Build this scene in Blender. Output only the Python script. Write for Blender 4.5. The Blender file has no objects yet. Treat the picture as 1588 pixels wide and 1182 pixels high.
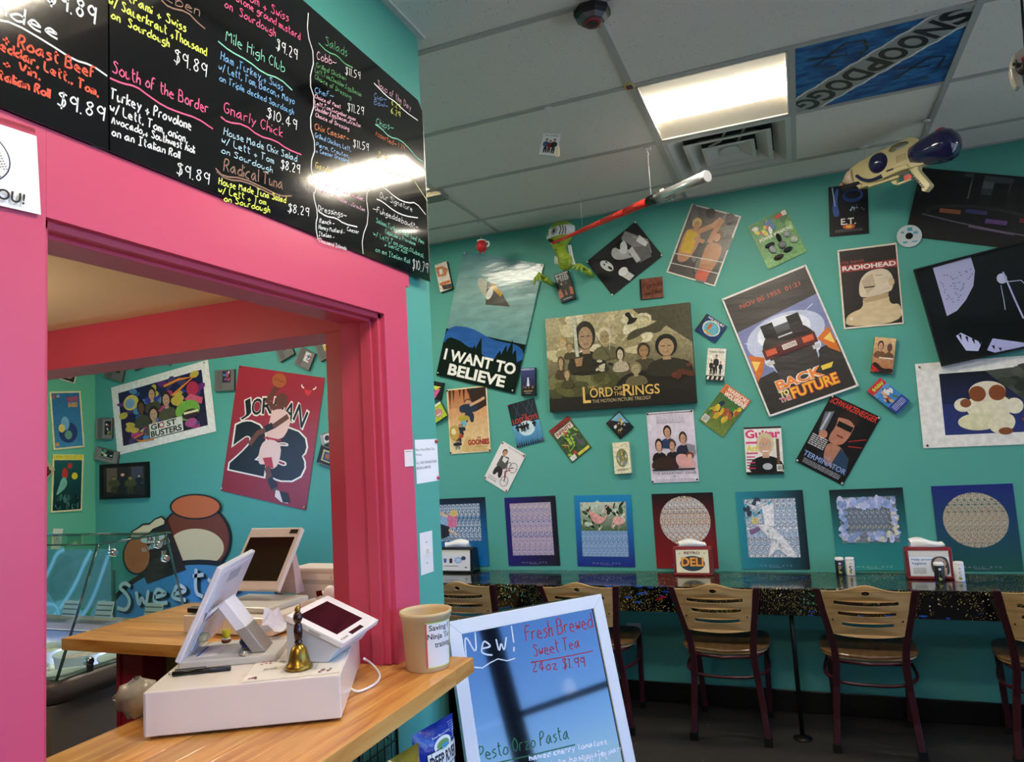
import bpy, bmesh, math, random
from mathutils import Vector, Matrix
random.seed(7)
C = bpy.context.scene.collection
SC = bpy.context.scene
# ---------------------------------------------------------------- camera
F = 1116.286
CAM = Vector((0, 0, 1.508))
CR = Vector((0.92653944, 0.37168496, -0.05809444))
CU = Vector((0.08919845, -0.0670304, 0.99375579))
CF = Vector((-0.36546998, 0.92593586, 0.09526003))
cd = bpy.data.cameras.new('camera'); cam = bpy.data.objects.new('camera', cd); C.objects.link(cam)
cd.sensor_fit = 'HORIZONTAL'; cd.sensor_width = 36; cd.lens = 36 * F / 1588; cd.clip_start = .02
m = Matrix((CR, CU, -CF)).transposed().to_4x4(); m.translation = CAM
cam.matrix_world = m
SC.camera = cam
SC.view_settings.view_transform = 'Standard'; SC.view_settings.look = 'None'
SC.view_settings.exposure = 0.68; SC.view_settings.gamma = 1
# ---------------------------------------------------------------- world: clear blue day sky
w = bpy.data.worlds.new('sky'); SC.world = w; w.use_nodes = True
nt = w.node_tree; nt.nodes.clear()
o = nt.nodes.new('ShaderNodeOutputWorld'); b = nt.nodes.new('ShaderNodeBackground'); s = nt.nodes.new('ShaderNodeTexSky')
s.sky_type = 'NISHITA'; s.sun_disc = False; s.sun_elevation = math.radians(50); s.sun_rotation = math.radians(200); s.dust_density = .2; s.ozone_density = 6; s.altitude = 1500
b.inputs[1].default_value = .62
tn = nt.nodes.new('ShaderNodeMix'); tn.data_type = 'RGBA'; tn.blend_type = 'MULTIPLY'; tn.inputs[0].default_value = 1; tn.inputs[7].default_value = (.62, .78, 1.25, 1)
nt.links.new(s.outputs[0], tn.inputs[6]); nt.links.new(tn.outputs[2], b.inputs[0]); nt.links.new(b.outputs[0], o.inputs[0])
sl = bpy.data.lights.new('sun', 'SUN'); sl.energy = 12.0; sl.angle = .01; sl.color = (1, .95, .88)
so = bpy.data.objects.new('sun', sl); C.objects.link(so); so.rotation_euler = (math.radians(-38), math.radians(-22), 0)
# ---------------------------------------------------------------- measures
D = 4.333; HC = 2.948; XM = -1.109; YE = 2.106; S = .6096; GX = -.5138; GY = 2.1987; XL = -5.5; XR = 3.3; YB = -3.2
ZK = .937      # counter top
ZB = .7485     # bar counter top
LAMP = 34.0
def ray(px, py): return CR * ((px - 794) / F) - CU * ((py - 591) / F) + CF
def onX(px, py, x): d = ray(px, py); return CAM + d * (x / d.x)
def onY(px, py, y): d = ray(px, py); return CAM + d * (y / d.y)
def onZ(px, py, z): d = ray(px, py); return CAM + d * ((z - CAM.z) / d.z)
def onP(px, py, P, n): d = ray(px, py); return CAM + d * ((Vector(P) - CAM).dot(n) / d.dot(n))
def wall(px, py, off=0.): return onY(px, py, D - off)
# ---------------------------------------------------------------- materials
def lin(c): return c / 12.92 if c <= .04045 else ((c + .055) / 1.055) ** 2.4
def hx(h):
    if not isinstance(h, str): return tuple(h)
    return tuple(lin(int(h[i:i + 2], 16) / 255) for i in (0, 2, 4)) + (1.,)
MATS = {}
def mat(name, col='808080', rough=.5, metal=0, var=0, vs=8, bump=0, bs=60, spec=.5, coat=0, trans=0, emit=0, stretch=(1, 1, 1), ior=1.45, alpha=1):
    if name in MATS: return MATS[name]
    m = bpy.data.materials.new(name); m.use_nodes = True; MATS[name] = m
    nt = m.node_tree; bs_ = nt.nodes['Principled BSDF']; L = nt.links.new
    bs_.inputs['Roughness'].default_value = rough; bs_.inputs['Metallic'].default_value = metal
    bs_.inputs['Specular IOR Level'].default_value = spec; bs_.inputs['Coat Weight'].default_value = coat
    bs_.inputs['Coat Roughness'].default_value = .06
    bs_.inputs['Transmission Weight'].default_value = trans; bs_.inputs['IOR'].default_value = ior
    bs_.inputs['Alpha'].default_value = alpha
    c = hx('808080' if col == 'ATTR' else col); bs_.inputs['Base Color'].default_value = c
    tc = nt.nodes.new('ShaderNodeTexCoord'); mp = nt.nodes.new('ShaderNodeMapping'); mp.inputs['Scale'].default_value = stretch
    L(tc.outputs['Object'], mp.inputs[0])
    n = nt.nodes.new('ShaderNodeTexNoise'); n.inputs['Scale'].default_value = vs; n.inputs['Detail'].default_value = 5
    L(mp.outputs[0], n.inputs[0])
    if col == 'ATTR':
        at = nt.nodes.new('ShaderNodeAttribute'); at.attribute_name = 'Col'
        mx = nt.nodes.new('ShaderNodeMix'); mx.data_type = 'RGBA'; mx.blend_type = 'MULTIPLY'; mx.inputs[0].default_value = 1
        r = nt.nodes.new('ShaderNodeMapRange'); r.inputs[1].default_value = .3; r.inputs[2].default_value = .7; r.inputs[3].default_value = 1 - var; r.inputs[4].default_value = 1 + var * .6
        L(n.outputs[0], r.inputs[0]); L(at.outputs['Color'], mx.inputs[6]); L(r.outputs[0], mx.inputs[7]); L(mx.outputs[2], bs_.inputs['Base Color'])
    elif var:
        mx = nt.nodes.new('ShaderNodeMix'); mx.data_type = 'RGBA'
        mx.inputs[6].default_value = tuple(x * (1 - var) for x in c[:3]) + (1,); mx.inputs[7].default_value = tuple(min(1, x * (1 + var)) for x in c[:3]) + (1,)
        L(n.outputs[0], mx.inputs[0]); L(mx.outputs[2], bs_.inputs['Base Color'])
    if emit: bs_.inputs['Emission Color'].default_value = c; bs_.inputs['Emission Strength'].default_value = emit
    if bump:
        n2 = nt.nodes.new('ShaderNodeTexNoise'); n2.inputs['Scale'].default_value = bs; n2.inputs['Detail'].default_value = 4; L(mp.outputs[0], n2.inputs[0])
        bu = nt.nodes.new('ShaderNodeBump'); bu.inputs['Strength'].default_value = bump; bu.inputs['Distance'].default_value = .01
        L(n2.outputs[0], bu.inputs['Height']); L(bu.outputs[0], bs_.inputs['Normal'])
    return m
def ramp_mat(name, kind, stops, scale=10, rough=.5, stretch=(1, 1, 1), bump=0, detail=4, extra=None, coat=0):
    if name in MATS: return MATS[name]
    m = mat(name, 'ffffff', rough, coat=coat); nt = m.node_tree; L = nt.links.new; b = nt.nodes['Principled BSDF']
    tc = nt.nodes['Texture Coordinate']; mp = nt.nodes.new('ShaderNodeMapping'); mp.inputs['Scale'].default_value = stretch; L(tc.outputs['Object'], mp.inputs[0])
    if kind == 'noise':
        t = nt.nodes.new('ShaderNodeTexNoise'); t.inputs['Detail'].default_value = detail
    elif kind == 'voronoi':
        t = nt.nodes.new('ShaderNodeTexVoronoi')
    else:
        t = nt.nodes.new('ShaderNodeTexWave'); t.inputs['Distortion'].default_value = 6; t.inputs['Detail'].default_value = 3
    t.inputs['Scale'].default_value = scale; L(mp.outputs[0], t.inputs[0])
    r = nt.nodes.new('ShaderNodeValToRGB'); el = r.color_ramp.elements
    while len(el) < len(stops): el.new(.5)
    for e, (p, c) in zip(el, stops): e.position = p; e.color = hx(c)
    L(t.outputs[0], r.inputs[0]); L(r.outputs[0], b.inputs['Base Color'])
    if bump:
        bu = nt.nodes.new('ShaderNodeBump'); bu.inputs['Strength'].default_value = bump; bu.inputs['Distance'].default_value = .003
        L(t.outputs[0], bu.inputs['Height']); L(bu.outputs[0], b.inputs['Normal'])
    return m
TEAL = mat('teal_paint', '52a497', .55, var=.04, vs=2, bump=.03, bs=180)
TEALG = mat('teal_paint_green_lit', '66b890', .55, var=.05, vs=2, bump=.03, bs=180)  # left wall: teal with the greenish light put into the colour
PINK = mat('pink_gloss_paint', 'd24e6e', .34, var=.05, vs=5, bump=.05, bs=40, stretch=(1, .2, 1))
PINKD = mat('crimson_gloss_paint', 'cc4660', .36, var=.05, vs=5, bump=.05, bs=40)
TAN = mat('tan_paint', 'e8cda2', .7, var=.03)
BLACK = mat('black_plastic', '0c0c0e', .35)
WHITE = mat('white_plastic', 'ece8e6', .3)
WHITEM = mat('white_enamel', 'ebe2d8', .25, coat=.3)
STEEL = mat('brushed_steel', 'b8b8b8', .25, metal=1)
CHROME = mat('chrome', 'd8d8d8', .12, metal=1)
INK = mat('printed_ink', 'ATTR', .38, var=.0)
INKP = mat('printed_photo', 'ATTR', .34, var=.14, vs=35)
INKF = mat('printed_photo_fine', 'ATTR', .4, var=.3, vs=70)
INKG = mat('glossy_poster_print', 'ATTR', .16, var=.22, vs=14, bump=.35, bs=7, stretch=(.5, 1, 1.6))
INKV = mat('vinyl_poster_print', 'ATTR', .3, var=.12, vs=30, bump=.4, bs=9, stretch=(.6, 1, 1.6))
CHALK = mat('paint_marker', 'ATTR', .7)
# ---------------------------------------------------------------- mesh builder
INV = {}
class MB:
    def __init__(s): s.v = []; s.f = []; s.c = []; s.sm = []
    def add(s, vs, fs, col=None, smooth=False):
        n = len(s.v); s.v += [Vector(v) for v in vs]
        for f in fs: s.f.append([i + n for i in f]); s.c.append(col); s.sm.append(smooth)
    def hexa(s, a, b, c, d, e, col=None):
        a, b, c, d, e = map(Vector, (a, b, c, d, e)); s.add([a, b, c, d, a + e, b + e, c + e, d + e], [(3, 2, 1, 0), (4, 5, 6, 7), (0, 1, 5, 4), (1, 2, 6, 5), (2, 3, 7, 6), (3, 0, 4, 7)], col)
    def box(s, x0, x1, y0, y1, z0, z1, col=None): s.hexa((x0, y0, z0), (x1, y0, z0), (x1, y1, z0), (x0, y1, z0), (0, 0, z1 - z0), col)
    def obox(s, c, ex, ey, ez, col=None):  # centre + full edge vectors
        c, ex, ey, ez = map(Vector, (c, ex, ey, ez)); a = c - ex / 2 - ey / 2 - ez / 2
        s.hexa(a, a + ex, a + ex + ey, a + ey, ez, col)
    def prism(s, pts, e, col=None):
        n = len(pts); e = Vector(e); pts = [Vector(p) for p in pts]
        s.add(pts + [p + e for p in pts], [tuple(range(n - 1, -1, -1)), tuple(range(n, 2 * n))] + [(i, (i + 1) % n, n + (i + 1) % n, n + i) for i in range(n)], col)
    def ring(s, c, ax, r, n, ph=0):
        ax = Vector(ax).normalized(); t = Vector((0, 0, 1)) if abs(ax.z) < .9 else Vector((1, 0, 0)); u = ax.cross(t).normalized(); w = ax.cross(u)
        return [Vector(c) + (u * math.cos(2 * math.pi * i / n + ph) + w * math.sin(2 * math.pi * i / n + ph)) * r for i in range(n)]
    def lathe(s, c, ax, prof, n=20, col=None, smooth=True, cap=True, ph=0):
        ax = Vector(ax).normalized(); k = len(s.v); c = Vector(c)
        for h, r in prof: s.v += s.ring(c + ax * h, ax, max(r, 1e-4), n, ph)
        for j in range(len(prof) - 1):
            for i in range(n):
                s.f.append([k + j * n + i, k + j * n + (i + 1) % n, k + (j + 1) * n + (i + 1) % n, k + (j + 1) * n + i]); s.c.append(col); s.sm.append(smooth)
        if cap:
            s.f.append([k + i for i in range(n)][::-1]); s.c.append(col); s.sm.append(False)
            q = k + (len(prof) - 1) * n; s.f.append([q + i for i in range(n)]); s.c.append(col); s.sm.append(False)
    def cyl(s, a, b, r, r2=None, n=14, col=None, ph=0):
        a = Vector(a); b = Vector(b); s.lathe(a, b - a, [(0, r), ((b - a).length, r if r2 is None else r2)], n, col, True, ph=ph)
    def tube(s, pts, r, n=8, col=None, sq=False):
        pts = [Vector(p) for p in pts]; k = len(s.v); U = None; m_ = len(pts)
        for i, p in enumerate(pts):
            t = (pts[min(i + 1, m_ - 1)] - pts[max(i - 1, 0)]).normalized()
            if U is None: U = t.cross(Vector((0, 0, 1)) if abs(t.z) < .9 else Vector((1, 0, 0))).normalized()
            U = (U - t * U.dot(t)).normalized(); W = t.cross(U); rr = r[i] if isinstance(r, (list, tuple)) and not sq else r
            if sq:
                a, b = r; s.v += [p + U * a + W * b, p - U * a + W * b, p - U * a - W * b, p + U * a - W * b]
            else: s.v += [p + (U * math.cos(2 * math.pi * j / n) + W * math.sin(2 * math.pi * j / n)) * rr for j in range(n)]
        if sq: n = 4
        for i in range(m_ - 1):
            for j in range(n): s.f.append([k + i * n + j, k + i * n + (j + 1) % n, k + (i + 1) * n + (j + 1) % n, k + (i + 1) * n + j]); s.c.append(col); s.sm.append(not sq)
        s.f.append([k + j for j in range(n)][::-1]); s.c.append(col); s.sm.append(False)
        s.f.append([k + (m_ - 1) * n + j for j in range(n)]); s.c.append(col); s.sm.append(False)
    def ell(s, c, ex, ey, ez, col=None, n=20, m_=12):
        c, ex, ey, ez = map(Vector, (c, ex, ey, ez)); k = len(s.v)
        for i in range(m_ + 1):
            a = math.pi * i / m_ - math.pi / 2
            for j in range(n):
                b_ = 2 * math.pi * j / n; s.v.append(c + ex * (math.cos(a) * math.cos(b_) + 1e-5) + ey * math.cos(a) * math.sin(b_) + ez * math.sin(a))
        for i in range(m_):
            for j in range(n): s.f.append([k + i * n + j, k + i * n + (j + 1) % n, k + (i + 1) * n + (j + 1) % n, k + (i + 1) * n + j]); s.c.append(col); s.sm.append(True)
    def build(s, name, m_, parent=None, bevel=0, label=None, seg=2, loc=None, solid=0, sub=0):
        me = bpy.data.meshes.new(name)
        inv = INV.get(parent) if parent else None
        o_ = bpy.data.objects.new(name, me)
        if inv is None:
            inv = Matrix.Identity(4)
            if loc is not None: o_.location = loc; inv = Matrix.Translation(-Vector(loc))
        INV[o_] = inv
        me.from_pydata([inv @ v for v in s.v], [], s.f)
        if any(c is not None for c in s.c) and len(me.polygons) == len(s.f):
            a = me.color_attributes.new('Col', 'FLOAT_COLOR', 'CORNER')
            for p, c in zip(me.polygons, s.c):
                for q, li in enumerate(p.loop_indices):
                    if isinstance(c, list): a.data[li].color = hx(c[q % len(c)])
                    else: a.data[li].color = hx(c or '808080')
        me.polygons.foreach_set('use_smooth', s.sm if len(me.polygons) == len(s.f) else [False] * len(me.polygons))
        me.materials.append(m_); C.objects.link(o_)
        if parent: o_.parent = parent
        if bevel:
            b = o_.modifiers.new('bevel', 'BEVEL'); b.width = bevel; b.segments = seg; b.limit_method = 'ANGLE'; b.angle_limit = .7
        if sub: b = o_.modifiers.new('sub', 'SUBSURF'); b.levels = b.render_levels = sub
        if solid: b = o_.modifiers.new('sol', 'SOLIDIFY'); b.thickness = solid; b.offset = 0
        if label: o_['label'] = label
        return o_
def tag(o_, label, cat, group=None):
    o_['label'] = label; o_['category'] = cat
    if group: o_['group'] = group
    return o_
def thing(name, label, cat, loc, rz=0, group=None):
    o_ = bpy.data.objects.new(name, None); C.objects.link(o_); o_.location = loc; o_.rotation_euler = (0, 0, rz)
    o_.empty_display_size = .05
    INV[o_] = (Matrix.Translation(Vector(loc)) @ Matrix.Rotation(rz, 4, 'Z')).inverted()
    return tag(o_, label, cat, group)
def struct(name, mb, m_, parent=None, **k):
    o_ = mb.build(name, m_, parent, **k)
    if not parent: o_['kind'] = 'structure'
    return o_
def root_struct(name):
    o_ = bpy.data.objects.new(name, None); C.objects.link(o_); INV[o_] = Matrix.Identity(4); o_['kind'] = 'structure'; return o_
def B(x0, x1, y0, y1, z0, z1): b_ = MB(); b_.box(x0, x1, y0, y1, z0, z1); return b_
# ---------------------------------------------------------------- filled 2D outlines and text
def smooth(P, it=2):
    for _ in range(it):
        n2 = [P[0]]
        for a_, b2 in zip(P, P[1:]): n2 += [a_.lerp(b2, .25), a_.lerp(b2, .75)]
        P = n2 + [P[-1]]
    return P
_tc = {}
def text_mesh(st, bold=0., shear=0):
    k = (st, bold, shear)
    if k in _tc: return _tc[k]
    cu = bpy.data.curves.new('t', 'FONT'); cu.body = st; cu.offset = bold; cu.resolution_u = 3; cu.shear = shear; cu.fill_mode = 'FRONT'
    ob = bpy.data.objects.new('t', cu); C.objects.link(ob)
    dg = bpy.context.evaluated_depsgraph_get(); me = bpy.data.meshes.new_from_object(ob.evaluated_get(dg))
    v = [tuple(x.co) for x in me.vertices]; f = [tuple(p.vertices) for p in me.polygons]
    bpy.data.objects.remove(ob); bpy.data.curves.remove(cu); bpy.data.meshes.remove(me)
    if not v: return ([], [])
    x0 = min(a[0] for a in v); x1 = max(a[0] for a in v); y0 = min(a[1] for a in v); y1 = max(a[1] for a in v)
    v = [((a[0] - x0) / (x1 - x0), (a[1] - y0) / (y1 - y0)) for a in v]
    _tc[k] = (v, f); return _tc[k]
def outline_mesh(outer, holes, depth):
    cu = bpy.data.curves.new('t', 'CURVE'); cu.dimensions = '2D'; cu.fill_mode = 'BOTH'; cu.extrude = depth / 2
    for lp in [outer] + holes:
        sp = cu.splines.new('POLY'); sp.points.add(len(lp) - 1); sp.use_cyclic_u = True
        for q, (x, y) in zip(sp.points, lp): q.co = (x, y, 0, 1)
    ob = bpy.data.objects.new('t', cu); C.objects.link(ob)
    dg = bpy.context.evaluated_depsgraph_get(); me = bpy.data.meshes.new_from_object(ob.evaluated_get(dg))
    v = [tuple(x.co) for x in me.vertices]; f = [tuple(p.vertices) for p in me.polygons]
    bpy.data.objects.remove(ob); bpy.data.curves.remove(cu); bpy.data.meshes.remove(me)
    return v, f
# single stroke handwriting, x digit then y digit (2 = baseline, 6 = x height, 9 = cap height)
GL = {'a': '46 26 04 03 22 34 46 43 52', 'b': '09 02/04 26 45 43 22 02', 'c': '46 26 04 03 22 42', 'd': '49 42/45 26 04 03 22 43', 'e': '04 44 35 16 04 03 22 42', 'f': '39 19 08 02/06 26', 'g': '46 26 04 23 44 46 41 20 01', 'h': '09 02/04 26 35 32', 'i': '05 02/07 08', 'j': '26 21 00/28 29', 'k': '09 02/36 04 32', 'l': '09 02', 'm': '06 02/05 16 25 22/25 36 45 42', 'n': '06 02/05 26 35 32', 'o': '26 04 03 22 43 45 26', 'p': '06 00/05 26 45 43 22 03', 'q': '46 26 04 03 22 44 46 40', 'r': '06 02/05 16 36', 's': '36 16 05 34 33 12 02', 't': '19 13 32/07 37', 'u': '06 03 12 33 36 32', 'v': '06 22 46', 'w': '06 12 25 32 46', 'x': '06 42/46 02', 'y': '06 23/46 10', 'z': '06 46 02 42',
      'A': '02 29 42/15 35', 'B': '09 02/09 39 47 36 06/36 54 42 02', 'C': '48 29 07 04 22 43', 'D': '09 02/09 38 46 44 02', 'E': '49 09 02 42/06 36', 'F': '49 09 02/06 36', 'G': '48 29 07 04 22 43 45 25', 'H': '09 02/49 42/06 46', 'I': '09 49/29 22/02 42', 'J': '49 43 22 03', 'K': '09 02/49 06 42', 'L': '09 02 42', 'M': '02 09 25 49 52', 'N': '02 09 42 49', 'O': '29 07 04 22 44 47 29', 'P': '02 09 39 48 36 05', 'Q': '29 07 04 22 44 47 29/34 52', 'R': '02 09 39 48 36 05/25 42', 'S': '48 29 08 36 44 32 03', 'T': '09 59/29 22', 'U': '09 04 22 44 49', 'V': '09 22 49', 'W': '09 12 26 32 59', 'X': '09 42/49 02', 'Y': '09 26 49/26 22', 'Z': '09 49 02 42',
      '0': '29 07 04 22 44 47 29', '1': '08 19 12', '2': '08 29 47 02 42', '3': '09 39 16 44 32 03', '4': '39 32/39 04 54', '5': '49 09 06 36 44 22 02', '6': '39 05 03 22 43 35 04', '7': '09 49 12', '8': '29 08 26 44 22 04 26 48 29', '9': '47 29 07 25 46/49 42', '$': '48 29 08 36 44 32 03/29 39 21', '.': '02 12', ',': '13 01', '+': '25 21/03 43', '-': '04 34', '/': '01 39', '!': '19 14/12 13', "'": '09 07', '&': '42 08 29 37 03 22 44', '~': '04 15 34 55', '%': '02 49/09 18/43 32', ' ': ''}
def strokes(st, jit=.25):
    x = 0; out = []; r = random.Random(hash_(st))
    for ch in st:
        g = GL.get(ch, '')
        if ch == ' ': x += 3.2; continue
        w_ = 0
        for part in g.split('/'):
            pl = []
            for q in part.split():
                a, b_ = int(q[0]), int(q[1]) - 2; w_ = max(w_, a)
                pl.append((x + a + b_ * .12 + r.uniform(-jit, jit), b_ + r.uniform(-jit, jit)))
            for _ in range(2):
                if len(pl) > 2:
                    n = [pl[0]]
                    for i in range(len(pl) - 1):
                        (ax, ay), (bx, by) = pl[i], pl[i + 1]; n += [(ax * .75 + bx * .25, ay * .75 + by * .25), (ax * .25 + bx * .75, ay * .25 + by * .75)]
                    n.append(pl[-1]); pl = n
            out.append(pl)
        x += w_ + 1.7
    return out, x - 1.7
def hash_(s_): return sum((i + 1) * ord(c) for i, c in enumerate(s_))
class Print:
    """flat print on a real surface; fn maps (a, b) to a point of that surface"""
    def __init__(s, fn, n, off=.0006, step=.00007): s.fn = fn; s.n = Vector(n); s.o = off; s.st = step; s.m = MB(); s.tm = MB()
    def P(s, a, b_): return s.fn(a, b_) + s.n * s.o
    def up(s): s.o += s.st
    def poly(s, pts, col, hard=False):
        if len(pts) >= 6 and not hard:
            for _ in range(2): pts = [(p[0] * k + q[0] * (1 - k), p[1] * k + q[1] * (1 - k)) for p, q in zip(pts, pts[1:] + pts[:1]) for k in (.75, .25)]
        s.up(); s.m.add([s.P(*q) for q in pts], [tuple(range(len(pts)))], col)
    def rect(s, a, b_, c, d, col, col2=None, hor=False):
        s.up(); cc = col if col2 is None else ([col, col2, col2, col] if hor else [col, col, col2, col2])
        s.m.add([s.P(a, b_), s.P(c, b_), s.P(c, d), s.P(a, d)], [(0, 1, 2, 3)], cc)
    def ell(s, a, b_, ra, rb, col, rot=0, n=26):
        s.up(); cr, sr = math.cos(rot), math.sin(rot)
        s.m.add([s.P(a + ra * math.cos(t) * cr - rb * math.sin(t) * sr, b_ + ra * math.cos(t) * sr + rb * math.sin(t) * cr) for t in [2 * math.pi * i / n for i in range(n)]], [tuple(range(n))], col)
    def text(s, st, a, b_, c, d, col, bold=0., shear=0, tm=True): s.t4(st, (a, b_), (c, b_), (a, d), col, bold, shear, tm)
    def t4(s, st, tl, tr, bl, col, bold=0., shear=0, tm=True):
        s.up(); v, f = text_mesh(st, bold, shear)
        T = s.tm if tm else s.m
        T.add([s.P(tl[0] + (tr[0] - tl[0]) * x + (bl[0] - tl[0]) * (1 - y), tl[1] + (tr[1] - tl[1]) * x + (bl[1] - tl[1]) * (1 - y)) for x, y in v], f, col)
    def otext(s, st, a, b_, c, d, col, ocol, ob=.05, bold=0.):
        s.text(st, a - .004, b_ - .004, c + .004, d + .004, ocol, bold + ob); s.text(st, a, b_, c, d, col, bold)
    def line(s, pts, w_, col, tm=False, step=True):
        if step: s.up()
        P = [s.P(*q) for q in pts]; s.ribbon(P, w_, col, s.tm if tm else s.m)
    def ribbon(s, P, w_, col, T):
        k = len(T.v)
        for i, p in enumerate(P):
            t = P[min(i + 1, len(P) - 1)] - P[max(i - 1, 0)]
            if t.length < 1e-7: t = Vector((1, 0, 0))
            q = t.normalized().cross(s.n) * (w_ / 2); T.v += [p + q, p - q]
        for i in range(len(P) - 1): T.f.append([k + 2 * i, k + 2 * i + 1, k + 2 * i + 3, k + 2 * i + 2]); T.c.append(col); T.sm.append(False)
    def hand(s, st, A, Bp, upv, col, w_, step=False):
        if step: s.up()
        A3 = s.P(*A); B3 = s.P(*Bp); U = s.P(A[0] + upv[0], A[1] + upv[1]) - A3
        ls, W = strokes(st)
        for pl in ls: s.ribbon([A3 + (B3 - A3) * (x / W) + U * (y / 7) for x, y in pl], w_, col, s.tm)
def rect3(cs, off=0., fn=None):
    fn = fn or (lambda a, b_: wall(a, b_, off))
    tl, tr, br, bl = [fn(*q) for q in cs]; c = (tl + tr + br + bl) / 4
    ex = ((tr - tl) + (br - bl)) / 2; ez = ((bl - tl) + (br - tr)) / 2
    n = ez.cross(ex).normalized(); ez2 = (ez - ex * (ez.dot(ex) / ex.dot(ex))); ez2 = ez2.normalized() * ez.length
    return c - ex / 2 - ez2 / 2, ex, ez2, n
def sheet(name, label, cat, cs, t=.0012, base='ffffff', ops=None, m_=None, gap=.002, group=None, fn=None, side=None, round_=0, lett=None, pins=None):
    """a flat or boxy item fixed to a wall: root mesh = sheet + print, child = lettering"""
    org, ex, ez, n = rect3(cs, gap + t, fn)
    if n.dot(CAM - org) < 0: n = -n
    pr = Print(lambda a, b_: org + ex * min(1, max(0, a)) + ez * min(1, max(0, b_)), n)
    if round_:
        w_, h_ = ex.length, ez.length; r = round_; pts = []
        for (cx, cy, a0) in ((r / w_, r / h_, 180), (1 - r / w_, r / h_, 270), (1 - r / w_, 1 - r / h_, 0), (r / w_, 1 - r / h_, 90)):
            for i in range(5): a = math.radians(a0 + i * 22.5); pts.append((cx + r / w_ * math.cos(a), cy + r / h_ * math.sin(a)))
        pr.m.prism([org + ex * a + ez * b_ for a, b_ in pts], -n * t, side or base)
        pr.m.c[0] = base
    else:
        pr.m.hexa(org, org + ex, org + ex + ez, org + ez, -n * t, side or base); pr.m.c[0] = base
        pr.rect(0, 0, 1, 1, base)
    if ops: ops(pr)
    o_ = pr.m.build(name, m_ or INK, loc=org + ex / 2 + ez / 2 - n * t)
    tag(o_, label, cat, group)
    if pr.tm.f: pr.tm.build('lettering', lett or INK, o_)
    for q in (pins or []):
        u, v, pc = q; b_ = MB(); c = org + ex * u + ez * v + n * (pr.o + .0005)
        b_.lathe(c, n, [(0, .006), (.004, .006), (.007, .003)], 10); b_.build('pushpin', mat('pin_' + pc, pc, .3), o_)
    return o_, pr
# ================================================================ SETTING
def tiles_mat():
    m = mat('acoustic_tile', 'b9b8b2', .9, var=.03, vs=3)
    nt = m.node_tree; L = nt.links.new; b = nt.nodes['Principled BSDF']
    g = nt.nodes.new('ShaderNodeNewGeometry')
    v = nt.nodes.new('ShaderNodeTexVoronoi'); v.inputs['Scale'].default_value = 75; v.inputs['Randomness'].default_value = 1
    v2 = nt.nodes.new('ShaderNodeTexNoise'); v2.inputs['Scale'].default_value = 170; v2.inputs['Detail'].default_value = 2
    L(g.outputs['Position'], v.inputs[0]); L(g.outputs['Position'], v2.inputs[0])
    r = nt.nodes.new('ShaderNodeMapRange'); r.inputs[1].default_value = .13; r.inputs[2].default_value = .26; r.inputs[3].default_value = .35; r.inputs[4].default_value = 1
    L(v.outputs['Distance'], r.inputs[0])
    r2 = nt.nodes.new('ShaderNodeMapRange'); r2.inputs[1].default_value = .55; r2.inputs[2].default_value = .62; r2.inputs[3].default_value = 0; r2.inputs[4].default_value = .8
    L(v2.outputs[0], r2.inputs[0])
    mx = nt.nodes.new('ShaderNodeMath'); mx.operation = 'MAXIMUM'; L(r.outputs[0], mx.inputs[0])
    iv = nt.nodes.new('ShaderNodeMath'); iv.operation = 'SUBTRACT'; iv.inputs[0].default_value = 1; L(r2.outputs[0], iv.inputs[1]); L(iv.outputs[0], mx.inputs[1])
    mm = nt.nodes.new('ShaderNodeMix'); mm.data_type = 'RGBA'; mm.inputs[6].default_value = hx('4c4a44'); mm.inputs[7].default_value = hx('efece4')
    L(mx.outputs[0], mm.inputs[0]); L(mm.outputs[2], b.inputs['Base Color'])
    return m
TILE = tiles_mat(); GRID = mat('grid_white_paint', 'b8b8b4', .45)
ceil = B(XM - 4.6, XR, YB, D, HC + .05, HC + .12); ceil = struct('ceiling', ceil, mat('dark_plenum', '1a1a1a', .9))
def cell(k): return GX + k * S
def row(k): return GY + k * S
def tile(x0, x1, y0, y1, m_=TILE, name='ceiling_tile'):
    b_ = B(x0 + .011, x1 - .011, y0 + .011, y1 - .011, HC + .004, HC + .02); return b_.build(name, m_, ceil)
LIGHTS = [(0, 1), (0, -5), (5, -2), (5, 2), (-6, 1), (-3, 1), (0, -2)]
for k in range(-9, 4):
    y0, y1 = row(k), (row(k + 1) if k < 3 else D)
    cols = [(-8, -6), (-6, -4), (-4, -2), (-2, 0)]
    if k == 1: cols += [(0, 1), (1, 2)]
    elif k == 2: cols += [(0, 1), (1, 2)]
    else: cols += [(0, 2)]
    cols += [(2, 4), (4, 6)]
    lt = [c for c, r_ in LIGHTS if r_ == k]
    for a, b_ in cols:
        x0, x1 = max(cell(a), XL), min(cell(b_), XR)
        if k == 1 and (a, b_) in ((0, 1), (1, 2)): continue
        if k == 2 and (a, b_) == (0, 1): continue
        hit = [c for c in lt if a <= c < b_]
        if hit:
            c = hit[0]
            if c > a: tile(cell(a), cell(c), y0, y1)
            if c + 1 < b_: tile(cell(c + 1), cell(b_), y0, y1)
            continue
        tile(x0, x1, y0, y1)
        if k >= 0 or b_ < 0: pass
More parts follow.
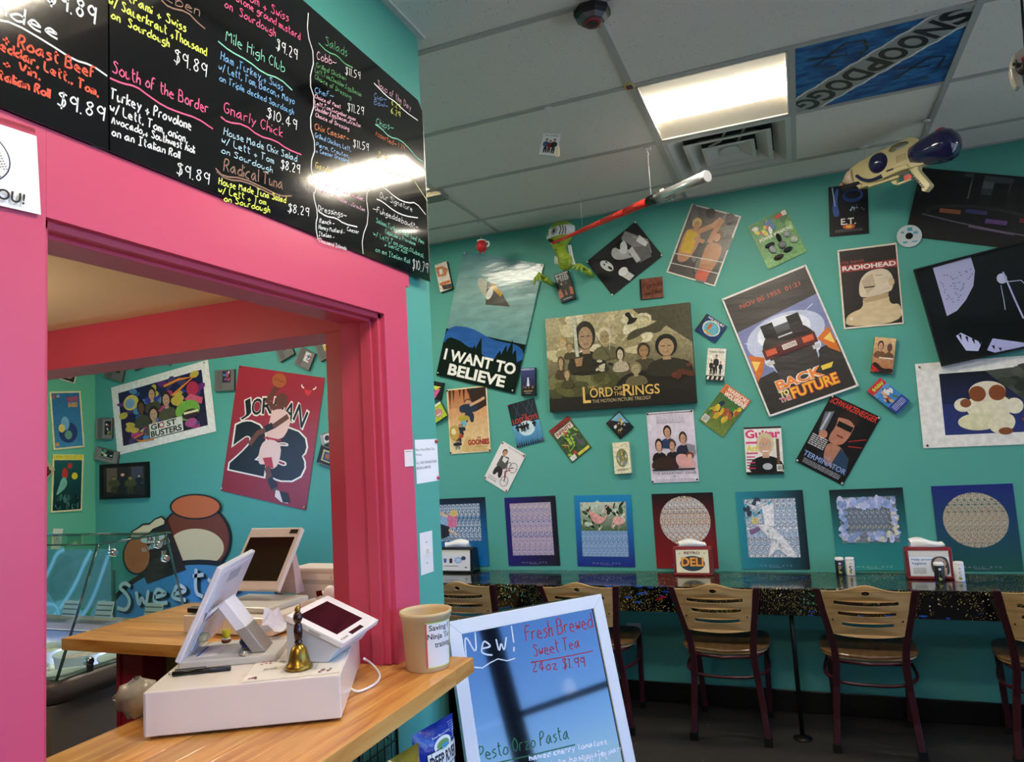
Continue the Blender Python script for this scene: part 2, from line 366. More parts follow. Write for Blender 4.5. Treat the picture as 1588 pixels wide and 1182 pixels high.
# T-bars
g = MB()
for k in (-6, -4, -2, 0, 2, 4, 6): g.box(cell(k) - .0125, cell(k) + .0125, YB, D, HC - .002, HC + .004) if cell(k) > XL else None
g.box(cell(1) - .0125, cell(1) + .0125, row(1), row(3), HC - .002, HC + .004)
for k in range(-8, 4): g.box(XL, XR, row(k) - .0125, row(k) + .0125, HC - .0015, HC + .0045)
g.box(XL, XR, D - .022, D, HC - .002, HC + .004)
g.build('grid_bar', GRID, ceil)
gm = MB(); gm.box(XM, XM + .022, YB, YE + .02, HC - .003, HC + .004); gm.build('wall_angle', mat('white_angle', 'd8d8d4', .4), ceil)
# floor
FLOOR = mat('dark_vinyl', '35312e', .42, var=.22, vs=3, bump=.06, bs=90)
fl = struct('floor', B(XL, XR, YB, D, -.05, 0), FLOOR)
sp = MB()
for i in range(60):
    x = random.uniform(-1.6, 1.2); y = random.uniform(2.8, 4.2); a = random.uniform(.0015, .0035); sp.box(x, x + a, y, y + a * 1.6, 0.0001, .001)
o_ = sp.build('floor_crumbs', mat('crumb', 'b0a898', .8), fl); o_['kind'] = 'stuff'
# walls
wb = struct('wall_back', B(XL - .1, XR + .1, D, D + .1, 0, HC + .1), TEAL)
wl = struct('wall_left', B(XL - .1, XL, YE, D, 0, HC + .1), TEALG)
struct('wall_front', B(XL - .1, XR + .1, YB - .1, YB, 0, HC + .1), mat('cream_paint', 'd9d2c4', .7))
# menu wall with the pass-through, Y .764 .. 1.79, z .897 .. 1.93
O0, O1, OT = .764, 1.79, 1.93
m_ = MB()
m_.box(-1.231, XM, YB, O0, 0, HC); m_.box(-1.231, XM, O1, YE, 0, HC); m_.box(-1.231, XM, O0, O1, OT, HC); m_.box(-1.231, XM, O0, O1, 0, ZK - .045)
wm = struct('wall_menu', m_, TEAL)
m_ = MB()   # painted frame round the pass-through
m_.box(XM, XM + .02, O1 - .008, 1.915, .937, 2.071); m_.box(XM, XM + .02, .2, O0 + .008, .0, 2.071)
m_.box(XM, XM + .0202, O0 + .008, O1 - .008, OT - .008, 2.071); m_.box(XM, XM + .0202, 1.9149, 1.935, 2.03, 2.071)
struct('trim_1', m_, PINK, bevel=.0006)
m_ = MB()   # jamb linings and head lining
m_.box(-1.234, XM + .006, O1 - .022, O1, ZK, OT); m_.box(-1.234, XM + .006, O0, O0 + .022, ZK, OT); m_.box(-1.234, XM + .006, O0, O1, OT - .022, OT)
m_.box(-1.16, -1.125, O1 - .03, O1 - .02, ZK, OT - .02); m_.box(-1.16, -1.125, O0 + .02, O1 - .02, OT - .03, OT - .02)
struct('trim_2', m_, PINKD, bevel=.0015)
# inner wall (parallel to the back wall) with a wide opening
IY0, IY1, IT = 1.905, YE - .04, 1.913
m_ = MB(); m_.box(XL, -1.231, IY0, YE, IT + .02, HC); m_.box(-1.36, -1.231, IY0, YE, 0, HC); m_.box(-2.32, -1.36, IY0 + .03, YE - .03, 0, .55)
wi = struct('wall_inner', m_, TEAL)
m_ = MB(); m_.box(-4.2, -1.2341, IY0 - .018, IY0, IT, 2.065); m_.box(-4.2, -1.3721, IY0 - .008, YE + .004, IT + .006, IT + .0195)
m_.box(-1.372, -1.2341, IY0 - .0185, IY0, ZK, IT); m_.box(-1.3719, -1.36, IY0 - .002, YE + .004, ZK, IT + .006)
m_.box(-1.2895, -1.2341, IY0 - .03, IY0 - .018, ZK, 2.065)
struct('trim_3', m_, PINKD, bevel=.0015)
m_ = MB()   # half wall frame below the ledge
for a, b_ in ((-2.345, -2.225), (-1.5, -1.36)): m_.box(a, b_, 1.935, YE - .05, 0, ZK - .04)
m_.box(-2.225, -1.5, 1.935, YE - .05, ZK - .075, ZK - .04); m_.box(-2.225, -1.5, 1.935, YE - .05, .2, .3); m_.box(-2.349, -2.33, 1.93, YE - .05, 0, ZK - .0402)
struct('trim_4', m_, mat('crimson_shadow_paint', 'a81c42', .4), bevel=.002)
struct('wall_half', B(-2.225, -1.5, YE - .07, YE - .052, .3, ZK - .075), TAN)
# prep room: low tan ceiling and far walls
struct('ceiling_low', B(-4.2, -1.231, YB, IY0, 2.065, 2.1), TAN)
struct('wall_prep', B(-4.25, -4.2, YB, IY0, 0, 2.065), TAN)
# baseboard
m_ = B(XL, XR, D - .012, D, 0, .115)
bb = struct('baseboard_back', m_, mat('black_rubber_base', '0b0b0c', .3), bevel=.003)
m_ = B(XM, XM + .012, YB, YE + .01, 0, .11); struct('baseboard_menu', m_, MATS['black_rubber_base'])
# ---------------------------------------------------------------- window wall on the right (daylight, seen in reflections)
m_ = MB(); m_.box(XR, XR + .15, YB, D, 0, .25); m_.box(XR, XR + .15, YB, D, 2.75, HC + .1); m_.box(XR, XR + .15, 4.0, D, .25, 2.75); m_.box(XR, XR + .15, YB, -2.6, .25, 2.75)
struct('wall_right', m_, mat('storefront_wall', '8a8880', .7))
m_ = MB(); ALU = mat('dark_bronze_aluminium', '0a0a0b', .4)
for y in (-2.6, -1.3, 0.0, 1.22, 2.75, 3.95): m_.box(XR, XR + .1, y - .085, y + .085, .25, 2.75)
for z in (.28, 2.72): m_.box(XR, XR + .1, -2.6, 4.0, z - .03, z + .03)
m_.box(XR, XR + .1, 1.22, 3.95, 1.07, 1.12)
wf = struct('window_1', m_, ALU)
GL_ = mat('clear_glass', 'ffffff', .0, trans=1, ior=1.45)
def sheer_glass(name, tint, r=.0, r2=1.):
    m = bpy.data.materials.new(name); m.use_nodes = True; nt = m.node_tree; nt.nodes.clear(); L = nt.links.new
    o_ = nt.nodes.new('ShaderNodeOutputMaterial'); t = nt.nodes.new('ShaderNodeBsdfTransparent'); g_ = nt.nodes.new('ShaderNodeBsdfGlossy'); g_.inputs['Roughness'].default_value = r
    t.inputs[0].default_value = hx(tint); mx = nt.nodes.new('ShaderNodeMixShader'); fr = nt.nodes.new('ShaderNodeFresnel'); fr.inputs[0].default_value = 1.5
    ml = nt.nodes.new('ShaderNodeMath'); ml.operation = 'MULTIPLY'; ml.inputs[1].default_value = r2
    L(fr.outputs[0], ml.inputs[0]); L(ml.outputs[0], mx.inputs[0]); L(t.outputs[0], mx.inputs[1]); L(g_.outputs[0], mx.inputs[2]); L(mx.outputs[0], o_.inputs[0]); return m
CLEAR = sheer_glass('window_glass', 'f4fbf8')
for a, b_ in zip((-2.6, -1.3, 0, 1.22, 2.75), (-1.3, 0, 1.22, 2.75, 3.95)):
    p = B(XR + .04, XR + .046, a + .08, b_ - .08, .3, 1.08); p.build('pane', CLEAR, wf); p = B(XR + .04, XR + .046, a + .08, b_ - .08, 1.11, 2.7); p.build('pane', CLEAR, wf)
m_ = MB(); m_.box(XR + .15, 60, -60, 60, -.1, -.02); m_.box(-60, XR + .15, -60, YB - .1, -.1, -.02)
struct('ground_outside', m_, mat('concrete_pavement', 'b4b0a6', .9, var=.08))
# ---------------------------------------------------------------- ceiling light panels
EM = mat('lit_diffuser', 'fff2dc', .5, emit=LAMP); EM2 = mat('lit_side_reflector', 'd6cdb9', .6, emit=.12)
def light(c, r_, label, x=None, y=None, z=HC):
    x0 = cell(c) if x is None else x; y0 = row(r_) if y is None else y; x1 = x0 + S; y1 = y0 + S
    t = thing('ceiling_light', label, 'ceiling light', ((x0 + x1) / 2, (y0 + y1) / 2, z))
    f = MB(); a = .014
    f.box(x0 + a, x1 - a, y0 + a, y0 + a + .008, z - .002, z + .05); f.box(x0 + a, x1 - a, y1 - a - .008, y1 - a, z - .002, z + .05)
    f.box(x0 + a, x0 + a + .008, y0 + a, y1 - a, z - .002, z + .05); f.box(x1 - a - .008, x1 - a, y0 + a, y1 - a, z - .002, z + .05)
    f.box(x0 + a, x1 - a, y0 + a, y1 - a, z + .05, z + .06)
    f.build('frame', mat('light_frame', 'e6e2d8', .4), t)
    p = MB(); q = .024; yc = (y0 + y1) / 2
    for s_ in (-1, 1):
        ya, yb = yc + s_ * .13, yc + s_ * (S / 2 - q); p.prism([(x0 + q, ya, z + .02), (x0 + q, yb, z + .003), (x0 + q, yb, z + .006), (x0 + q, ya, z + .025)], (S - 2 * q, 0, 0))
    p.build('side_reflector', EM2, t)
    d = MB(); pts = [(x0 + q, yc + .13 * math.cos(a), z + .022 - .018 * math.sin(a)) for a in [math.pi * i / 8 for i in range(9)]]
    d.prism(pts, (S - 2 * q, 0, 0)); d.build('diffuser', EM, t)
    return t
names = {(0, 1): 'square lit ceiling light beside the blue painted ceiling tile', (0, -5): 'square lit ceiling light far behind the camera', (5, -2): 'square lit ceiling light over the window side', (5, 2): 'square lit ceiling light near the back wall by the windows',
         (-6, 1): 'square lit ceiling light near the green wall', (-3, 1): 'square lit ceiling light above the wall of game cartridges', (0, -2): 'square lit ceiling light behind the camera'}
for k in LIGHTS: light(k[0], k[1], names[k])
t = thing('fill_globe', 'added unseen globe brightening the prep room', 'lamp', (-2.3, 1.0, 2.06)); q = MB(); q.ell((-2.3, 1.0, 1.8), (.11, 0, 0), (0, .11, 0), (0, 0, .11)); q.build('globe', mat('fill_globe_glow', 'ffe9c8', .5, emit=15), t)  # added out of view to brighten the tan ceiling and inner header
q = MB(); q.cyl((-2.3, 1.0, 1.9), (-2.3, 1.0, 2.06), .012); q.build('stem', GRID, t)
# supply vent with nested frames
t = thing('ceiling_vent', 'white square nested-frame air vent between the lit panel and the wall', 'vent', (cell(0) + S / 2, row(2) + S / 2, HC))
VG = mat('vent_grey_enamel', 'cdcecb', .4); cx, cy = cell(0) + S / 2, row(2) + S / 2
def sqring(ro, ri, zo, zi, mb, th=.004):
    for k in range(4):
        R = Matrix.Rotation(k * math.pi / 2, 3, 'Z')
        pts = [Vector((-ro, -ro, zo)), Vector((ro, -ro, zo)), Vector((ri, -ri, zi)), Vector((-ri, -ri, zi))]
        mb.prism([R @ p + Vector((cx, cy, 0)) for p in pts], (0, 0, th))
f = MB(); sqring(S / 2 - .012, S / 2 - .035, HC - .003, HC - .003, f); sqring(S / 2 - .035, S / 2 - .10, HC - .003, HC + .05, f); f.build('outer_frame', VG, t)
f = MB(); sqring(.205, .185, HC - .004, HC - .004, f); sqring(.185, .13, HC - .004, HC + .035, f); f.build('middle_frame', VG, t)
f = MB(); sqring(.125, .108, HC - .006, HC - .006, f); sqring(.108, .03, HC - .006, HC + .02, f); f.box(cx - .035, cx + .035, cy - .035, cy + .035, HC + .02, HC + .024); f.lathe((cx, cy, HC + .005), (0, 0, 1), [(0, .05), (.012, .045)], 16); f.build('inner_frame', VG, t)
f = B(cx - .29, cx + .29, cy - .29, cy + .29, HC + .045, HC + .05); f.build('duct_back', mat('vent_dark', '2c2d2e', .8), t)
f = MB(); f.tube([(cx - .09, cy - .1, HC + .01), (cx - .03, cy - .14, HC + .012), (cx, cy - .22, HC + .02)], .006); f.tube([(cx + .05, cy - .1, HC + .01), (cx + .1, cy - .24, HC + .03)], .006); f.build('mounting_bracket', GRID, t)
# painted blue ceiling tile
x0, x1, y0, y1 = cell(1) + .011, cell(2) - .011, row(1) + .011, row(2) - .011
BLUEP = ramp_mat('blue_brushed_paint', 'noise', [(.3, '123a72'), (.5, '1d64a8'), (.62, '2f86c4'), (.75, '183f86')], 9, .6, (1, 2.5, 1))
bt = B(x0, x1, y0, y1, HC + .003, HC + .02).build('painted_ceiling_tile', BLUEP, loc=((x0 + x1) / 2, (y0 + y1) / 2, HC))
tag(bt, 'blue hand-painted ceiling tile with black and white diagonal letters', 'ceiling tile')
pr = Print(lambda a, b_: Vector((x0 + (x1 - x0) * min(1, max(0, a)), y0 + (y1 - y0) * min(1, max(0, b_)), HC + .003)), (0, 0, -1), .0004)
# letters run along the diagonal, drawn as they read from below; white shadow behind
word = 'SNOOPDOGG'
def diag(t_, w_): # point on the diagonal band
    ax, ay = .97, .04; bx, by = .03, .93; L_ = math.hypot(bx - ax, by - ay); dx, dy = (bx - ax) / L_, (by - ay) / L_
    return (ax + (bx - ax) * t_ - dy * w_, ay + (by - ay) * t_ + dx * w_)
pr.up()
for g_, c_ in ((.165, 'f2f2ee'), (.142, 'aeb0ac')):
    for i in range(14): q = diag((i + .5) / 14, 0); pr.ell(min(.999 - g_, max(g_, q[0])) if False else q[0], q[1], g_ + .014 * (i % 2), g_ * .92, c_, n=16)
for i, ch in enumerate(word):
    a0, a1 = (i + .02) / 9, (i + .98) / 9
    tl = diag(a0, -.115); tr = diag(a1, -.115); bl = diag(a0, .115)
    pr.t4(ch, tl, tr, bl, '15171a', .035)
o_ = pr.m.build('white_outline', mat('white_tile_paint', 'ATTR', .8), bt); pr.tm.build('lettering', INK, bt)
pr.m = MB(); pr.o = .001
for P_ in ([(.08, .2), (.32, .26), (.3, .1), (.12, .33), (.26, .38)], [(.3, .1), (.42, .12), (.44, .24), (.4, .3)], [(.62, .62), (.86, .7), (.84, .56), (.66, .78)], [(.84, .56), (.94, .6), (.92, .74)]): pr.line(P_, .011, '1b2430')
for i in range(26):
    x, y = random.uniform(.04, .6), random.uniform(.0, .5)
    if random.random() < .4: x, y = 1 - x, 1 - y
    if abs(x + y - 1) < .36: continue
    pr.line([(x + .018 * j, y + random.uniform(-.02, .02)) for j in range(4)], .006, '42594f')
pr.m.build('brush_marks', INK, bt)
# ================================================================ BAR COUNTER ALONG THE BACK WALL
def speck_mat():
    m = mat('speckled_laminate', '050507', .16, coat=.5); nt = m.node_tree; L = nt.links.new; b = nt.nodes['Principled BSDF']
    g_ = nt.nodes.new('ShaderNodeNewGeometry'); prev = None
    base = nt.nodes.new('ShaderNodeRGB'); base.outputs[0].default_value = hx('08080b'); prev = base.outputs[0]
    for sc, th, col, reg, seed, st in ((95, .2, 'c9bd5a', .53, 0, (1, 1, 1)), (60, .2, 'd8d2a8', .6, 3, (1, 1, 1)), (28, .3, '1c47a8', .6, 7, (.5, 1, 2)), (24, .28, '8a1b22', .62, 11, (.6, 1, 2)), (45, .25, '2c7a66', .6, 5, (1, 1, 1)), (150, .2, 'd0c070', .47, 2, (1, 1, 1))):
        mp = nt.nodes.new('ShaderNodeMapping'); mp.inputs['Location'].default_value = (seed, seed * .7, seed); mp.inputs['Scale'].default_value = st; L(g_.outputs['Position'], mp.inputs[0])
        v = nt.nodes.new('ShaderNodeTexVoronoi'); v.inputs['Scale'].default_value = sc; L(mp.outputs[0], v.inputs[0])
        n = nt.nodes.new('ShaderNodeTexNoise'); n.inputs['Scale'].default_value = 7; L(mp.outputs[0], n.inputs[0])
        a = nt.nodes.new('ShaderNodeMath'); a.operation = 'LESS_THAN'; a.inputs[1].default_value = th; L(v.outputs[0], a.inputs[0])
        c = nt.nodes.new('ShaderNodeMath'); c.operation = 'GREATER_THAN'; c.inputs[1].default_value = reg; L(n.outputs[0], c.inputs[0])
        d = nt.nodes.new('ShaderNodeMath'); d.operation = 'MULTIPLY'; L(a.outputs[0], d.inputs[0]); L(c.outputs[0], d.inputs[1])
        mx = nt.nodes.new('ShaderNodeMix'); mx.data_type = 'RGBA'; mx.inputs[7].default_value = hx(col); L(d.outputs[0], mx.inputs[0]); L(prev, mx.inputs[6]); prev = mx.outputs[2]
    L(prev, b.inputs['Base Color']); return m
SPECK = speck_mat()
t = thing('bar_counter', 'long black paint-splattered bar counter under the posters', 'counter', (0, 4.1, 0))
B(-2.4, XR - .01, 3.873, D - .001, ZB - .03, ZB).build('countertop', SPECK, t, bevel=.004)
B(-2.4, XR - .01, 3.873, 3.893, .617, ZB - .0301).build('apron', SPECK, t)
for i, x in enumerate((-2.3, -.127, 2.2)):
    l = MB(); l.cyl((x, 3.962, .012), (x, 3.94, ZB - .03), .011); l.lathe((x, 3.962, 0), (0, 0, 1), [(0, .045), (.006, .045), (.012, .03), (.02, .013)], 20); l.build('post_leg', mat('black_iron', '101011', .4, metal=.3), t)
# ================================================================ BUTCHER BLOCK COUNTERS
def wood(name, cols, scale=3, st=(1, 1, 1), rough=.3, coat=.25):
    m = mat(name, cols[1], rough, coat=coat); nt = m.node_tree; L = nt.links.new; b = nt.nodes['Principled BSDF']
    g_ = nt.nodes.new('ShaderNodeNewGeometry'); oi = nt.nodes.new('ShaderNodeObjectInfo'); mp = nt.nodes.new('ShaderNodeMapping'); mp.inputs['Scale'].default_value = st
    ad = nt.nodes.new('ShaderNodeVectorMath'); ad.operation = 'ADD'; cx_ = nt.nodes.new('ShaderNodeCombineXYZ'); mu = nt.nodes.new('ShaderNodeMath'); mu.operation = 'MULTIPLY'; mu.inputs[1].default_value = 9
    L(oi.outputs['Random'], mu.inputs[0]); 
    for i in range(3): L(mu.outputs[0], cx_.inputs[i])
    L(g_.outputs['Position'], ad.inputs[0]); L(cx_.outputs[0], ad.inputs[1]); L(ad.outputs[0], mp.inputs[0])
    n = nt.nodes.new('ShaderNodeTexNoise'); n.inputs['Scale'].default_value = scale; n.inputs['Detail'].default_value = 8; n.inputs['Distortion'].default_value = .6; L(mp.outputs[0], n.inputs[0])
    r = nt.nodes.new('ShaderNodeValToRGB'); el = r.color_ramp.elements; el.new(.5)
    for e, p_, c in zip(el, (.3, .52, .72), cols): e.position = p_; e.color = hx(c)
    L(n.outputs[0], r.inputs[0])
    hs = nt.nodes.new('ShaderNodeHueSaturation'); mr = nt.nodes.new('ShaderNodeMapRange'); mr.inputs[3].default_value = .8; mr.inputs[4].default_value = 1.15
    L(oi.outputs['Random'], mr.inputs[0]); L(mr.outputs[0], hs.inputs['Value']); L(r.outputs[0], hs.inputs['Color']); L(hs.outputs[0], b.inputs['Base Color'])
    return m
MAPLE = wood('maple_block_y', ('b87232', 'd69a50', 'e2b068'), 2.2, (22, 1.6, 12))
MAPLEX = wood('maple_block_x', ('b87232', 'd69a50', 'e2b068'), 2.2, (1.6, 22, 12))
def staves(t, x0, x1, y0, y1, z0, z1, along, n, m_):
    for i in range(n):
        if along == 'y': a, b_ = x0 + (x1 - x0) * i / n, x0 + (x1 - x0) * (i + 1) / n; q = B(a + .0004, b_ - .0004, y0, y1, z0, z1)
        else: a, b_ = y0 + (y1 - y0) * i / n, y0 + (y1 - y0) * (i + 1) / n; q = B(x0, x1, a + .0004, b_ - .0004, z0, z1)
        q.build('stave', m_, t, bevel=.0008, seg=1)
t = thing('pass_through_counter', 'honey-coloured butcher block counter through the pink window, holding the cash drawer', 'counter', (-1.2, 1.0, ZK - .04))
staves(t, -1.49, -.905, .2, O0 - .002, ZK - .04, ZK, 'y', 8, MAPLE) if False else None
staves(t, -1.49, -.905, .766, 1.7675, ZK - .04, ZK, 'y', 8, MAPLE)
staves(t, -1.105, -.905, 1.7675, 1.877, ZK - .04, ZK, 'y', 3, MAPLE)
t = thing('prep_ledge', 'butcher block ledge with a slanted end beside the glass ice cream case', 'counter', (-1.9, 2.1, ZK - .04))
staves(t, -2.495, -1.236, 1.83, 1.9, ZK - .04, ZK, 'x', 1, MAPLEX)
staves(t, -2.495, -1.375, 1.9, 2.415, ZK - .04, ZK, 'x', 6, MAPLEX)
# ================================================================ MENU BOARD ON THE LEFT WALL
BX = XM + .026
def mb_pt(px, py): return onX(px, py, BX)
BRD = mat('gloss_black_board', '0a0a0b', .11, coat=.6, bump=.06, bs=14, stretch=(1, .6, .6))
t = thing('menu_board', 'long glossy black menu board with coloured handwritten sandwiches and prices above the pink frame', 'menu board', (BX - .003, 1.4, 2.37))
b_ = B(BX - .004, BX, -.2, .8805, 2.072, 2.685); b_.build('board_panel', BRD, t)
pts = [(BX - .004, .8835, 2.072), (BX - .004, 2.066, 2.072), (BX - .004, 2.066, 2.66), (BX - .004, 2.041, 2.685), (BX - .004, .8835, 2.685)]
b_ = MB(); b_.prism(pts, (.004, 0, 0)); b_.build('board_panel', BRD, t, bevel=.0005)
b_ = B(BX - .004, BX + .001, 2.066, 2.0685, 2.075, 2.66); b_.build('edge_strip', STEEL, t)
W1, OR, YE_, PK, MI, BL, LB, BR, YL, GR, CR_ = 'f2f2ee', 'f0583a', 'dcec5a', 'ec5a86', '7fd0b0', '6fa8d4', 'a8ccd8', '8a6a58', 'e4f060', '5c9a60', 'f0b8cc'
pr = Print(mb_pt, (1, 0, 0), .0004)
def H(st, x0, y0, x1, y1, h, col, w_=.0042): pr.hand(st, (x0, y0), (x1, y1), (0, -h * .86), col, w_ * .58)
def Wv(pts, col, w_=.0035):
    q = [pts[0]]
    for i in range(len(pts) - 1):
        a, b2 = pts[i], pts[i + 1]; q += [(a[0] * .75 + b2[0] * .25, a[1] * .75 + b2[1] * .25), (a[0] * .25 + b2[0] * .75, a[1] * .25 + b2[1] * .75)]
    pr.line(q + [pts[-1]], w_, col, True, False)
for a in [('$9.89', 72, 4, 146, 37, 34, W1, .0065), ('Mundee', -70, -8, 88, 60, 30, W1, .0065), ('+ Roast Beef', 4, 64, 146, 122, 24, OR, .006), ('Cheddar, Lett., Tom,', -22, 66, 152, 150, 19, OR, .006),
          ('Oil + Vin.', -30, 86, 62, 124, 18, OR, .006), ('on an Italian Roll', -72, 96, 76, 152, 19, OR, .006), ('$9.89', 88, 164, 160, 187, 27, W1, .005),
          ('Rueben', 226, -14, 309, 25, 22, BR, .004), ('Pastrami + Swiss', 168, -14, 288, 50, 18, YL, .005), ('w/ Sauerkraut +Thousand', 168, 6, 320, 87, 18, YL, .005), ('on  Sourdough', 172, 28, 262, 73, 16, YL, .005),
          ('$9.89', 269, 96, 319, 119, 25, W1, .004), ('South of the Border', 174, 113, 322, 176, 23, PK, .0045), ('Turkey + Provolone', 171, 153, 296, 202, 20, W1, .005), ('w/ Lett, Tom, onion,', 170, 172, 290, 222, 17, W1, .0045),
          ('Avocado,+ Southwest Aioli', 173, 191, 301, 238, 15, W1, .0042), ('on an Italian Roll', 173, 210, 278, 246, 15, W1, .0045), ('$9.89', 273, 270, 323, 286, 22, W1, .004),
          ('Ham,Tom + Swiss', 345, -20, 447, 34, 18, PK, .0042), ('w/ Stone ground mustard', 350, -8, 465, 62, 15, PK, .004), ('on  Sourdough', 348, 11, 427, 57, 16, PK, .004), ('$9.29', 428, 76, 460, 93, 20, W1, .004),
          ('Mile High Club', 350, 63, 441, 113, 21, MI, .0036), ('Ham ,Turkey,+ Swiss', 342, 92, 438, 141, 15, BL, .0036), ('w/ Lett, Tom, Bacon,+ Mayo', 339, 108, 456, 162, 14, BL, .0034), ('on Triple decked Sourdough', 340, 125, 455, 178, 12, BL, .0034),
          ('$10.49', 413, 182, 459, 201, 19, W1, .0036), ('Gnarly Chick', 347, 174, 437, 213, 20, PK, .004), ('House Made Chix Salad', 347, 209, 460, 251, 14, LB, .0036), ('w/ Lett + Tom', 343, 221, 424, 254, 13, LB, .0036),
          ('on Sourdough', 343, 237, 422, 268, 12, LB, .0034), ('$8.29', 435, 262, 464, 269, 17, W1, .0038), ('Radical Tuna', 347, 265, 438, 294, 23, BR, .0055), ('House Made Tuna Salad', 339, 286, 443, 315, 13, YL, .004),
          ('w/ Lett + Tom', 338, 298, 412, 318, 12, YL, .004), ('on Sourdough', 347, 312, 418, 330, 12, YL, .004), ('$8.29', 446, 329, 478, 335, 16, W1, .0036),
          ('Salads', 504, 70, 538, 88, 17, '5fa872', .003), ('Cobb~', 491, 92, 521, 102, 15, CR_, .003), ('$11.59', 535, 115, 558, 123, 14, W1, .003), ('Grilled Chicken', 490, 104, 536, 125, 9, GR, .0028), ('Lett,Tom,Cheddar,Egg,Bacon', 488, 112, 560, 150, 9, GR, .0026),
          ('Choice of Dressing', 488, 122, 544, 154, 9, GR, .0026), ('Chef~', 488, 144, 517, 153, 11, BL, .003), ('$11.29', 538, 172, 563, 178, 15, W1, .003), ('Choice of Meat', 488, 152, 528, 169, 8, CR_, .0026),
          ('Lett,Tom,Cucumber,onion', 488, 162, 551, 188, 8, CR_, .0026), ('Cheddar,Egg,Bacon,+Crouton', 488, 171, 559, 198, 8, CR_, .0026), ('Choice of Dressing', 489, 181, 541, 203, 8, CR_, .0026), ('Chix Caesar~', 488, 201, 541, 219, 12, 'd07a48', .0032),
          ('$11.59', 547, 228, 571, 234, 14, W1, .003), ('Grilled Chicken, Lett,', 488, 213, 544, 235, 9, '8fb8e0', .0026), ('Parm, Crouton,', 490, 227, 541, 245, 8, '8fb8e0', .0026), ('+ Caesar Dressing', 490, 236, 540, 252, 8, '8fb8e0', .0026),
          ('Garden~', 489, 261, 521, 272, 12, 'e0d070', .003), ('Lettuce, Tom, onion, Cucumber,', 492, 283, 564, 312, 8, CR_, .0026), ('Carrot, Cheddar, +Crouton', 494, 297, 565, 328, 8, CR_, .0026), ('$7.29', 543, 289, 562, 293, 12, W1, .003),
          ('Dressings~', 493, 327, 537, 338, 11, W1, .003), ('Ranch -', 495, 346, 518, 349, 8, W1, .0028), ('Honey Mustard -', 494, 355, 534, 363, 8, W1, .0026), ('Caesar', 538, 358, 556, 363, 8, W1, .0026), ('Italian -', 494, 366, 518, 370, 8, W1, .0026), ('Thousand Islands', 494, 375, 537, 388, 7, W1, .0026),
          ('Soup of the Day', 585, 134, 637, 172, 13, CR_, .0028), ('Cup~', 580, 152, 599, 158, 10, '6f90c8', .0026), ('Bowl~', 580, 162, 601, 168, 10, '6f90c8', .0026), ('4.29', 606, 163, 620, 170, 10, YL, .0026), ('6.29', 606, 175, 620, 182, 10, YL, .0026),
          ('Chips~', 583, 194, 610, 203, 13, MI, .0028), ('Assorted~ 1.79', 582, 210, 627, 234, 10, 'c86a3c', .003), ('Drinks~', 587, 246, 610, 253, 13, 'e0d070', .003), ('Bottled~ 2.99', 583, 262, 628, 282, 9, W1, .0026),
          ('Our Signature', 589, 307, 639, 328, 11, W1, .0026), ('~Fuhgeddaboudit~', 578, 327, 648, 356, 11, W1, .0026), ('Salami,Turkey,Roast beef,Ham', 583, 345, 657, 379, 9, MI, .0026), ('Capicola + Provolone', 597, 362, 644, 381, 8, MI, .0026),
          ('w/ Lett,Tom,onion,Oil+basil,', 579, 365, 657, 400, 9, MI, .0026), ('+ Garlic Aioli', 596, 381, 631, 394, 8, MI, .0026), ('on an Italian Roll', 582, 390, 635, 409, 9, MI, .0026), ('$10.79', 639, 417, 663, 423, 18, W1, .003)]: H(*a)
for pts, c in [([(-10, 30), (20, 35), (76, 68), (114, 93), (142, 101), (166, 118)], W1), ([(170, 121), (188, 129), (211, 134), (228, 147), (254, 165), (279, 175), (305, 183), (330, 200)], PK), ([(250, 0), (262, 12), (290, 18), (306, 35), (318, 45)], BR),
               ([(338, 64), (356, 79), (384, 94), (409, 114), (434, 122), (453, 140)], MI), ([(342, 181), (353, 190), (379, 193), (401, 211), (427, 218), (445, 231), (467, 240)], PK), ([(334, 261), (346, 274), (376, 276), (414, 294), (434, 304), (452, 304)], BR), ([(336, 266), (352, 279), (380, 281), (416, 299), (436, 308)], BR),
               ([(478, 20), (476, 51), (488, 89), (479, 127), (489, 157), (479, 190), (490, 228), (481, 254), (486, 280), (490, 296), (485, 301), (493, 332), (489, 350), (493, 372)], 'e8e4dc'), ([(494, 67), (508, 81), (523, 86), (533, 98), (547, 105)], '5fa872'), ([(494, 328), (506, 336), (521, 338), (533, 347), (554, 352)], W1),
               ([(580, 129), (600, 150), (612, 157), (628, 173), (648, 187)], W1), ([(582, 193), (592, 200), (604, 213), (620, 216), (637, 233), (645, 244), (656, 251)], MI), ([(580, 246), (600, 268), (620, 272), (640, 276), (645, 285), (663, 312)], 'e8e0b0'),
               ([(578, 288), (595, 290), (615, 308), (632, 315), (645, 314), (660, 333)], W1), ([(584, 309), (592, 312), (612, 328), (628, 335), (648, 338)], W1), ([(577, 285), (567, 300), (572, 340), (561, 370), (563, 394)], 'e8e4dc')]: Wv(pts, c)
pr.tm.build('chalk_writing', CHALK, t)
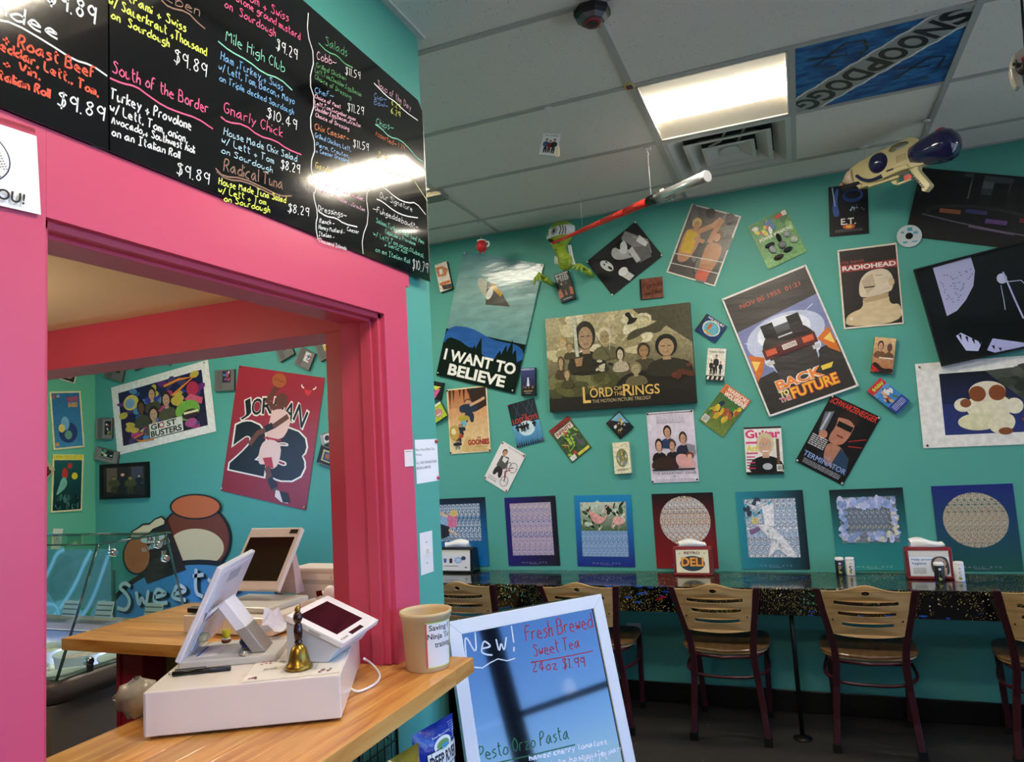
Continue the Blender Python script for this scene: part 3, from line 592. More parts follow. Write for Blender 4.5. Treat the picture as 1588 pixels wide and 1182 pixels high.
# taped paper on the frame, with a line portrait and the words OR YOU!
fx = lambda a, b_: onX(a, b_, XM + .0245)
def ops(p):
    p.ell(-.02, .44, .62, .37, '27304a', n=40); p.ell(-.02, .44, .60, .355, 'f4eee8', n=40)
    p.poly([(.0, .08), (.12, .1), (.2, .2), (.22, .3), (.16, .4), (.12, .3), (.1, .2), (0, .15)], '4a4643')
    for i in range(9):
        for j in range(5): p.ell(.24 + .05 * j + .012 * i, .26 + .03 * i + .018 * j, .012, .006, '3a3a3a')
    p.line([(.14, .42), (.1, .5), (.0, .55)], .0016, '2a2a30'); p.line([(.0, .6), (.2, .58), (.36, .62), (.44, .66)], .0016, '2a2a30')
    p.text('OR YOU!', -.14, .795, .76, .93, '1e1e22', .02, .15)
sheet('paper_notice', 'white taped paper with a line-drawn man in an oval, on the pink frame', 'notice', [(-58, 176), (58.5, 210), (61, 335), (-52, 305)], .0006, 'f4eee8', ops, fn=fx, gap=0)
tp = MB(); tp.prism([onX(-30, 172, BX + .0008), onX(54, 199, BX + .0008), onX(55, 207, BX + .0008), onX(-30, 178, BX + .0008)], (.0003, 0, 0))
tp.build('adhesive_tape', sheer_glass('sticky_tape', 'f0e0e0'), None, loc=(0, 0, 0))
tag(bpy.data.objects['adhesive_tape'], 'clear tape strip holding the paper notice to the pink frame', 'tape')
# small label sticker, price notice, light switch on the teal strip
fx = lambda a, b_: onX(a, b_, XM + .021)
sheet('sticker', 'tiny white rectangular sticker on the pink column', 'sticker', [(627, 698), (640, 697), (641, 723), (628, 724)], .0004, 'efe6e4', lambda p: p.rect(.12, .1, .88, .13, '555555'), fn=fx, gap=0)
fx = lambda a, b_: onX(a, b_, XM)
def ops(p):
    p.text('Menu Prices Reflect Cash', .02, .2, .86, .26, '222226'); p.text('Pricing.', .02, .32, .27, .38, '222226'); p.text('ALL CARD TRANSACTIONS', .02, .5, .92, .56, '222226'); p.text('INCUR A 3.89% FEE', .02, .62, .64, .68, '222226')
sheet('price_notice', 'white paper about cash prices pinned to the teal wall edge', 'notice', [(643, 682), (677, 681), (681, 745), (646, 751)], .0006, 'f3f3f6', ops, fn=fx, gap=.004, pins=[(.93, .06, 'a82838'), (.93, .93, 'c24860')])
fx = lambda a, b_: onX(a, b_, XM)
o_, p = sheet('light_switch', 'white light switch plate on the teal wall edge above the counter', 'switch', [(650, 827), (670, 823), (672, 886), (653, 893)], .005, 'eef0f2', None, WHITE, fn=fx, gap=0)
b_ = MB(); c = p.P(.5, .5); b_.obox(c + Vector((.004, 0, .004)), (.014, 0, .006), (0, .008, 0), (-.006, 0, .012)); b_.build('toggle', mat('ivory_toggle', 'e0dcd4', .3), o_)
for v in (.25, .75): b_ = MB(); b_.lathe(p.P(.5, v), (1, 0, 0), [(0, .003), (.001, .0025)], 10); b_.build('screw', mat('screw_grey', 'a0a0a0', .4), o_)
# ================================================================ POSTERS AND WALL ITEMS
def stereo(name, cols, p=.034, sc=(60, 90), seed=0, contrast=(.35, .62)):
    """repeating wallpaper-like random dot picture"""
    m = mat(name, 'ffffff', .45); nt = m.node_tree; L = nt.links.new; b = nt.nodes['Principled BSDF']; tc = nt.nodes['Texture Coordinate']
    se = nt.nodes.new('ShaderNodeSeparateXYZ'); L(tc.outputs['Object'], se.inputs[0])
    md = nt.nodes.new('ShaderNodeMath'); md.operation = 'PINGPONG' if False else 'FLOORED_MODULO'; md.inputs[1].default_value = p; L(se.outputs['X'], md.inputs[0])
    cm = nt.nodes.new('ShaderNodeCombineXYZ'); L(md.outputs[0], cm.inputs[0]); L(se.outputs['Z'], cm.inputs[2]); cm.inputs[1].default_value = seed
    mp = nt.nodes.new('ShaderNodeMapping'); mp.inputs['Scale'].default_value = (sc[0], 1, sc[1]); L(cm.outputs[0], mp.inputs[0])
    n = nt.nodes.new('ShaderNodeTexNoise'); n.inputs['Scale'].default_value = 1; n.inputs['Detail'].default_value = 3; L(mp.outputs[0], n.inputs[0])
    zr = nt.nodes.new('ShaderNodeMapping'); zr.inputs['Scale'].default_value = (.001, 1, 22); L(cm.outputs[0], zr.inputs[0])
    n2 = nt.nodes.new('ShaderNodeTexNoise'); n2.inputs['Scale'].default_value = 1; L(zr.outputs[0], n2.inputs[0])
    ad = nt.nodes.new('ShaderNodeMath'); ad.operation = 'MULTIPLY_ADD'; ad.inputs[1].default_value = .35; L(n2.outputs[0], ad.inputs[0]); L(n.outputs[0], ad.inputs[2])
    sb = nt.nodes.new('ShaderNodeMapRange'); sb.inputs[1].default_value = contrast[0] + .17; sb.inputs[2].default_value = contrast[1] + .17; L(ad.outputs[0], sb.inputs[0])
    r = nt.nodes.new('ShaderNodeValToRGB'); r.color_ramp.interpolation = 'CONSTANT' if False else 'LINEAR'; el = r.color_ramp.elements
    while len(el) < len(cols): el.new(.5)
    for i, (e, c) in enumerate(zip(el, cols)): e.position = i / (len(cols) - 1); e.color = hx(c)
    L(sb.outputs[0], r.inputs[0]); L(r.outputs[0], b.inputs['Base Color']); return m
def inset(parent, pr, pts, m_, name='picture'):
    b_ = MB(); pr.up(); b_.add([pr.P(*q) for q in pts], [tuple(range(len(pts)))]); v = b_.build(name, m_, parent); pr.up(); return v
def circ(a, b_, ra, rb, n=40): return [(a + ra * math.cos(2 * math.pi * i / n), b_ + rb * math.sin(2 * math.pi * i / n)) for i in range(n)]
def person(p, x, y, h, skin='d9a888', hair='2a1c16', top='22222a', leg='22222a', w_=None):
    """small generic standing figure, feet at y + h"""
    a = w_ or h * .3
    p.poly([(x - a * .45, y + h * .55), (x + a * .45, y + h * .55), (x + a * .4, y + h), (x + a * .1, y + h), (x, y + h * .65), (x - a * .1, y + h), (x - a * .4, y + h)], leg)
    p.poly([(x - a * .7, y + h * .2), (x + a * .7, y + h * .2), (x + a * .8, y + h * .5), (x + a * .45, y + h * .58), (x - a * .45, y + h * .58), (x - a * .8, y + h * .5)], top)
    p.ell(x, y + h * .09, a * .32, h * .105, hair, n=14); p.ell(x, y + h * .12, a * .25, h * .08, skin, n=14)
def bust(p, x, y, w_, h, skin='cfa083', hair='2b1d16', top='1e1e22'):
    p.poly([(x - w_ * .5, y + h), (x - w_ * .42, y + h * .66), (x - w_ * .12, y + h * .55), (x + w_ * .12, y + h * .55), (x + w_ * .42, y + h * .66), (x + w_ * .5, y + h)], top)
    p.rect(x - w_ * .09, y + h * .42, x + w_ * .09, y + h * .6, skin); p.ell(x, y + h * .25, w_ * .24, h * .27, hair, n=18); p.ell(x, y + h * .3, w_ * .17, h * .21, skin, n=18)
    p.rect(x - w_ * .11, y + h * .26, x - w_ * .03, y + h * .28, '3a2a22'); p.rect(x + w_ * .03, y + h * .26, x + w_ * .11, y + h * .28, '3a2a22'); p.rect(x - w_ * .05, y + h * .41, x + w_ * .05, y + h * .425, '8a4a40')
def lines(p, x0, y0, x1, y1, n, col, hgt=.5):
    r = random.Random(n + int(y0 * 100)); dy = (y1 - y0) / n
    for i in range(n):
        x = x0; y = y0 + dy * i
        while x < x1: w_ = r.uniform(.03, .09); p.rect(x, y, min(x + w_, x1), y + dy * hgt, col); x += w_ + .012
R = random.Random(3)
def blobs(p, n, x0, y0, x1, y1, cols, r0, r1):
    for i in range(n): p.ell(R.uniform(x0, x1), R.uniform(y0, y1), R.uniform(r0, r1), R.uniform(r0, r1) * .7, R.choice(cols), R.uniform(0, 3), 9)
# 1 flying saucer poster
def ops(p):
    p.rect(0, 0, 1, .3, '5f8f98', '8fb4b0'); p.rect(0, .3, 1, .62, '8fb4b0', '6f9c9c'); p.poly([(0, .6), (.3, .57), (.6, .64), (1, .63), (1, .8), (0, .8)], '2f5ea6')
    p.poly([(0, .68), (.2, .69), (.32, .73), (.45, .74), (.6, .79), (.75, .76), (1, .78), (1, 1), (0, 1)], '11130f')
    for x, h in ((.4, .1), (.46, .17), (.36, .08), (.78, .15), (.84, .2), (.9, .13), (.72, .1)): p.poly([(x - .06, .8), (x - .03, .8 - h * .6), (x, .8 - h), (x + .03, .8 - h * .5), (x + .06, .8)], '11130f')
    p.ell(.4, .27, .16, .05, 'b9b8a8', .5); p.poly([(.38, .2), (.56, .25), (.72, .36), (.42, .38)], '55524a'); p.poly([(.45, .2), (.6, .27), (.58, .3), (.44, .24)], 'c79a2c'); p.ell(.44, .29, .035, .05, 'e8e4d8', .4)
    p.text('I WANT TO', .05, .775, .95, .865, 'f4f2ee', .035); p.text('BELIEVE', .14, .885, .86, .975, 'f4f2ee', .035)
sheet('poster', 'tall glossy flying saucer poster with bold white lettering on black', 'poster', [(718, 391), (842, 409), (799, 612), (677, 581)], .001, '0e0f0e', ops, INKG, gap=.012, pins=[(.02, .01, 'd8d8d8'), (.98, .01, 'd8d8d8'), (.97, .98, 'd8d8d8'), (.02, .98, 'd8d8d8')])
# VHS-like boxes
def vhs(label, cs, base, ops, side='17171a', t=.027, m_=INKF, group=None): return sheet('video_tape_box', label, 'video box', cs, t, base, ops, m_, gap=.001, side=side, group=group)
vhs('white and orange video box near the black menu board', [(673, 412), (692, 405), (702, 447), (684, 453)], 'eee0d4', lambda p: (p.poly([(0, .1), (.6, .12), (1, .3), (.7, .5), (.1, .45)], 'd88a5a'), p.rect(.1, .68, .95, .78, 'd8742c'), p.poly([(.2, .78), (1, .82), (1, 1), (.3, .95)], '4a3a38'), p.ell(.4, .3, .16, .1, 'f8f0e4')))
vhs('dark video box with two black-suited figures below the green alien bust', [(858, 427), (880, 419), (893, 462), (871, 470)], '131418', lambda p: (p.rect(.05, .03, .95, .07, 'c8c8c8'), p.text('MIB', .08, .09, .92, .3, 'a8aaac', .03), person(p, .34, .33, .5, top='08080a', leg='08080a', hair='08080a', w_=.22), person(p, .66, .33, .5, skin='6a4a3a', top='08080a', leg='08080a', hair='08080a', w_=.22), p.poly([(0, .62), (.2, .52), (.3, .82), (0, .85)], 'a85a3c'), p.poly([(.42, .8), (.5, .6), (.6, .8)], 'a85a3c'), p.poly([(1, .6), (.8, .55), (.74, .82), (1, .84)], 'a85a3c'), p.rect(.2, .9, .8, .93, '9a9a9a')))
vhs('dark blue video box with a light beam over a city', [(807, 571), (828, 570), (832, 613), (809, 614)], '222a58', lambda p: (p.rect(0, 0, 1, .62, '3a4480', '1a1f44'), p.text('INDEPENDENCE DAY', .04, .02, .96, .09, 'c8d0e0', .02), p.poly([(.46, .35), (.54, .35), (.6, .66), (.4, .66)], 'dce8ff'), p.rect(0, .66, 1, 1, '14121c'), blobs(p, 10, .1, .66, .9, .74, ['c88a50', '7a6a80'], .02, .05), p.rect(.2, .82, .8, .86, 'a8906a'), p.rect(.3, .9, .7, .93, '8a8a8a')))
vhs('white video box with a dark family on a checkered floor', [(1098, 540), (1127, 541), (1122, 591), (1094, 589)], 'e8e2d6', lambda p: (p.text('Addams Family', .08, .06, .92, .17, '3a3428', .01), person(p, .5, .2, .62, w_=.2), person(p, .25, .36, .48), person(p, .76, .4, .44), person(p, .4, .5, .35), p.poly([(0, .85), (1, .85), (1, 1), (0, 1)], '1a1a1a'), [p.poly([(x, .87), (x + .1, .87), (x + .06, .98), (x - .06, .98)], 'e8e2d6') for x in (.1, .35, .6, .85)]), side='cfc8ba')
vhs('sepia video box with two portraits and a red corner', [(1357, 523), (1391, 525), (1383, 580), (1350, 576)], 'd9a067', lambda p: (p.rect(0, 0, 1, 1, 'e3bd8a', 'a8603a'), bust(p, .32, .1, .6, .5, top='7a5236'), bust(p, .74, .16, .5, .45, skin='6a4632', hair='5a5048', top='6a4a34'), p.poly([(0, .76), (.2, .7), (.55, .9), (1, .84), (1, 1), (0, 1)], '2a1410'), p.poly([(.02, .78), (.42, .97), (.02, .97)], 'c8202c'), p.rect(.3, .56, .95, .6, 'f0e0c8')))
vhs('red and blue video box lying slanted above the sunglasses poster', [(1344, 607), (1364, 587), (1412, 620), (1391, 642)], '3f86c8', lambda p: (p.rect(0, 0, 1, .22, 'c83038'), p.text('friday', .2, .06, .92, .2, 'b8e040', .03), p.rect(0, .22, 1, .34, '5a9ad8'), blobs(p, 16, .15, .34, .85, .66, ['d8c050', 'c05a3c', '2c2c34', 'd8a88a', '4a7a4a', 'e8e4e0'], .06, .13), p.rect(0, .72, 1, 1, '2a3f98'), lines(p, .12, .78, .88, .95, 4, 'b8c4e8')), side='16308a')
vhs('cream video box with an oval fantasy drawing', [(949, 687), (975, 685), (979, 734), (954, 735)], 'efe6c4', lambda p: (p.poly(circ(.52, .5, .36, .3, 16), '8a8a5c'), blobs(p, 16, .3, .3, .75, .7, ['c8a860', '5a6a48', 'd8d0c0', 'a87a5a', '7aa0b8'], .05, .11), p.line([(.5, .12), (.8, .06), (.9, .16)], .002, '3a3428'), lines(p, .2, .84, .85, .92, 2, '8a8468')), side='d8cfae')
vhs('black video box with a pink stripe half hidden by the wall corner', [(668, 590), (688, 594), (682, 621), (662, 617)], '16161a', lambda p: (p.poly([(.5, .3), (.85, .4), (.6, .95), (.4, .9)], 'e0609a'), p.poly([(.2, .25), (.9, .25), (.5, .5)], 'c8d848')), side='0e2e2c')
vhs('lime green video box with a grinning round face by the wall corner', [(664, 636), (682, 622), (694, 645), (673, 657)], 'b4cc34', lambda p: (p.rect(0, 0, 1, .12, 'e8e8d8'), p.ell(.55, .56, .3, .26, 'c88a88'), p.rect(.4, .62, .7, .7, 'f0e0d8')), side='2e4a38')
# cinema still, black and white
def ops(p):
    p.rect(.02, .4, .5, .98, '1c1c1f'); p.poly([(.38, .22), (.5, .12), (.78, .66), (.7, .64), (.5, .52), (.38, .4)], 'b8b8b8'); p.poly([(.66, .1), (.78, 0.02), (.98, .5), (.9, .8), (.74, .5)], '8c8c8c')
    p.ell(.22, .38, .07, .17, 'd8d8d8', -.2); p.ell(.24, .47, .02, .06, '16161a', -.2); p.ell(.2, .32, .012, .03, '16161a'); p.ell(.25, .31, .012, .03, '16161a')
    p.poly([(.3, .75), (.42, .72), (.47, .95), (.36, .98)], 'c8c8c8'); p.ell(.37, .72, .08, .09, 'e4e4e4'); p.ell(.6, .28, .07, .15, 'e0e0e0', .3); p.ell(.59, .2, .075, .1, '101012'); p.ell(.61, .29, .06, .12, 'dadada', .3)
    p.poly([(.6, .48), (.72, .44), (.94, .6), (.86, .86), (.66, .8)], '6e6e70'); p.poly([(.63, .42), (.72, .4), (.7, .76), (.62, .76)], 'cfcfcf'); p.poly([(.82, .36), (.92, .3), (.95, .56), (.88, .6)], 'e6e6e6'); p.line([(.86, .33), (.82, .22)], .003, 'e6e6e6')
sheet('poster', 'black and white tilted poster of people in cinema seats with popcorn', 'poster', [(910, 406), (985, 343), (1028, 397), (949, 459)], .001, '26262a', ops, INKP, gap=.004, pins=[(.01, .02, 'e8e8e8'), (.99, .02, 'e8e8e8'), (.99, .98, 'e8e8e8'), (.01, .98, 'e8e8e8')])
# wrestlers
def ops(p):
    p.rect(.03, .02, .97, .98, '6a6460', '54504c'); blobs(p, 26, .05, .05, .95, .95, ['7c7670', '5c5652', '4a4642'], .08, .18)
    for pts in ([(.2, .2), (.9, .16), (.5, .3)],): pass
    p.ell(.24, .24, .09, .075, 'd8b878'); p.ell(.25, .27, .06, .06, 'c08a68'); p.poly([(.1, .33), (.38, .32), (.42, .56), (.3, .8), (.1, .82), (.06, .5)], 'c49070'); p.poly([(.1, .36), (.34, .36), (.34, .66), (.12, .68)], 'd8b23c'); p.line([(.3, .36), (.55, .22), (.66, .1)], .03, 'c49070'); p.line([(.3, .45), (.5, .46)], .025, 'c49070')
    p.ell(.72, .34, .1, .09, '5a3c26'); p.ell(.71, .36, .06, .06, 'bf8662'); p.poly([(.56, .44), (.86, .43), (.9, .62), (.8, .92), (.6, .95), (.56, .7)], 'bb8460'); p.line([(.6, .46), (.62, .3), (.68, .12)], .03, 'bb8460'); p.poly([(.58, .82), (.82, .8), (.8, .97), (.58, .97)], 'c85a44')
    p.line([(.03, .72), (.97, .66)], .005, 'd8d4cc'); p.line([(.03, .86), (.97, .82)], .005, 'd8d4cc')
sheet('poster', 'grey poster of two wrestlers with raised fists in a ring', 'poster', [(1073, 317), (1149, 334), (1109, 446), (1033, 421)], .001, 'e4ded6', ops, INKV, gap=.004)
# blister card toy
def ops(p):
    p.rect(.02, .02, .98, .98, '4c8a4a', '6fa862'); blobs(p, 12, .05, .05, .95, .95, ['5c9c54', '3c7440', '7cb46c'], .08, .16); blobs(p, 12, .05, .08, .55, .3, ['d8c848', 'c85a70', 'e8e4e0', '4a78a8'], .05, .09); p.rect(.68, .05, .9, .12, 'd83a34'); p.rect(.86, .02, .97, .12, 'e8e8e8'); p.text('POWER WEAPONS', .1, .36, .95, .43, 'e8ecd8', .02, .2)
o_, p = sheet('toy_blister_card', 'green carded toy pack with clear bubble and small grey weapons', 'toy', [(1159, 352), (1218, 323), (1252, 390), (1192, 418)], .002, '5f9a58', ops, INKF, gap=.004)
for i, (a, b_, ra, rb, c) in enumerate([(.28, .56, .13, .05, '3a3c40'), (.3, .66, .08, .1, 'b4b8ba'), (.55, .5, .06, .1, '2c2e30'), (.55, .66, .1, .08, '8c9092'), (.75, .5, .08, .07, 'c0c4c6'), (.85, .66, .1, .08, 'd4dcc8'), (.35, .86, .13, .05, '4a4238'), (.62, .8, .12, .05, '35383c')]):
    q = MB(); c0 = p.P(a, b_); e1 = (p.P(a + ra, b_) - c0); e2 = (p.P(a, b_ + rb) - c0); q.ell(c0 + p.n * .006, e1, e2, p.n * .011, None, 12, 6); q.build('toy_weapon', mat('toy_' + c, c, .25, metal=.4), o_)
# small films
def ops(p):
    p.rect(.03, .02, .97, .98, '0c1220', '140e12'); p.poly([(.1, .3), (.2, .05), (.28, .05), (.2, .35), (.3, .6), (.1, .62)], '3a5aa0'); p.ell(.62, .22, .26, .13, '1e3c7c'); p.ell(.62, .2, .2, .08, '0a0f1c'); p.line([(.1, .02), (.16, .4)], .006, 'a8c0e0'); blobs(p, 10, .5, .42, .92, .52, ['c8d4e8', '6a82b0'], .01, .03); p.ell(.5, .83, .16, .05, 'd8662c'); p.ell(.5, .83, .08, .025, 'f0c060')
    p.text('E.T.', .3, .66, .68, .79, 'f4ece4', .02); lines(p, .15, .88, .85, .94, 3, '6a6468')
sheet('poster', 'small dark blue night poster with an orange glow below the water gun', 'poster', [(1283, 290), (1343, 285), (1350, 361), (1288, 368)], .001, '10131c', ops, INKP, gap=.004)
def ops(p):
    p.rect(0, 0, 1, 1, '19191c', '221f20'); p.poly([(.3, .02), (.62, .04), (.6, .3), (.3, .3)], '3d4246'); p.ell(.45, .16, .12, .05, '5a6266'); p.ell(.36, .28, .05, .1, '7a6058')
    for x, w_, h in ((.05, .2, .3), (.25, .1, .35), (.36, .07, .42), (.5, .1, .3), (.66, .2, .4), (.88, .1, .35)): p.rect(x, .42 - h, x + w_, .5, '141417')
    for i in range(10): p.rect(.78 + .03 * (i % 3), .08 + .03 * i, .8 + .03 * (i % 3), .09 + .03 * i, '6c7a84')
    p.ell(.45, .6, .36, .14, '2c2b2b'); p.ell(.45, .62, .33, .12, '1a191a')
    for x, y, c in ((.26, .58, '9a5a38'), (.43, .55, '3c3c6a'), (.57, .66, '6a4680'), (.78, .6, '7a2c34')): p.rect(x - .07, y - .03, x + .07, y + .03, c)
    p.line([(.08, .66), (.3, .72), (.6, .78), (.9, .82)], .006, '6a6474'); p.line([(.4, .76), (.7, .8)], .012, '6c5a72')
sheet('poster', 'large dark night skyline poster behind the water gun handle', 'poster', [(1424, 262), (1662, 279), (1651, 398), (1408, 364)], .001, '1a1a1c', ops, INKP, gap=.004)
# compact disc
c = wall(1410, 366, .012); t_ = MB(); t_.lathe(c, (0, 1, 0), [(0, .06), (.0012, .06)], 40); o_ = t_.build('compact_disc', mat('disc_silver', 'd4dce0', .3, metal=.25), loc=c)
tag(o_, 'silver printed compact disc stuck beside the dark skyline poster', 'disc')
q = MB(); q.lathe(c + Vector((0, -.0005, 0)), (0, 1, 0), [(0, .018), (.0004, .018)], 24); q.build('centre_hub', BLACK, o_)
pr = Print(lambda a, b_: c + Vector((a * .06, 0, -b_ * .06)), (0, -1, 0), .0004); pr.rect(-.1, -.75, .3, -.45, '4aa0b8'); pr.rect(.35, -.35, .7, -.1, '6ab4c8'); pr.rect(-.55, .45, -.2, .62, '5aa8bc'); pr.rect(.15, .5, .6, .62, '5aa8bc'); pr.ell(-.5, -.4, .15, .12, '7ab8c4'); pr.m.build('printed_label', INK, o_)
def ops(p):
    p.rect(.03, .02, .98, .98, '3a3432', '2b2725'); p.rect(.03, .2, .98, .29, 'a83c38'); p.text('RADIOHEAD', .06, .215, .96, .275, 'f4ece6', .035); p.text('the bends', .05, .145, .44, .185, 'b04a44', .01)
    p.poly([(.36, .62), (.8, .6), (.8, .75), (.98, .74), (.98, .98), (.04, .98), (.05, .86), (.16, .8), (.36, .76)], 'd9c39c'); p.poly([(.34, .4), (.5, .3), (.78, .29), (.9, .4), (.88, .55), (.8, .6), (.36, .64), (.3, .58)], 'dccdb4'); p.poly([(.36, .42), (.56, .34), (.6, .5), (.44, .6)], 'c8b396'); p.ell(.86, .47, .05, .05, 'cdb592'); p.rect(.4, .5, .58, .515, '2a2220'); p.rect(.6, .37, .72, .378, '8a7460')
    p.ell(.14, .88, .03, .02, 'f0e0c8'); p.poly([(.36, .64), (.8, .6), (.78, .66), (.4, .7)], 'bfa27c')
sheet('poster', 'poster with a red title band over a pale tilted head and bare shoulders', 'poster', [(1298, 388), (1389, 377), (1403, 502), (1309, 511)], .001, 'efe0cc', ops, INKV, gap=.004, pins=[(.02, .02, 'e0d8d0'), (.98, .01, 'e0d8d0')])
def ops(p):
    p.rect(.02, .02, .98, .98, '0d1012'); pts = [(.1, .02)] + [(.1 + .28 * math.cos(a), .02 + .47 * math.sin(a)) for a in [i * math.pi / 2 / 10 for i in range(11)]][::1]; p.poly([(.14, .03), (.42, .02), (.42, .16), (.38, .3), (.3, .42), (.22, .5), (.14, .53)], 'b4b4dc', True)
    for i in range(60): a, b_ = R.uniform(.16, .4), R.uniform(.12, .46); (a - .14) / .28 + (b_ - .05) / .5 < 1.15 and p.rect(a, b_, a + .012, b_ + .008, '6c6ca0')
    p.poly([(.16, .74), (.2, .72), (.32, .86), (.28, .93), (.2, .9)], 'c8ccf4'); p.poly([(.34, .94), (.4, .84), (.66, .98), (.4, .99)], 'b4b8e8'); [p.poly([(.18 + .04 * i, .73 + .035 * i), (.2 + .04 * i, .735 + .035 * i), (.19 + .04 * i, .8 + .03 * i)], '1a1c24') for i in range(12)]
    p.ell(.58, .3, .035, .05, 'c8cce8'); p.line([(.6, .24), (.62, .5), (.64, .72)], .008, 'b0b4dc'); p.line([(.6, .34), (.7, .36), (.74, .46)], .004, 'c8cce8'); p.line([(.56, .36), (.55, .5), (.54, .6)], .003, 'c8cce8'); p.line([(.74, .56), (.76, .66), (.77, .74)], .003, 'c8cce8'); p.rect(.84, .93, .94, .95, '8a8a98')
o_, p = sheet('framed_picture', 'large black framed picture with a pale moon and thin white figure', 'picture', [(1419, 421), (1642, 357), (1676, 525), (1457, 566)], .012, '0a0b0d', ops, mat('printed_glossy_dark', 'ATTR', .15, coat=.6), gap=.014, side='0a0a0c')
for a, b_, c_, d in ((0, 0, 1, .02), (0, .98, 1, 1), (0, .02, .015, .98), (.985, .02, 1, .98)):
    q = MB(); q.hexa(p.P(a, b_), p.P(c_, b_), p.P(c_, d), p.P(a, d), p.n * .008); q.build('frame_bar', BLACK, o_)
def ops(p):
    p.rect(.17, .14, .97, .86, '24305e', '2c3a78'); p.rect(.17, .14, .97, .5, '10131f', '202a52'); p.poly([(.5, .14), (.97, .1), (.97, .56), (.75, .5)], '4a5048'); blobs(p, 18, .6, .1, .95, .5, ['3a4236', '52584a', '2c322c'], .04, .08)
    p.ell(.5, .56, .16, .17, 'ece4c4'); p.ell(.42, .72, .15, .1, 'e6e0b8'); p.ell(.58, .75, .09, .12, 'ece4c4', .3); p.ell(.5, .38, .13, .12, 'e8dcc4'); p.ell(.43, .4, .06, .09, '8a4a26'); p.ell(.57, .4, .06, .09, '8a4a26'); p.ell(.32, .52, .065, .08, 'eee6cc'); p.ell(.68, .56, .06, .09, 'eee6cc'); p.ell(.6, .84, .05, .04, '8a5230'); p.ell(.34, .5, .04, .05, '8a5230'); p.line([(.72, .72), (.86, .64)], .012, 'b04030')
sheet('poster', 'white bordered poster of a fluffy brown and cream shape on dark blue', 'poster', [(1419, 564), (1640, 548), (1652, 686), (1432, 696)], .001, 'efece6', ops, INKP, gap=.003, pins=[(.03, .04, '888888'), (.03, .97, '222222')])
# big car poster
def ops(p):
    p.rect(.02, .015, .98, .985, '3c3836', '35312f'); p.poly([(.02, .3), (.98, .24), (.98, .62), (.02, .7)], '7c84b4'); p.ell(.5, .45, .44, .17, 'c4cce8'); p.ell(.5, .42, .3, .12, 'eef0ff'); p.ell(.5, .66, .26, .1, 'a8b4d8'); p.ell(.5, .6, .32, .09, 'dfe4f8')
    for sx in (1, -1): p.poly([(.5 + sx * .3, .56), (.5 + sx * .46, .5), (.5 + sx * .47, .72), (.5 + sx * .38, .66)], 'd8742c'); p.poly([(.5 + sx * .36, .58), (.5 + sx * .45, .55), (.5 + sx * .45, .64)], 'f4d070')
    p.line([(.05, .4), (.15, .44), (.12, .5), (.2, .52)], .004, 'd8dcff'); p.line([(.9, .3), (.8, .33), (.86, .38), (.76, .4)], .004, 'd8dcff'); p.poly([(.24, .56), (.76, .56), (.7, .86), (.3, .86)], '403c3c')
    p.poly([(.2, .5), (.28, .42), (.38, .38), (.62, .38), (.72, .42), (.8, .5), (.8, .6), (.2, .6)], '2c2224'); p.rect(.2, .5, .8, .585, '5c2426'); p.rect(.23, .515, .35, .56, 'd8603c'); p.rect(.65, .515, .77, .56, 'd8603c'); p.rect(.42, .515, .58, .555, 'e4dcd4'); p.rect(.28, .32, .42, .42, '1a1a1c'); p.rect(.58, .32, .72, .42, '1a1a1c'); p.rect(.42, .36, .58, .42, '50525a'); p.line([(.42, .45), (.58, .45)], .008, 'c8c8cc'); p.rect(.2, .6, .28, .63, 'c8c8cc'); p.rect(.72, .6, .8, .63, 'c8c8cc'); p.text('OUTATIME', .43, .522, .57, .548, '6a3a4a')
    p.text('NOV 05 1955  01:21', .16, .1, .86, .135, 'c85a48', .01); p.otext('BACK', .2, .76, .72, .835, 'f0883c', 'f4e8dc', .05, .03); p.poly([(.72, .765), (.86, .765), (.82, .8), (.72, .8)], 'e8c848'); p.otext('TO', .2, .845, .3, .885, 'f0d848', 'f4e8dc', .04, .02); p.otext('THE', .18, .895, .3, .925, 'd84a5c', 'f4e8dc', .04, .02); p.otext('FUTURE', .32, .845, .84, .93, 'f4b83c', 'c83a34', .06, .03)
sheet('poster', 'large slanted poster of a dark car in white glow with orange title', 'poster', [(1117, 466), (1249, 409), (1333, 600), (1195, 645)], .001, 'eae4e0', ops, INKV, gap=.02, pins=[(.02, .01, 'd8d8d8'), (.98, .01, 'd8d8d8'), (.98, .99, 'd8d8d8'), (.02, .99, 'd8d8d8')])
# CD cases
def cdc(label, cs, base, ops, **k):
    o_, p = sheet('disc_case', label, 'disc case', cs, .009, base, ops, mat('case_print', 'ATTR', .2, var=.25, vs=60, coat=.8), gap=.002, side='3a3c3e', **k); q = MB(); q.hexa(p.P(0, 0), p.P(.08, 0), p.P(.08, 1), p.P(0, 1), p.n * .001); q.build('hinge', BLACK, o_)
cdc('blue disc case with a round picture beside the large battle canvas', [(1095, 486), (1127, 506), (1109, 533), (1079, 512)], '1f3d70', lambda p: (p.ell(.52, .5, .38, .38, 'e0dccc'), p.ell(.52, .5, .33, .33, '6ab4c8'), p.ell(.42, .46, .08, .18, 'c8683c'), p.text('NO DOUBT', .15, .04, .9, .14, 'f0ead8', .02), p.rect(.3, .72, .7, .8, 'd8a83c')))
cdc('reddish brown disc case lettered like a handwritten name above the canvas', [(991, 433), (1027, 429), (1029, 461), (994, 465)], '7e4c3c', lambda p: (p.hand('Poison', (.14, .55), (.94, .44), (0, -.36), '1a1210', .0035), p.hand('Flesh & Blood', (.2, .84), (.92, .76), (0, -.2), '1a1210', .0025)))
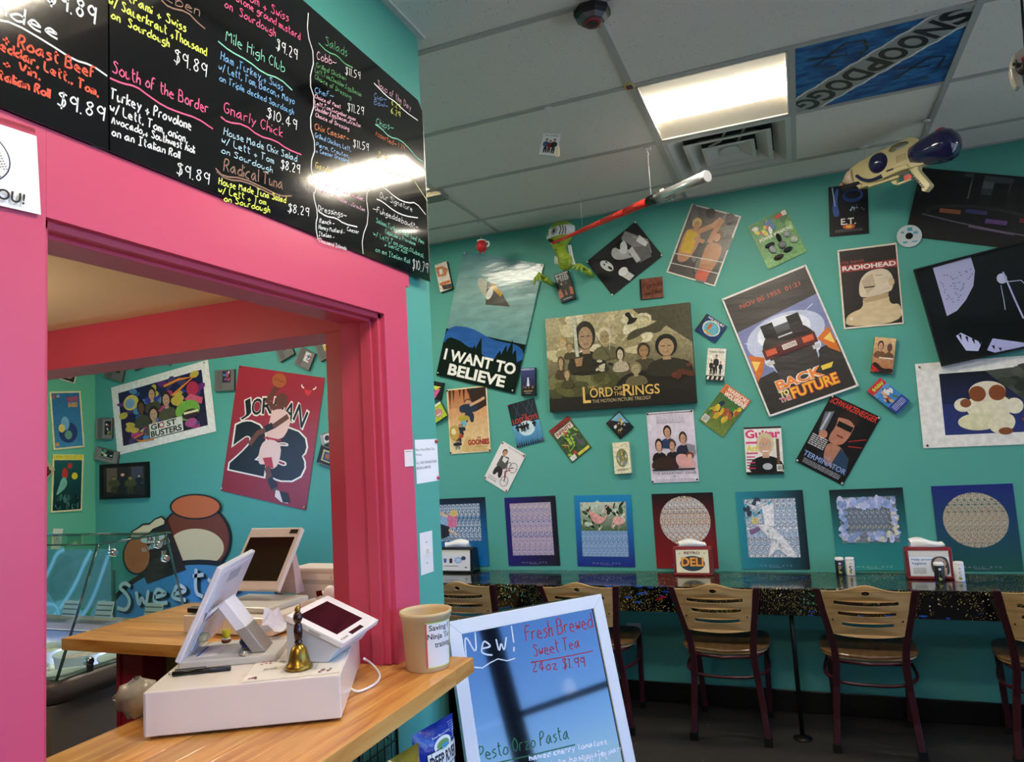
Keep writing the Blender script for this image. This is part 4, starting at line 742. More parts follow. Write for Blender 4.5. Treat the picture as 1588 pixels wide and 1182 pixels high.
cdc('tilted square disc case with people around a table', [(940, 656), (959, 639), (984, 661), (962, 682)], '20242a', lambda p: (p.poly([(.3, .05), (.95, .05), (.95, .7)], '7ab0c8'), blobs(p, 18, .15, .2, .75, .9, ['6a3a2c', 'e0dcd8', 'c8a040', '2c2c30', '9a9a98'], .06, .12)))
# battle canvas
def ops(p):
    G = ['b9ad84', 'a89c72', '8f8560']
    p.rect(0, 0, 1, .45, 'c4b68c', '8a8060'); p.rect(0, .45, 1, .8, '8a8060', '3a3624'); p.rect(0, .8, 1, 1, '3a3426', '1e1813'); p.poly([(1, 0), (.62, 0), (.7, .12), (.8, .16), (1, .4)], '4e4838'); blobs(p, 40, .02, .02, .7, .42, ['cdc29a', 'b8ad88', 'a2966e', 'ddd4b4'], .04, .1)
    blobs(p, 18, .02, .62, .5, .8, ['5f5e34', '4a4a28', '77744a'], .05, .12); p.poly([(.46, .8), (.52, .68), (.66, .62), (.82, .58), (1, .55), (1, 1), (.42, 1)], '211b15'); p.poly([(0, .86), (1, .84), (1, 1), (0, 1)], '1b1511')
    p.poly([(.56, .33), (.6, .22), (.72, .2), (.82, .12), (.92, .1), (.84, .2), (.78, .28), (.7, .24), (.64, .3)], '4c4734'); p.poly([(.6, .1), (.56, .05), (.6, .02), (.62, .1), (.66, .09), (.63, .15), (.57, .16)], '1e1c16')
    def P_(x, y, w_, h, s, hr, t): bust(p, x, y, w_, h, s, hr, t)
    P_(.285, .08, .3, .56, 'b08f70', '2c2419', '2b2418'); P_(.42, .16, .2, .34, 'a8946c', 'd8ccae', '6a6244'); P_(.12, .22, .12, .22, 'c8b48e', 'b89a5c', 'a89c70'); P_(.17, .28, .1, .18, 'b89c74', '8a7a50', '4a4430'); P_(.52, .38, .12, .26, 'd0bca0', '1e1812', 'b8aa90'); P_(.68, .36, .18, .28, 'a8845c', '3c3020', '4a4230'); P_(.83, .3, .3, .42, 'b0916e', '1a1611', '2e2a1c'); P_(.62, .55, .16, .24, 'a89a74', '8a7e5a', '6a6044'); P_(.1, .42, .1, .24, 'b89a74', '5a4830', '4a3c26'); P_(.14, .56, .1, .2, 'b89a74', '7a6640', '4a4428')
    p.poly([(.2, .02), (.222, .02), (.235, .44), (.21, .44)], 'c8c8b8'); p.rect(.17, .44, .27, .46, '4a4030'); p.poly([(.2, .46), (.26, .45), (.25, .54), (.21, .54)], 'a8805c'); p.line([(.46, .1), (.45, .4)], .004, 'cdc6a4'); p.line([(.36, .24), (.46, .5)], .003, '3a3220')
    blobs(p, 10, .32, .5, .46, .6, ['3a3424', 'c8c0a4', '2a261c'], .015, .035); blobs(p, 6, .86, .6, .98, .75, ['5a2c1c', '6a3020'], .02, .05); p.line([(.2, .62), (.24, .6), (.28, .63), (.33, .6)], .004, '16120d')
    p.text('L', .245, .76, .3, .93, 'e0b868', .015); p.text('ORD', .295, .78, .455, .88, 'e0b868', .012); p.text('OF', .465, .78, .52, .82, 'e0b868', .01); p.text('THE', .462, .835, .525, .875, 'e0b868', .01); p.text('THE', .28, .755, .33, .785, 'c8a058', .005); p.text('R', .525, .765, .59, .885, 'e0b868', .012); p.text('INGS', .588, .785, .77, .885, 'e0b868', .012); p.text('THE MOTION PICTURE TRILOGY', .31, .9, .71, .935, 'c8b48a', .0)
sheet('canvas_print', 'wide sepia canvas of cloaked figures with gold title lettering', 'canvas', [(844, 495), (1070, 469), (1080, 624), (855, 640)], .035, '8a8060', ops, INKF, gap=.003, side='2a231b')
# comics
def comic(label, cs, base, ops): return sheet('comic_book', label, 'comic', cs, .004, base, ops, INKF, gap=.002, side='c8c8c0')
comic('yellow and green action comic with orange masthead under the car poster', [(1127, 596), (1166, 622), (1120, 678), (1083, 650)], 'd8723c', lambda p: (p.rect(0, .22, 1, 1, '3c6a38', '7a8a3c'), p.text('WARRIORS', .15, .02, .95, .12, 'f0ece0', .02), p.text('WOLVERINE', .15, .13, .98, .24, 'f4f0e4', .03), blobs(p, 26, .1, .3, .9, .9, ['d8b838', '2c5a9a', '3c7a3c', 'c8a830', 'a85a34', '1c2c4a'], .05, .13), p.rect(.04, .8, .26, .96, 'f0f0ea'), [p.rect(.07 + .025 * i, .82, .08 + .025 * i, .94, '222222') for i in range(7)]))
comic('green vine-covered comic standing on its corner below the canvas', [(850, 669), (880, 646), (919, 692), (888, 718)], '3f5a3a', lambda p: (p.rect(0, 0, 1, .12, '8a2c28'), p.text('WORLD', .2, .1, .8, .17, '2c2c2c', .01), p.rect(.1, .15, .92, .3, 'e8d8cc'), p.text('INFINITY', .14, .17, .88, .28, '8a3c34', .03), blobs(p, 30, .08, .32, .92, .88, ['8ab83c', '4a6a34', 'a8c850', '2c3c28', '6a5a70', 'c84a34'], .04, .09), p.line([(.1, .5), (.3, .6), (.2, .75), (.5, .7), (.6, .45), (.85, .5)], .006, 'b0d040'), p.rect(.06, .86, .3, .98, 'e8e8e0'), p.rect(.4, .9, .95, .97, 'd8d050')))
# magazine
def ops(p):
    p.rect(0, 0, 1, .04, '3a2024'); p.text('Guitar', .03, .06, .97, .24, 'e0407c', .04); bust(p, .55, .14, 1.0, .86, 'd8a98c', 'd8c8a0', '141416'); p.rect(.42, .36, .5, .41, 'b8b8c0'); p.rect(.6, .36, .68, .41, 'b8b8c0'); p.rect(.47, .5, .64, .53, 'f4f0ec'); p.text('Art', .04, .38, .36, .52, 'e8d838', .03); p.rect(.03, .31, .34, .35, 'e0407c'); p.rect(.03, .54, .34, .57, 'e0407c')
    for i, c_ in enumerate(('d84a80', '444444', 'd84a80', '444444', 'c83c6c')): p.rect(.03, .62 + .06 * i, .26 + .02 * (i % 2), .645 + .06 * i, c_)
    p.rect(.84, .26, .92, .82, '5a3a28'); [p.rect(.84, .28 + .04 * i, .92, .284 + .04 * i, 'c8b89a') for i in range(13)]; p.ell(.58, .84, .13, .07, 'b8bcc4'); p.rect(.82, .8, .97, .94, 'f0ece4'); [p.rect(.84 + .017 * i, .82, .85 + .017 * i, .91, '222222') for i in range(7)]; p.rect(0, .95, 1, 1, '1c1c20')
sheet('magazine', 'guitar magazine with a grey-haired man in glasses on the cover', 'magazine', [(1153, 663), (1211, 661), (1216, 735), (1158, 736)], .012, 'f0ece8', ops, INKP, gap=.002, side='2a2a2a')
def ops(p):
    p.text('SCHWARZENEGGER', .03, .02, .97, .1, 'd8382c', .02); p.poly([(.3, .2), (.36, .34), (.33, .5), (.38, .58), (.62, .56), (.68, .4), (.66, .2), (.5, .12)], 'b87a62'); p.poly([(.3, .24), (.36, .12), (.56, .08), (.7, .16), (.68, .26), (.55, .2), (.38, .22)], '2c1c18'); p.rect(.36, .27, .66, .345, '0e0e12'); p.rect(.45, .44, .58, .46, '6a2c2a'); p.poly([(.36, .58), (.64, .56), (.8, .66), (.84, .86), (.5, .86), (.4, .74)], 'b47a62'); p.poly([(.64, .58), (.86, .66), (.95, .86), (.7, .88), (.62, .8)], '26405c'); p.poly([(.36, .58), (.4, .74), (.5, .86), (.36, .86), (.26, .7)], '141c26')
    p.poly([(.05, .24), (.2, .18), (.22, .5), (.12, .52)], '6a6e78'); p.rect(.12, .22, .16, .48, 'b8bcc8'); p.ell(.22, .52, .08, .06, 'c08468'); p.line([(.7, .46), (.97, .34)], .004, 'c83028'); p.line([(.74, .52), (.97, .46)], .004, 'c83028'); lines(p, .04, .56, .36, .72, 6, 'c8c8cc', .55)
    p.text('TERMINATOR', .06, .8, .94, .88, '4a6098', .03); p.text('TERMINATOR', .07, .805, .93, .872, '9ab0d8', .0); p.text('THE', .44, .765, .56, .79, '9ab0d8', .01); lines(p, .12, .9, .88, .97, 4, '9a9aa0', .55)
sheet('poster', 'black tilted poster of a man in dark sunglasses, red lettering on top', 'poster', [(1291, 612), (1367, 648), (1306, 752), (1232, 715)], .001, '0e0d10', ops, INKP, gap=.004, pins=[(.03, .02, 'c8c8c8'), (.97, .02, 'c8c8c8'), (.03, .98, 'c8c8c8'), (.97, .98, 'c8c8c8')])
def ops(p):
    p.rect(0, 0, 1, .5, 'e8ddea', 'dccfe2'); p.rect(0, .5, 1, 1, 'dccfe2', 'e6dcea'); p.rect(.03, .02, .97, .03, '444044'); lines(p, .2, .05, .8, .18, 6, 'b0a6b4', .35)
    bust(p, .42, .2, .36, .32, 'c8987c', '1e1818', '2c3c68'); bust(p, .74, .3, .34, .32, 'c8987c', '2c201a', '26283c'); bust(p, .22, .38, .34, .34, 'd0a68c', '161416', '18181c'); bust(p, .5, .4, .3, .3, 'c8987c', '4a3a28', '1c1e24'); p.poly([(.03, .72), (.2, .64), (.5, .62), (.62, .78), (.6, .82), (.05, .82)], '3a2824'); p.poly([(.56, .62), (.74, .6), (.94, .7), (.98, .8), (.7, .82), (.56, .74)], 'e0a8a4'); p.ell(.86, .63, .08, .05, '7a3a2a'); p.ell(.85, .65, .05, .035, 'e0b098'); p.poly([(.8, .46), (.98, .5), (.98, .62), (.84, .58)], '8a8a94')
    p.rect(.05, .81, .95, .83, '2c2426'); p.text('THE BREAKFAST CLUB', .04, .853, .96, .884, '4a3c46', .0); p.ell(.5, .915, .03, .015, 'b8b0bc'); lines(p, .1, .95, .9, .98, 2, 'b8aebc', .4)
sheet('poster', 'pale lilac poster of five seated teenagers on the teal wall', 'poster', [(1002, 640), (1074, 636), (1085, 746), (1011, 750)], .001, 'e8dfea', ops, INKP, gap=.003, pins=[(.03, .02, '1c1c20'), (.97, .02, '1c1c20'), (.97, .97, '1c1c20'), (.03, .98, '1c1c20')])
def ops(p):
    p.rect(0, 0, 1, .5, '1a2028', '232c36'); p.rect(0, .5, 1, 1, '6ab0d8', '3a7aa8'); p.ell(.5, .62, .3, .17, 'cfe8f4'); [p.line([(x, .02), (y, .42)], .002, '4a6078') for x, y in ((.2, .4), (.4, .15), (.5, .8), (.8, .5), (.75, .95), (.95, .7))]
    p.text('THE', .42, .3, .6, .35, 'c83c34', .01); p.text('LOST BOYS', .06, .36, .97, .47, 'c83c34', .02)
    for x, h in ((.18, .14), (.33, .16), (.42, .18), (.54, .15), (.8, .12)): person(p, x, .49, h + .03, '16181c', '16181c', '16181c', '16181c', .1)
    for i in range(12): x = .04 + .083 * i; h = .05 + .05 * ((i * 7) % 5) / 4; p.poly([(x - .03, 1), (x, 1 - h - .04), (x + .03, 1)], '101820')
sheet('poster', 'small blue poster of hanging figures before a full moon', 'poster', [(786, 629), (827, 617), (845, 684), (803, 694)], .001, '1a2028', ops, INKP, gap=.003, pins=[(.04, .02, 'b83040'), (.97, .97, 'b83040'), (.1, .98, 'b83040')])
def ops(p):
    p.text('THE STORY OF A REBEL AND HIS BIKE', .3, .04, .9, .065, '4a3030'); p.poly([(.22, .3), (.5, .26), (.6, .5), (.42, .62), (.2, .56)], '5c5854'); p.poly([(.22, .54), (.5, .56), (.56, .78), (.44, .8), (.36, .66), (.3, .8), (.18, .78)], '34302e'); p.ell(.28, .2, .09, .08, '2c1e18'); p.ell(.29, .22, .07, .07, 'c8987c'); p.poly([(.3, .3), (.5, .3), (.46, .42), (.32, .4)], 'ece8e4')
    for cx_, cy_ in ((.8, .42), (.72, .8)):
        p.line(circ(cx_, cy_, .14, .12, 20) + [(cx_ + .14, cy_)], .003, '2a2422'); p.line([(cx_ - .13, cy_), (cx_ + .13, cy_)], .0015, '2a2422')
    p.line([(.8, .42), (.6, .52), (.72, .8), (.58, .6), (.74, .5)], .006, '8a2c24'); p.line([(.52, .4), (.62, .34), (.7, .4)], .004, '2a2422'); p.text('the big adventure', .1, .84, .44, .87, '3c2c40', .01); p.text('of a big man', .12, .89, .46, .93, '3c2c40', .02)
sheet('tin_sign', 'white round-cornered sign of a man in a grey suit with a bicycle', 'sign', [(780, 684), (816, 706), (786, 764), (749, 742)], .001, 'efe9e6', ops, INK, gap=.004, round_=.012, pins=[(.05, .04, '8a2c38'), (.95, .04, '8a2c38'), (.95, .96, '8a2c38'), (.05, .96, '8a2c38')])
def ops(p):
    p.rect(.03, .02, .97, .98, 'b8683c', 'e8cf9a'); p.rect(.03, .3, .97, .98, 'd89a68', 'ecd8a4'); p.poly([(.5, .02), (.97, .02), (.97, .3), (.7, .38), (.6, .2)], '35211a'); [p.poly([(x, .02), (x + .06, .02), (x + .02, .02 + h)], '3c241a') for x, h in ((.05, .3), (.14, .2), (.3, .14), (.4, .22), (.55, .2))]
    person(p, .52, .18, .36, 'd09878', '5a3a24', '26344a', '26344a', .3); p.line([(.56, .28), (.8, .22), (.93, .18)], .018, 'd8a888'); person(p, .38, .38, .22, 'd0a080', 'b08a4c', 'b8a840', '7ab0c8', .18); person(p, .3, .56, .18, 'd0a080', '2a2420', '2c3040', '2c3040', .16); person(p, .24, .68, .15, 'd0a080', '2a2420', 'b83c34', '34383c', .15); person(p, .2, .8, .14, 'd0a080', '2a2420', '2a2a2c', '8a8a80', .14); p.ell(.14, .68, .13, .12, 'c8a050'); p.ell(.12, .66, .06, .05, 'e8d8a8'); p.poly([(.3, .92), (.45, .72), (.6, .8), (.97, .96), (.97, .98), (.3, .98)], 'dcb87a')
    p.text('THE', .68, .765, .78, .79, 'a82c34', .02); p.text('GOONIES', .46, .8, .98, .885, 'a8202c', .045); lines(p, .6, .91, .95, .925, 1, 'a08050')
sheet('poster', 'warm orange poster of a boy climbing in a cave', 'poster', [(693, 604), (755, 598), (761, 700), (698, 705)], .001, 'ecdcb4', ops, INKP, gap=.004, pins=[(.02, .02, '5a2428'), (.98, .02, '5a2428'), (.98, .98, '8a2c30'), (.02, .98, '5a2428')])
# ---- seven framed-look stereogram posters above the bar
CA = stereo('stereogram_beach', ['2a5a9c', 'e8e4d0', '4a88c0', '16243c', 'd8e4ec'], .03, (70, 60), 1)
CB = stereo('stereogram_rainbow', ['e8d860', '2c6cb0', 'e4e8e4', 'c8508a', '4aa0c0', 'e0c0d0', '2a4a9a'], .036, (110, 110), 2)
CC = stereo('stereogram_blue', ['dce8f0', '5a88c0', '8ab0d8', '3a5c9c', 'b8d0e4'], .028, (120, 130), 3)
CD_ = stereo('stereogram_teapots', ['f0f0ec', '4a78a8', 'e8e8e4', 'c88a4a', '20304c', 'e8e4dc'], .034, (90, 70), 4)
CE = stereo('stereogram_ice', ['ecf0f4', '5a8ac4', 'd8e4f0', '28486c', 'f4f4f8'], .032, (80, 80), 5)
CF_ = stereo('stereogram_black', ['d0d8ec', '2c3c58', '8aa0c0', '14161c', 'c8c8a8'], .026, (120, 110), 6)
CG = stereo('stereogram_faces', ['e8e2cc', '3c3430', 'd8cfae', '6a3c34', 'e4dcc8', '2c5a58'], .03, (80, 90), 7)
GRP = None
def me(label, cs, c0, c1, hor, pts, m_, extra=None, txt='8a90b0'):
    def ops(p): p.rect(0, 0, 1, 1, c0, c1, hor); p.text('M A G I C   E Y E', .27, .943, .75, .966, txt, .0); p.rect(.42, .972, .6, .976, txt)
    o_, p = sheet('poster', label, 'poster', cs, .0012, c0, ops, INK, gap=.002)
    inset(o_, p, pts, m_)
    if extra: p.m = MB(); extra(p); p.m.build('drawing', INKF, o_)
sq = lambda a, b_, c_, d: [(a, b_), (c_, b_), (c_, d), (a, d)]
def e1(p):
    p.ell(.35, .35, .14, .1, '98b8d8', .4); p.line([(.12, .16), (.3, .24), (.42, .3)], .02, 'e0c0a0'); p.poly([(.36, .24), (.52, .26), (.5, .42), (.34, .44)], 'd87a9c'); p.ell(.46, .22, .07, .05, 'e0c070'); p.poly([(.2, .36), (.38, .42), (.36, .56), (.18, .6)], '2c2c34'); p.line([(.36, .46), (.5, .54)], .016, 'e0c0a0')
me('blue beach swimmer stereogram poster behind the black napkin box', [(660, 774), (752, 772), (759, 877), (668, 880)], '12161c', '1a7ac0', False, sq(.14, .09, .9, .63), CA, e1)
me('purple-framed rainbow dot stereogram poster', [(782, 772), (861, 769), (869, 877), (789, 878)], '26206c', '15161f', True, sq(.1, .09, .9, .85), CB)
def e3(p):
    p.rect(.1, .1, .9, .5, 'd0d8c4', '4a6a44'); blobs(p, 60, .12, .12, .88, .48, ['e8ece0', '3a5a38', '8aa084', 'c8d4c0', '22301f'], .015, .06); p.poly([(.3, .22), (.42, .28), (.56, .34), (.42, .42), (.3, .36), (.24, .2)], 'e8a8a0'); p.line([(.52, .36), (.56, .28), (.53, .2), (.6, .14), (.64, .18)], .007, 'eab0a8'); p.ell(.76, .36, .1, .06, 'eab0a8'); p.line([(.68, .36), (.64, .44), (.68, .47)], .006, 'eab0a8'); p.line([(.4, .4), (.4, .5)], .003, 'd89a94'); p.line([(.75, .4), (.76, .5)], .003, 'd89a94')
me('bright blue stereogram poster with two pink flamingos', [(889, 769), (977, 767), (987, 880), (897, 878)], '1a88c0', '1c2a84', False, sq(.1, .5, .9, .86), CC, e3)
me('black to dark red stereogram poster with a round picture', [(1009, 766), (1105, 764), (1115, 882), (1020, 882)], '101014', '8a1c24', False, circ(.52, .37, .41, .33), CD_)
def e5(p):
    blobs(p, 40, .14, .11, .55, .4, ['f0f2f4', 'd8dce0', '38485c', '5ab0cc', 'a8b4c8'], .015, .06); p.poly([(.38, .2), (.56, .16), (.54, .46), (.4, .44)], 'f4f4f8'); p.ell(.26, .38, .05, .045, 'e0cc84'); p.poly([(.16, .5), (.34, .44), (.36, .48), (.18, .56)], '8a6a98'); p.poly([(.28, .42), (.44, .44), (.62, .54), (.74, .7), (.86, .86), (.7, .84), (.56, .72), (.44, .84), (.4, .84), (.5, .62), (.36, .52)], 'f0f0f4'); blobs(p, 14, .3, .5, .8, .84, ['ffffff', 'c0c8dc', 'a8c4c8'], .01, .03)
me('pale icy blue stereogram poster with a white running figure', [(1140, 763), (1245, 760), (1256, 883), (1151, 883)], '2a8ca0', '16202c', True, sq(.12, .1, .88, .85), CE, e5)
def e6(p):
    blobs(p, 50, .12, .13, .88, .22, ['a8b8e8', 'c4cef0', '8fa8d8', 'd8d8f0'], .03, .07); blobs(p, 40, .12, .55, .88, .62, ['a8b8e8', 'c4cef0', '8fa8d8', 'd8d8c8'], .03, .06); blobs(p, 26, .12, .2, .2, .58, ['a8b8e8', 'c4cef0', '8fa8d8'], .02, .05); blobs(p, 26, .82, .2, .88, .58, ['a8b8e8', 'c4cef0', 'e0dcc8'], .02, .05)
me('black to teal stereogram poster with a lilac cracked border', [(1287, 760), (1400, 756), (1414, 885), (1297, 885)], '12161e', '2f9aa0', False, sq(.11, .1, .89, .66), CF_, e6, '9ad0d0')
me('navy to dark green stereogram poster with a beige oval picture', [(1446, 754), (1571, 750), (1587, 886), (1457, 886)], '1f2a78', '1d5a50', False, circ(.5, .41, .4, .32), CG)
# ================================================================ ICE CREAM SIDE: WALL ITEMS
fx = lambda a, b_: onX(a, b_, XL + .012)
fx2 = lambda a, b_: onX(a, b_, XL + .03)
def ops(p):
    p.rect(.05, .03, .95, .97, '2c6a90', '3f86a8'); p.rect(.08, .06, .14, .12, 'd84a48'); p.text('25', .2, .06, .3, .1, 'e8e0b8', .02); p.text('MUPPET', .52, .1, .9, .19, 'd8404a', .03); p.text('BABIES', .56, .2, .86, .28, 'e8a83c', .03); p.ell(.5, .72, .3, .18, '27406c'); p.ell(.42, .56, .13, .12, '7ab0c8'); p.ell(.3, .64, .1, .07, 'e8c860'); p.ell(.5, .76, .12, .08, '6a9a7c'); p.rect(.08, .88, .18, .94, 'e0a850')
sheet('tray_puzzle', 'cream-edged blue tray puzzle, upper one on the green wall', 'puzzle', [(79, 609), (127, 605), (129, 695), (81, 697)], .012, 'e8dca0', ops, INKP, gap=0, fn=fx, side='cfc48c')
def ops(p):
    p.rect(.05, .1, .95, .97, '1d5a54', '0c2420'); p.rect(.02, .01, .98, .09, 'e0d040'); p.text('tray puzzle', .08, .03, .3, .06, '6a6a28'); p.ell(.55, .2, .08, .05, 'c83a2c'); p.ell(.4, .34, .1, .1, 'c8382c'); p.poly([(.3, .4), (.44, .4), (.5, .54), (.3, .66), (.12, .72), (.2, .6)], '7ab89a'); p.ell(.72, .38, .1, .06, 'e0c83c'); blobs(p, 24, .15, .74, .9, .93, ['2c5a48', '4a7a68', '0c1c18'], .03, .07)
sheet('tray_puzzle', 'dark green tray puzzle with yellow top band, lower one on the green wall', 'puzzle', [(80, 706), (128, 704), (129, 793), (81, 794)], .012, 'e8dca0', ops, INKP, gap=0, fn=fx, side='cfc48c')
sheet('picture_card', 'tilted card with a pink and black picture at the top of the green wall', 'picture', [(84, 553), (124, 566), (114, 595), (74, 582)], .006, 'e8dcc0', lambda p: (p.rect(.05, .05, .95, .95, '2a2826'), p.ell(.45, .6, .3, .25, 'c89a94'), p.ell(.7, .75, .15, .1, 'c87a70')), INKF, gap=0, fn=fx)
sheet('picture_card', 'tilted dark jungle card half hidden by the left pink post', 'picture', [(47, 693), (79, 723), (56, 775), (24, 745)], .008, 'c8b888', lambda p: (p.rect(.04, .12, .96, .96, '241c18'), blobs(p, 24, .1, .15, .9, .9, ['5a3a28', '4a5a58', '2c4a2c', '7a7a74'], .05, .12)), INKF, gap=0, fn=fx2)
o_, p = sheet('light_switch', 'cream light switch plate on the green wall behind the glass case', 'switch', [(81, 820), (96, 820), (96, 852), (81, 852)], .006, 'e4dfc0', None, INK, gap=0, fn=fx)
b_ = MB(); c = p.P(.5, .5); b_.obox(c + Vector((.004, 0, .004)), (.012, 0, .004), (0, .01, 0), (-.004, 0, .016)); b_.build('toggle', mat('ivory_toggle', 'e0dcd4', .3), o_)
def ops(p):
    p.rect(.07, .11, .93, .89, '1c1a4a', '2c1c3c'); blobs(p, 70, .1, .14, .9, .86, ['3a3a9c', '6a2c7a', '2c5a9c', 'c8b04a', '1a1c2c', '4a3a6c', 'b83c7c', '5c88b8'], .03, .08); p.ell(.2, .3, .08, .11, 'd8c060'); p.ell(.19, .31, .05, .07, '7aa0c8'); p.line([(.55, .2), (.7, .16), (.85, .18), (.7, .3), (.62, .36)], .02, 'e88a2c')
    bust(p, .42, .16, .18, .36, 'c89a80', '2a1c18', '4a4438'); bust(p, .3, .3, .18, .4, '6a4634', '16110f', '4a4438'); bust(p, .56, .28, .2, .4, 'c89a80', '3a2820', '55503c'); bust(p, .42, .44, .22, .4, 'c89a80', '2a1c18', '5a5540'); p.ell(.83, .34, .06, .1, 'b82c50'); p.poly([(.74, .46), (.8, .4), (.92, .5), (.9, .58)], 'd05a78'); p.ell(.76, .62, .12, .14, '7ab048'); p.ell(.78, .68, .08, .07, '3c1c30'); p.rect(.72, .64, .86, .67, 'f0e8b8'); p.ell(.78, .8, .06, .06, 'b0508c'); p.line([(.3, .78), (.2, .82), (.25, .88), (.4, .9)], .012, 'e8842c')
    p.rect(.365, .68, .7, .88, 'e8e4dc'); p.text('GH ST', .38, .69, .64, .77, '1a1a1e', .025); p.ell(.49, .73, .028, .04, 'c8282c'); p.ell(.49, .73, .018, .026, 'f0ece8'); p.text('BUSTERS', .375, .785, .685, .87, '1a1a1e', .03)
sheet('poster', 'white bordered colourful crowd poster with black lettering', 'poster', [(163, 601), (315, 566), (343, 661), (192, 707)], .001, 'f0ece8', ops, INKP, gap=.004, pins=[(.97, .03, '8a8a8a'), (.02, .98, '8a8a8a')])
def ops(p):
    p.rect(0, 0, 1, 1, 'a8283a', '8f1c2c'); p.poly([(.79, .1), (.84, .115), (.89, .1), (.875, .125), (.855, .15), (.825, .15), (.805, .125)], 'd83c40'); p.line([(.79, .1), (.765, .09), (.76, .075)], .011, 'f4ece4'); p.line([(.89, .1), (.915, .09), (.92, .075)], .011, 'f4ece4')
    for ch, a, y, rt in (('J', .07, .27, .03), ('O', .21, .235, .02), ('R', .34, .215, .008), ('D', .48, .21, -.004), ('A', .62, .225, -.018), ('N', .76, .25, -.03)):
        for g, c_, bd in ((.012, 'f4ece4', .05), (0, '111114', .015)): p.t4(ch, (a - g, y - g + rt), (a + .12 + g, y - g - rt), (a - g + rt * 1.6, y + .125 + g + rt), c_, bd)
    for ch, a, b_ in (('2', .06, .48), ('3', .5, .92)):
        for g, c_, bd in ((.02, 'f4ece4', .09), (0, '0e0e10', .07)): p.text(ch, a - g, .42 - g * .6, b_ + g, .82 + g * .6, c_, bd, tm=False)
    p.o += .0006
    sk = '6a3c2c'; p.line([(.52, .3), (.4, .24), (.5, .1)], .05, sk); p.ell(.5, .07, .085, .055, 'b05a30'); p.line([(.44, .06), (.56, .08)], .003, '3a1c14'); p.ell(.56, .22, .07, .06, sk); p.poly([(.46, .3), (.62, .28), (.7, .34), (.68, .44), (.62, .52), (.42, .52), (.46, .4)], 'ecc4bc'); p.line([(.66, .33), (.52, .42), (.34, .5), (.26, .6)], .04, sk); p.line([(.5, .42), (.42, .46)], .05, '1a1416')
    p.rect(.42, .515, .62, .53, 'b8283a'); p.poly([(.4, .53), (.63, .53), (.64, .7), (.56, .76), (.5, .72), (.38, .74)], 'ecc8c2'); p.poly([(.44, .68), (.54, .66), (.58, .74), (.5, .76)], 'b8283a'); p.line([(.5, .74), (.58, .86), (.68, .93)], .05, sk); p.line([(.55, .82), (.62, .89)], .055, '1a1830'); p.poly([(.64, .9), (.72, .9), (.8, .98), (.72, .98), (.64, .95)], 'e8d8d4'); p.poly([(.68, .9), (.78, .9), (.82, .97), (.74, .98)], '18141a'); p.ell(.6, .86, .05, .03, '18141a')
sheet('poster', 'dark red basketball poster with a large black 23 and a leaping player', 'poster', [(383, 564), (512, 594), (466, 783), (331, 763)], .001, '9c2434', ops, INK, gap=.004, pins=[(.02, .01, '303030'), (.01, .98, 'e0e0e0'), (.98, .98, 'c8b860')])
o_, p = sheet('framed_picture', 'small black framed photo of people in a brick alley', 'picture', [(155, 720), (229, 717), (230, 771), (156, 776)], .02, '17181c', lambda p: (p.rect(.07, .1, .93, .9, '34302e', '241f22'), p.rect(.14, .12, .36, .8, '6a5c50'), p.rect(.4, .12, .62, .5, '2c2a2c'), p.rect(.66, .12, .9, .6, '4a4a58'), person(p, .48, .26, .56, w_=.16), person(p, .3, .36, .5, '8a7a48', '4a5030', '4a4c2c', '3c3c28', .16), person(p, .64, .38, .5, '8a7a48', '4a5030', '4a4c2c', '3c3c28', .16), person(p, .82, .34, .4, w_=.1)), INKP, gap=0, side='0c0c0e')
for a, b_, c_, d in ((0, 0, 1, .08), (0, .92, 1, 1), (0, .08, .055, .92), (.945, .08, 1, .92)): q = MB(); q.hexa(p.P(a, b_), p.P(c_, b_), p.P(c_, d), p.P(a, d), p.n * .006); q.build('frame_bar', BLACK, o_)
# game cartridges
def cart(label, cs, body, ops, kind='nes'):
    def base(p):
        if kind == 'nes': p.rect(.1, .04, .38, .96, '66625f'); p.rect(.38, .03, .4, .97, '47433f')
        if kind == 'snes': [p.rect(.02 + .02 * i, .08, .03 + .02 * i, .92, '7a7674') for i in range(5)]; [p.rect(.9 + .02 * i, .08, .91 + .02 * i, .92, '7a7674') for i in range(5)]; p.rect(.2, .7, .8, .74, '3a3838')
        if ops: ops(p)
    o_, p = sheet('game_cartridge', label, 'cartridge', cs, .019, body, base, mat('cartridge_print', 'ATTR', .5, var=.1, vs=60), gap=.001, side='4a4644', group='grey game cartridges on the teal wall')
    for v in ((.0, .06), (.94, 1.)):
        q = MB(); q.hexa(p.P(.12, v[0]), p.P(.9, v[0]), p.P(.9, v[1]), p.P(.12, v[1]), p.n * .0015); q.build('ridge', mat('cartridge_ridge', '6e6a67', .5), o_)
LB_ = lambda a, b_, cols: (lambda p: (p.rect(.46, .1, .8, .62, 'e8e4e0' if a else '141418'), blobs(p, 8, .5, .14, .76, .58, cols, .04, .09)))
cart('grey cartridge with an orange and green label, first below the crimson beam at left', [(169, 553), (197, 562), (187, 592), (159, 584)], '78736f', LB_(0, 0, ['d88a2c', '5c9a3c', '3a78b8']))
cart('grey cartridge peeking under the crimson beam above the ghost poster corner', [(199, 545), (228, 532), (241, 560), (212, 573)], '78736f', LB_(0, 0, ['b8b4b0', '5a5a60']))
cart('grey cartridge corner barely showing under the crimson beam', [(245, 529), (272, 540), (262, 566), (235, 555)], '78736f', LB_(0, 0, ['b8b4b0', '5a5a60']))
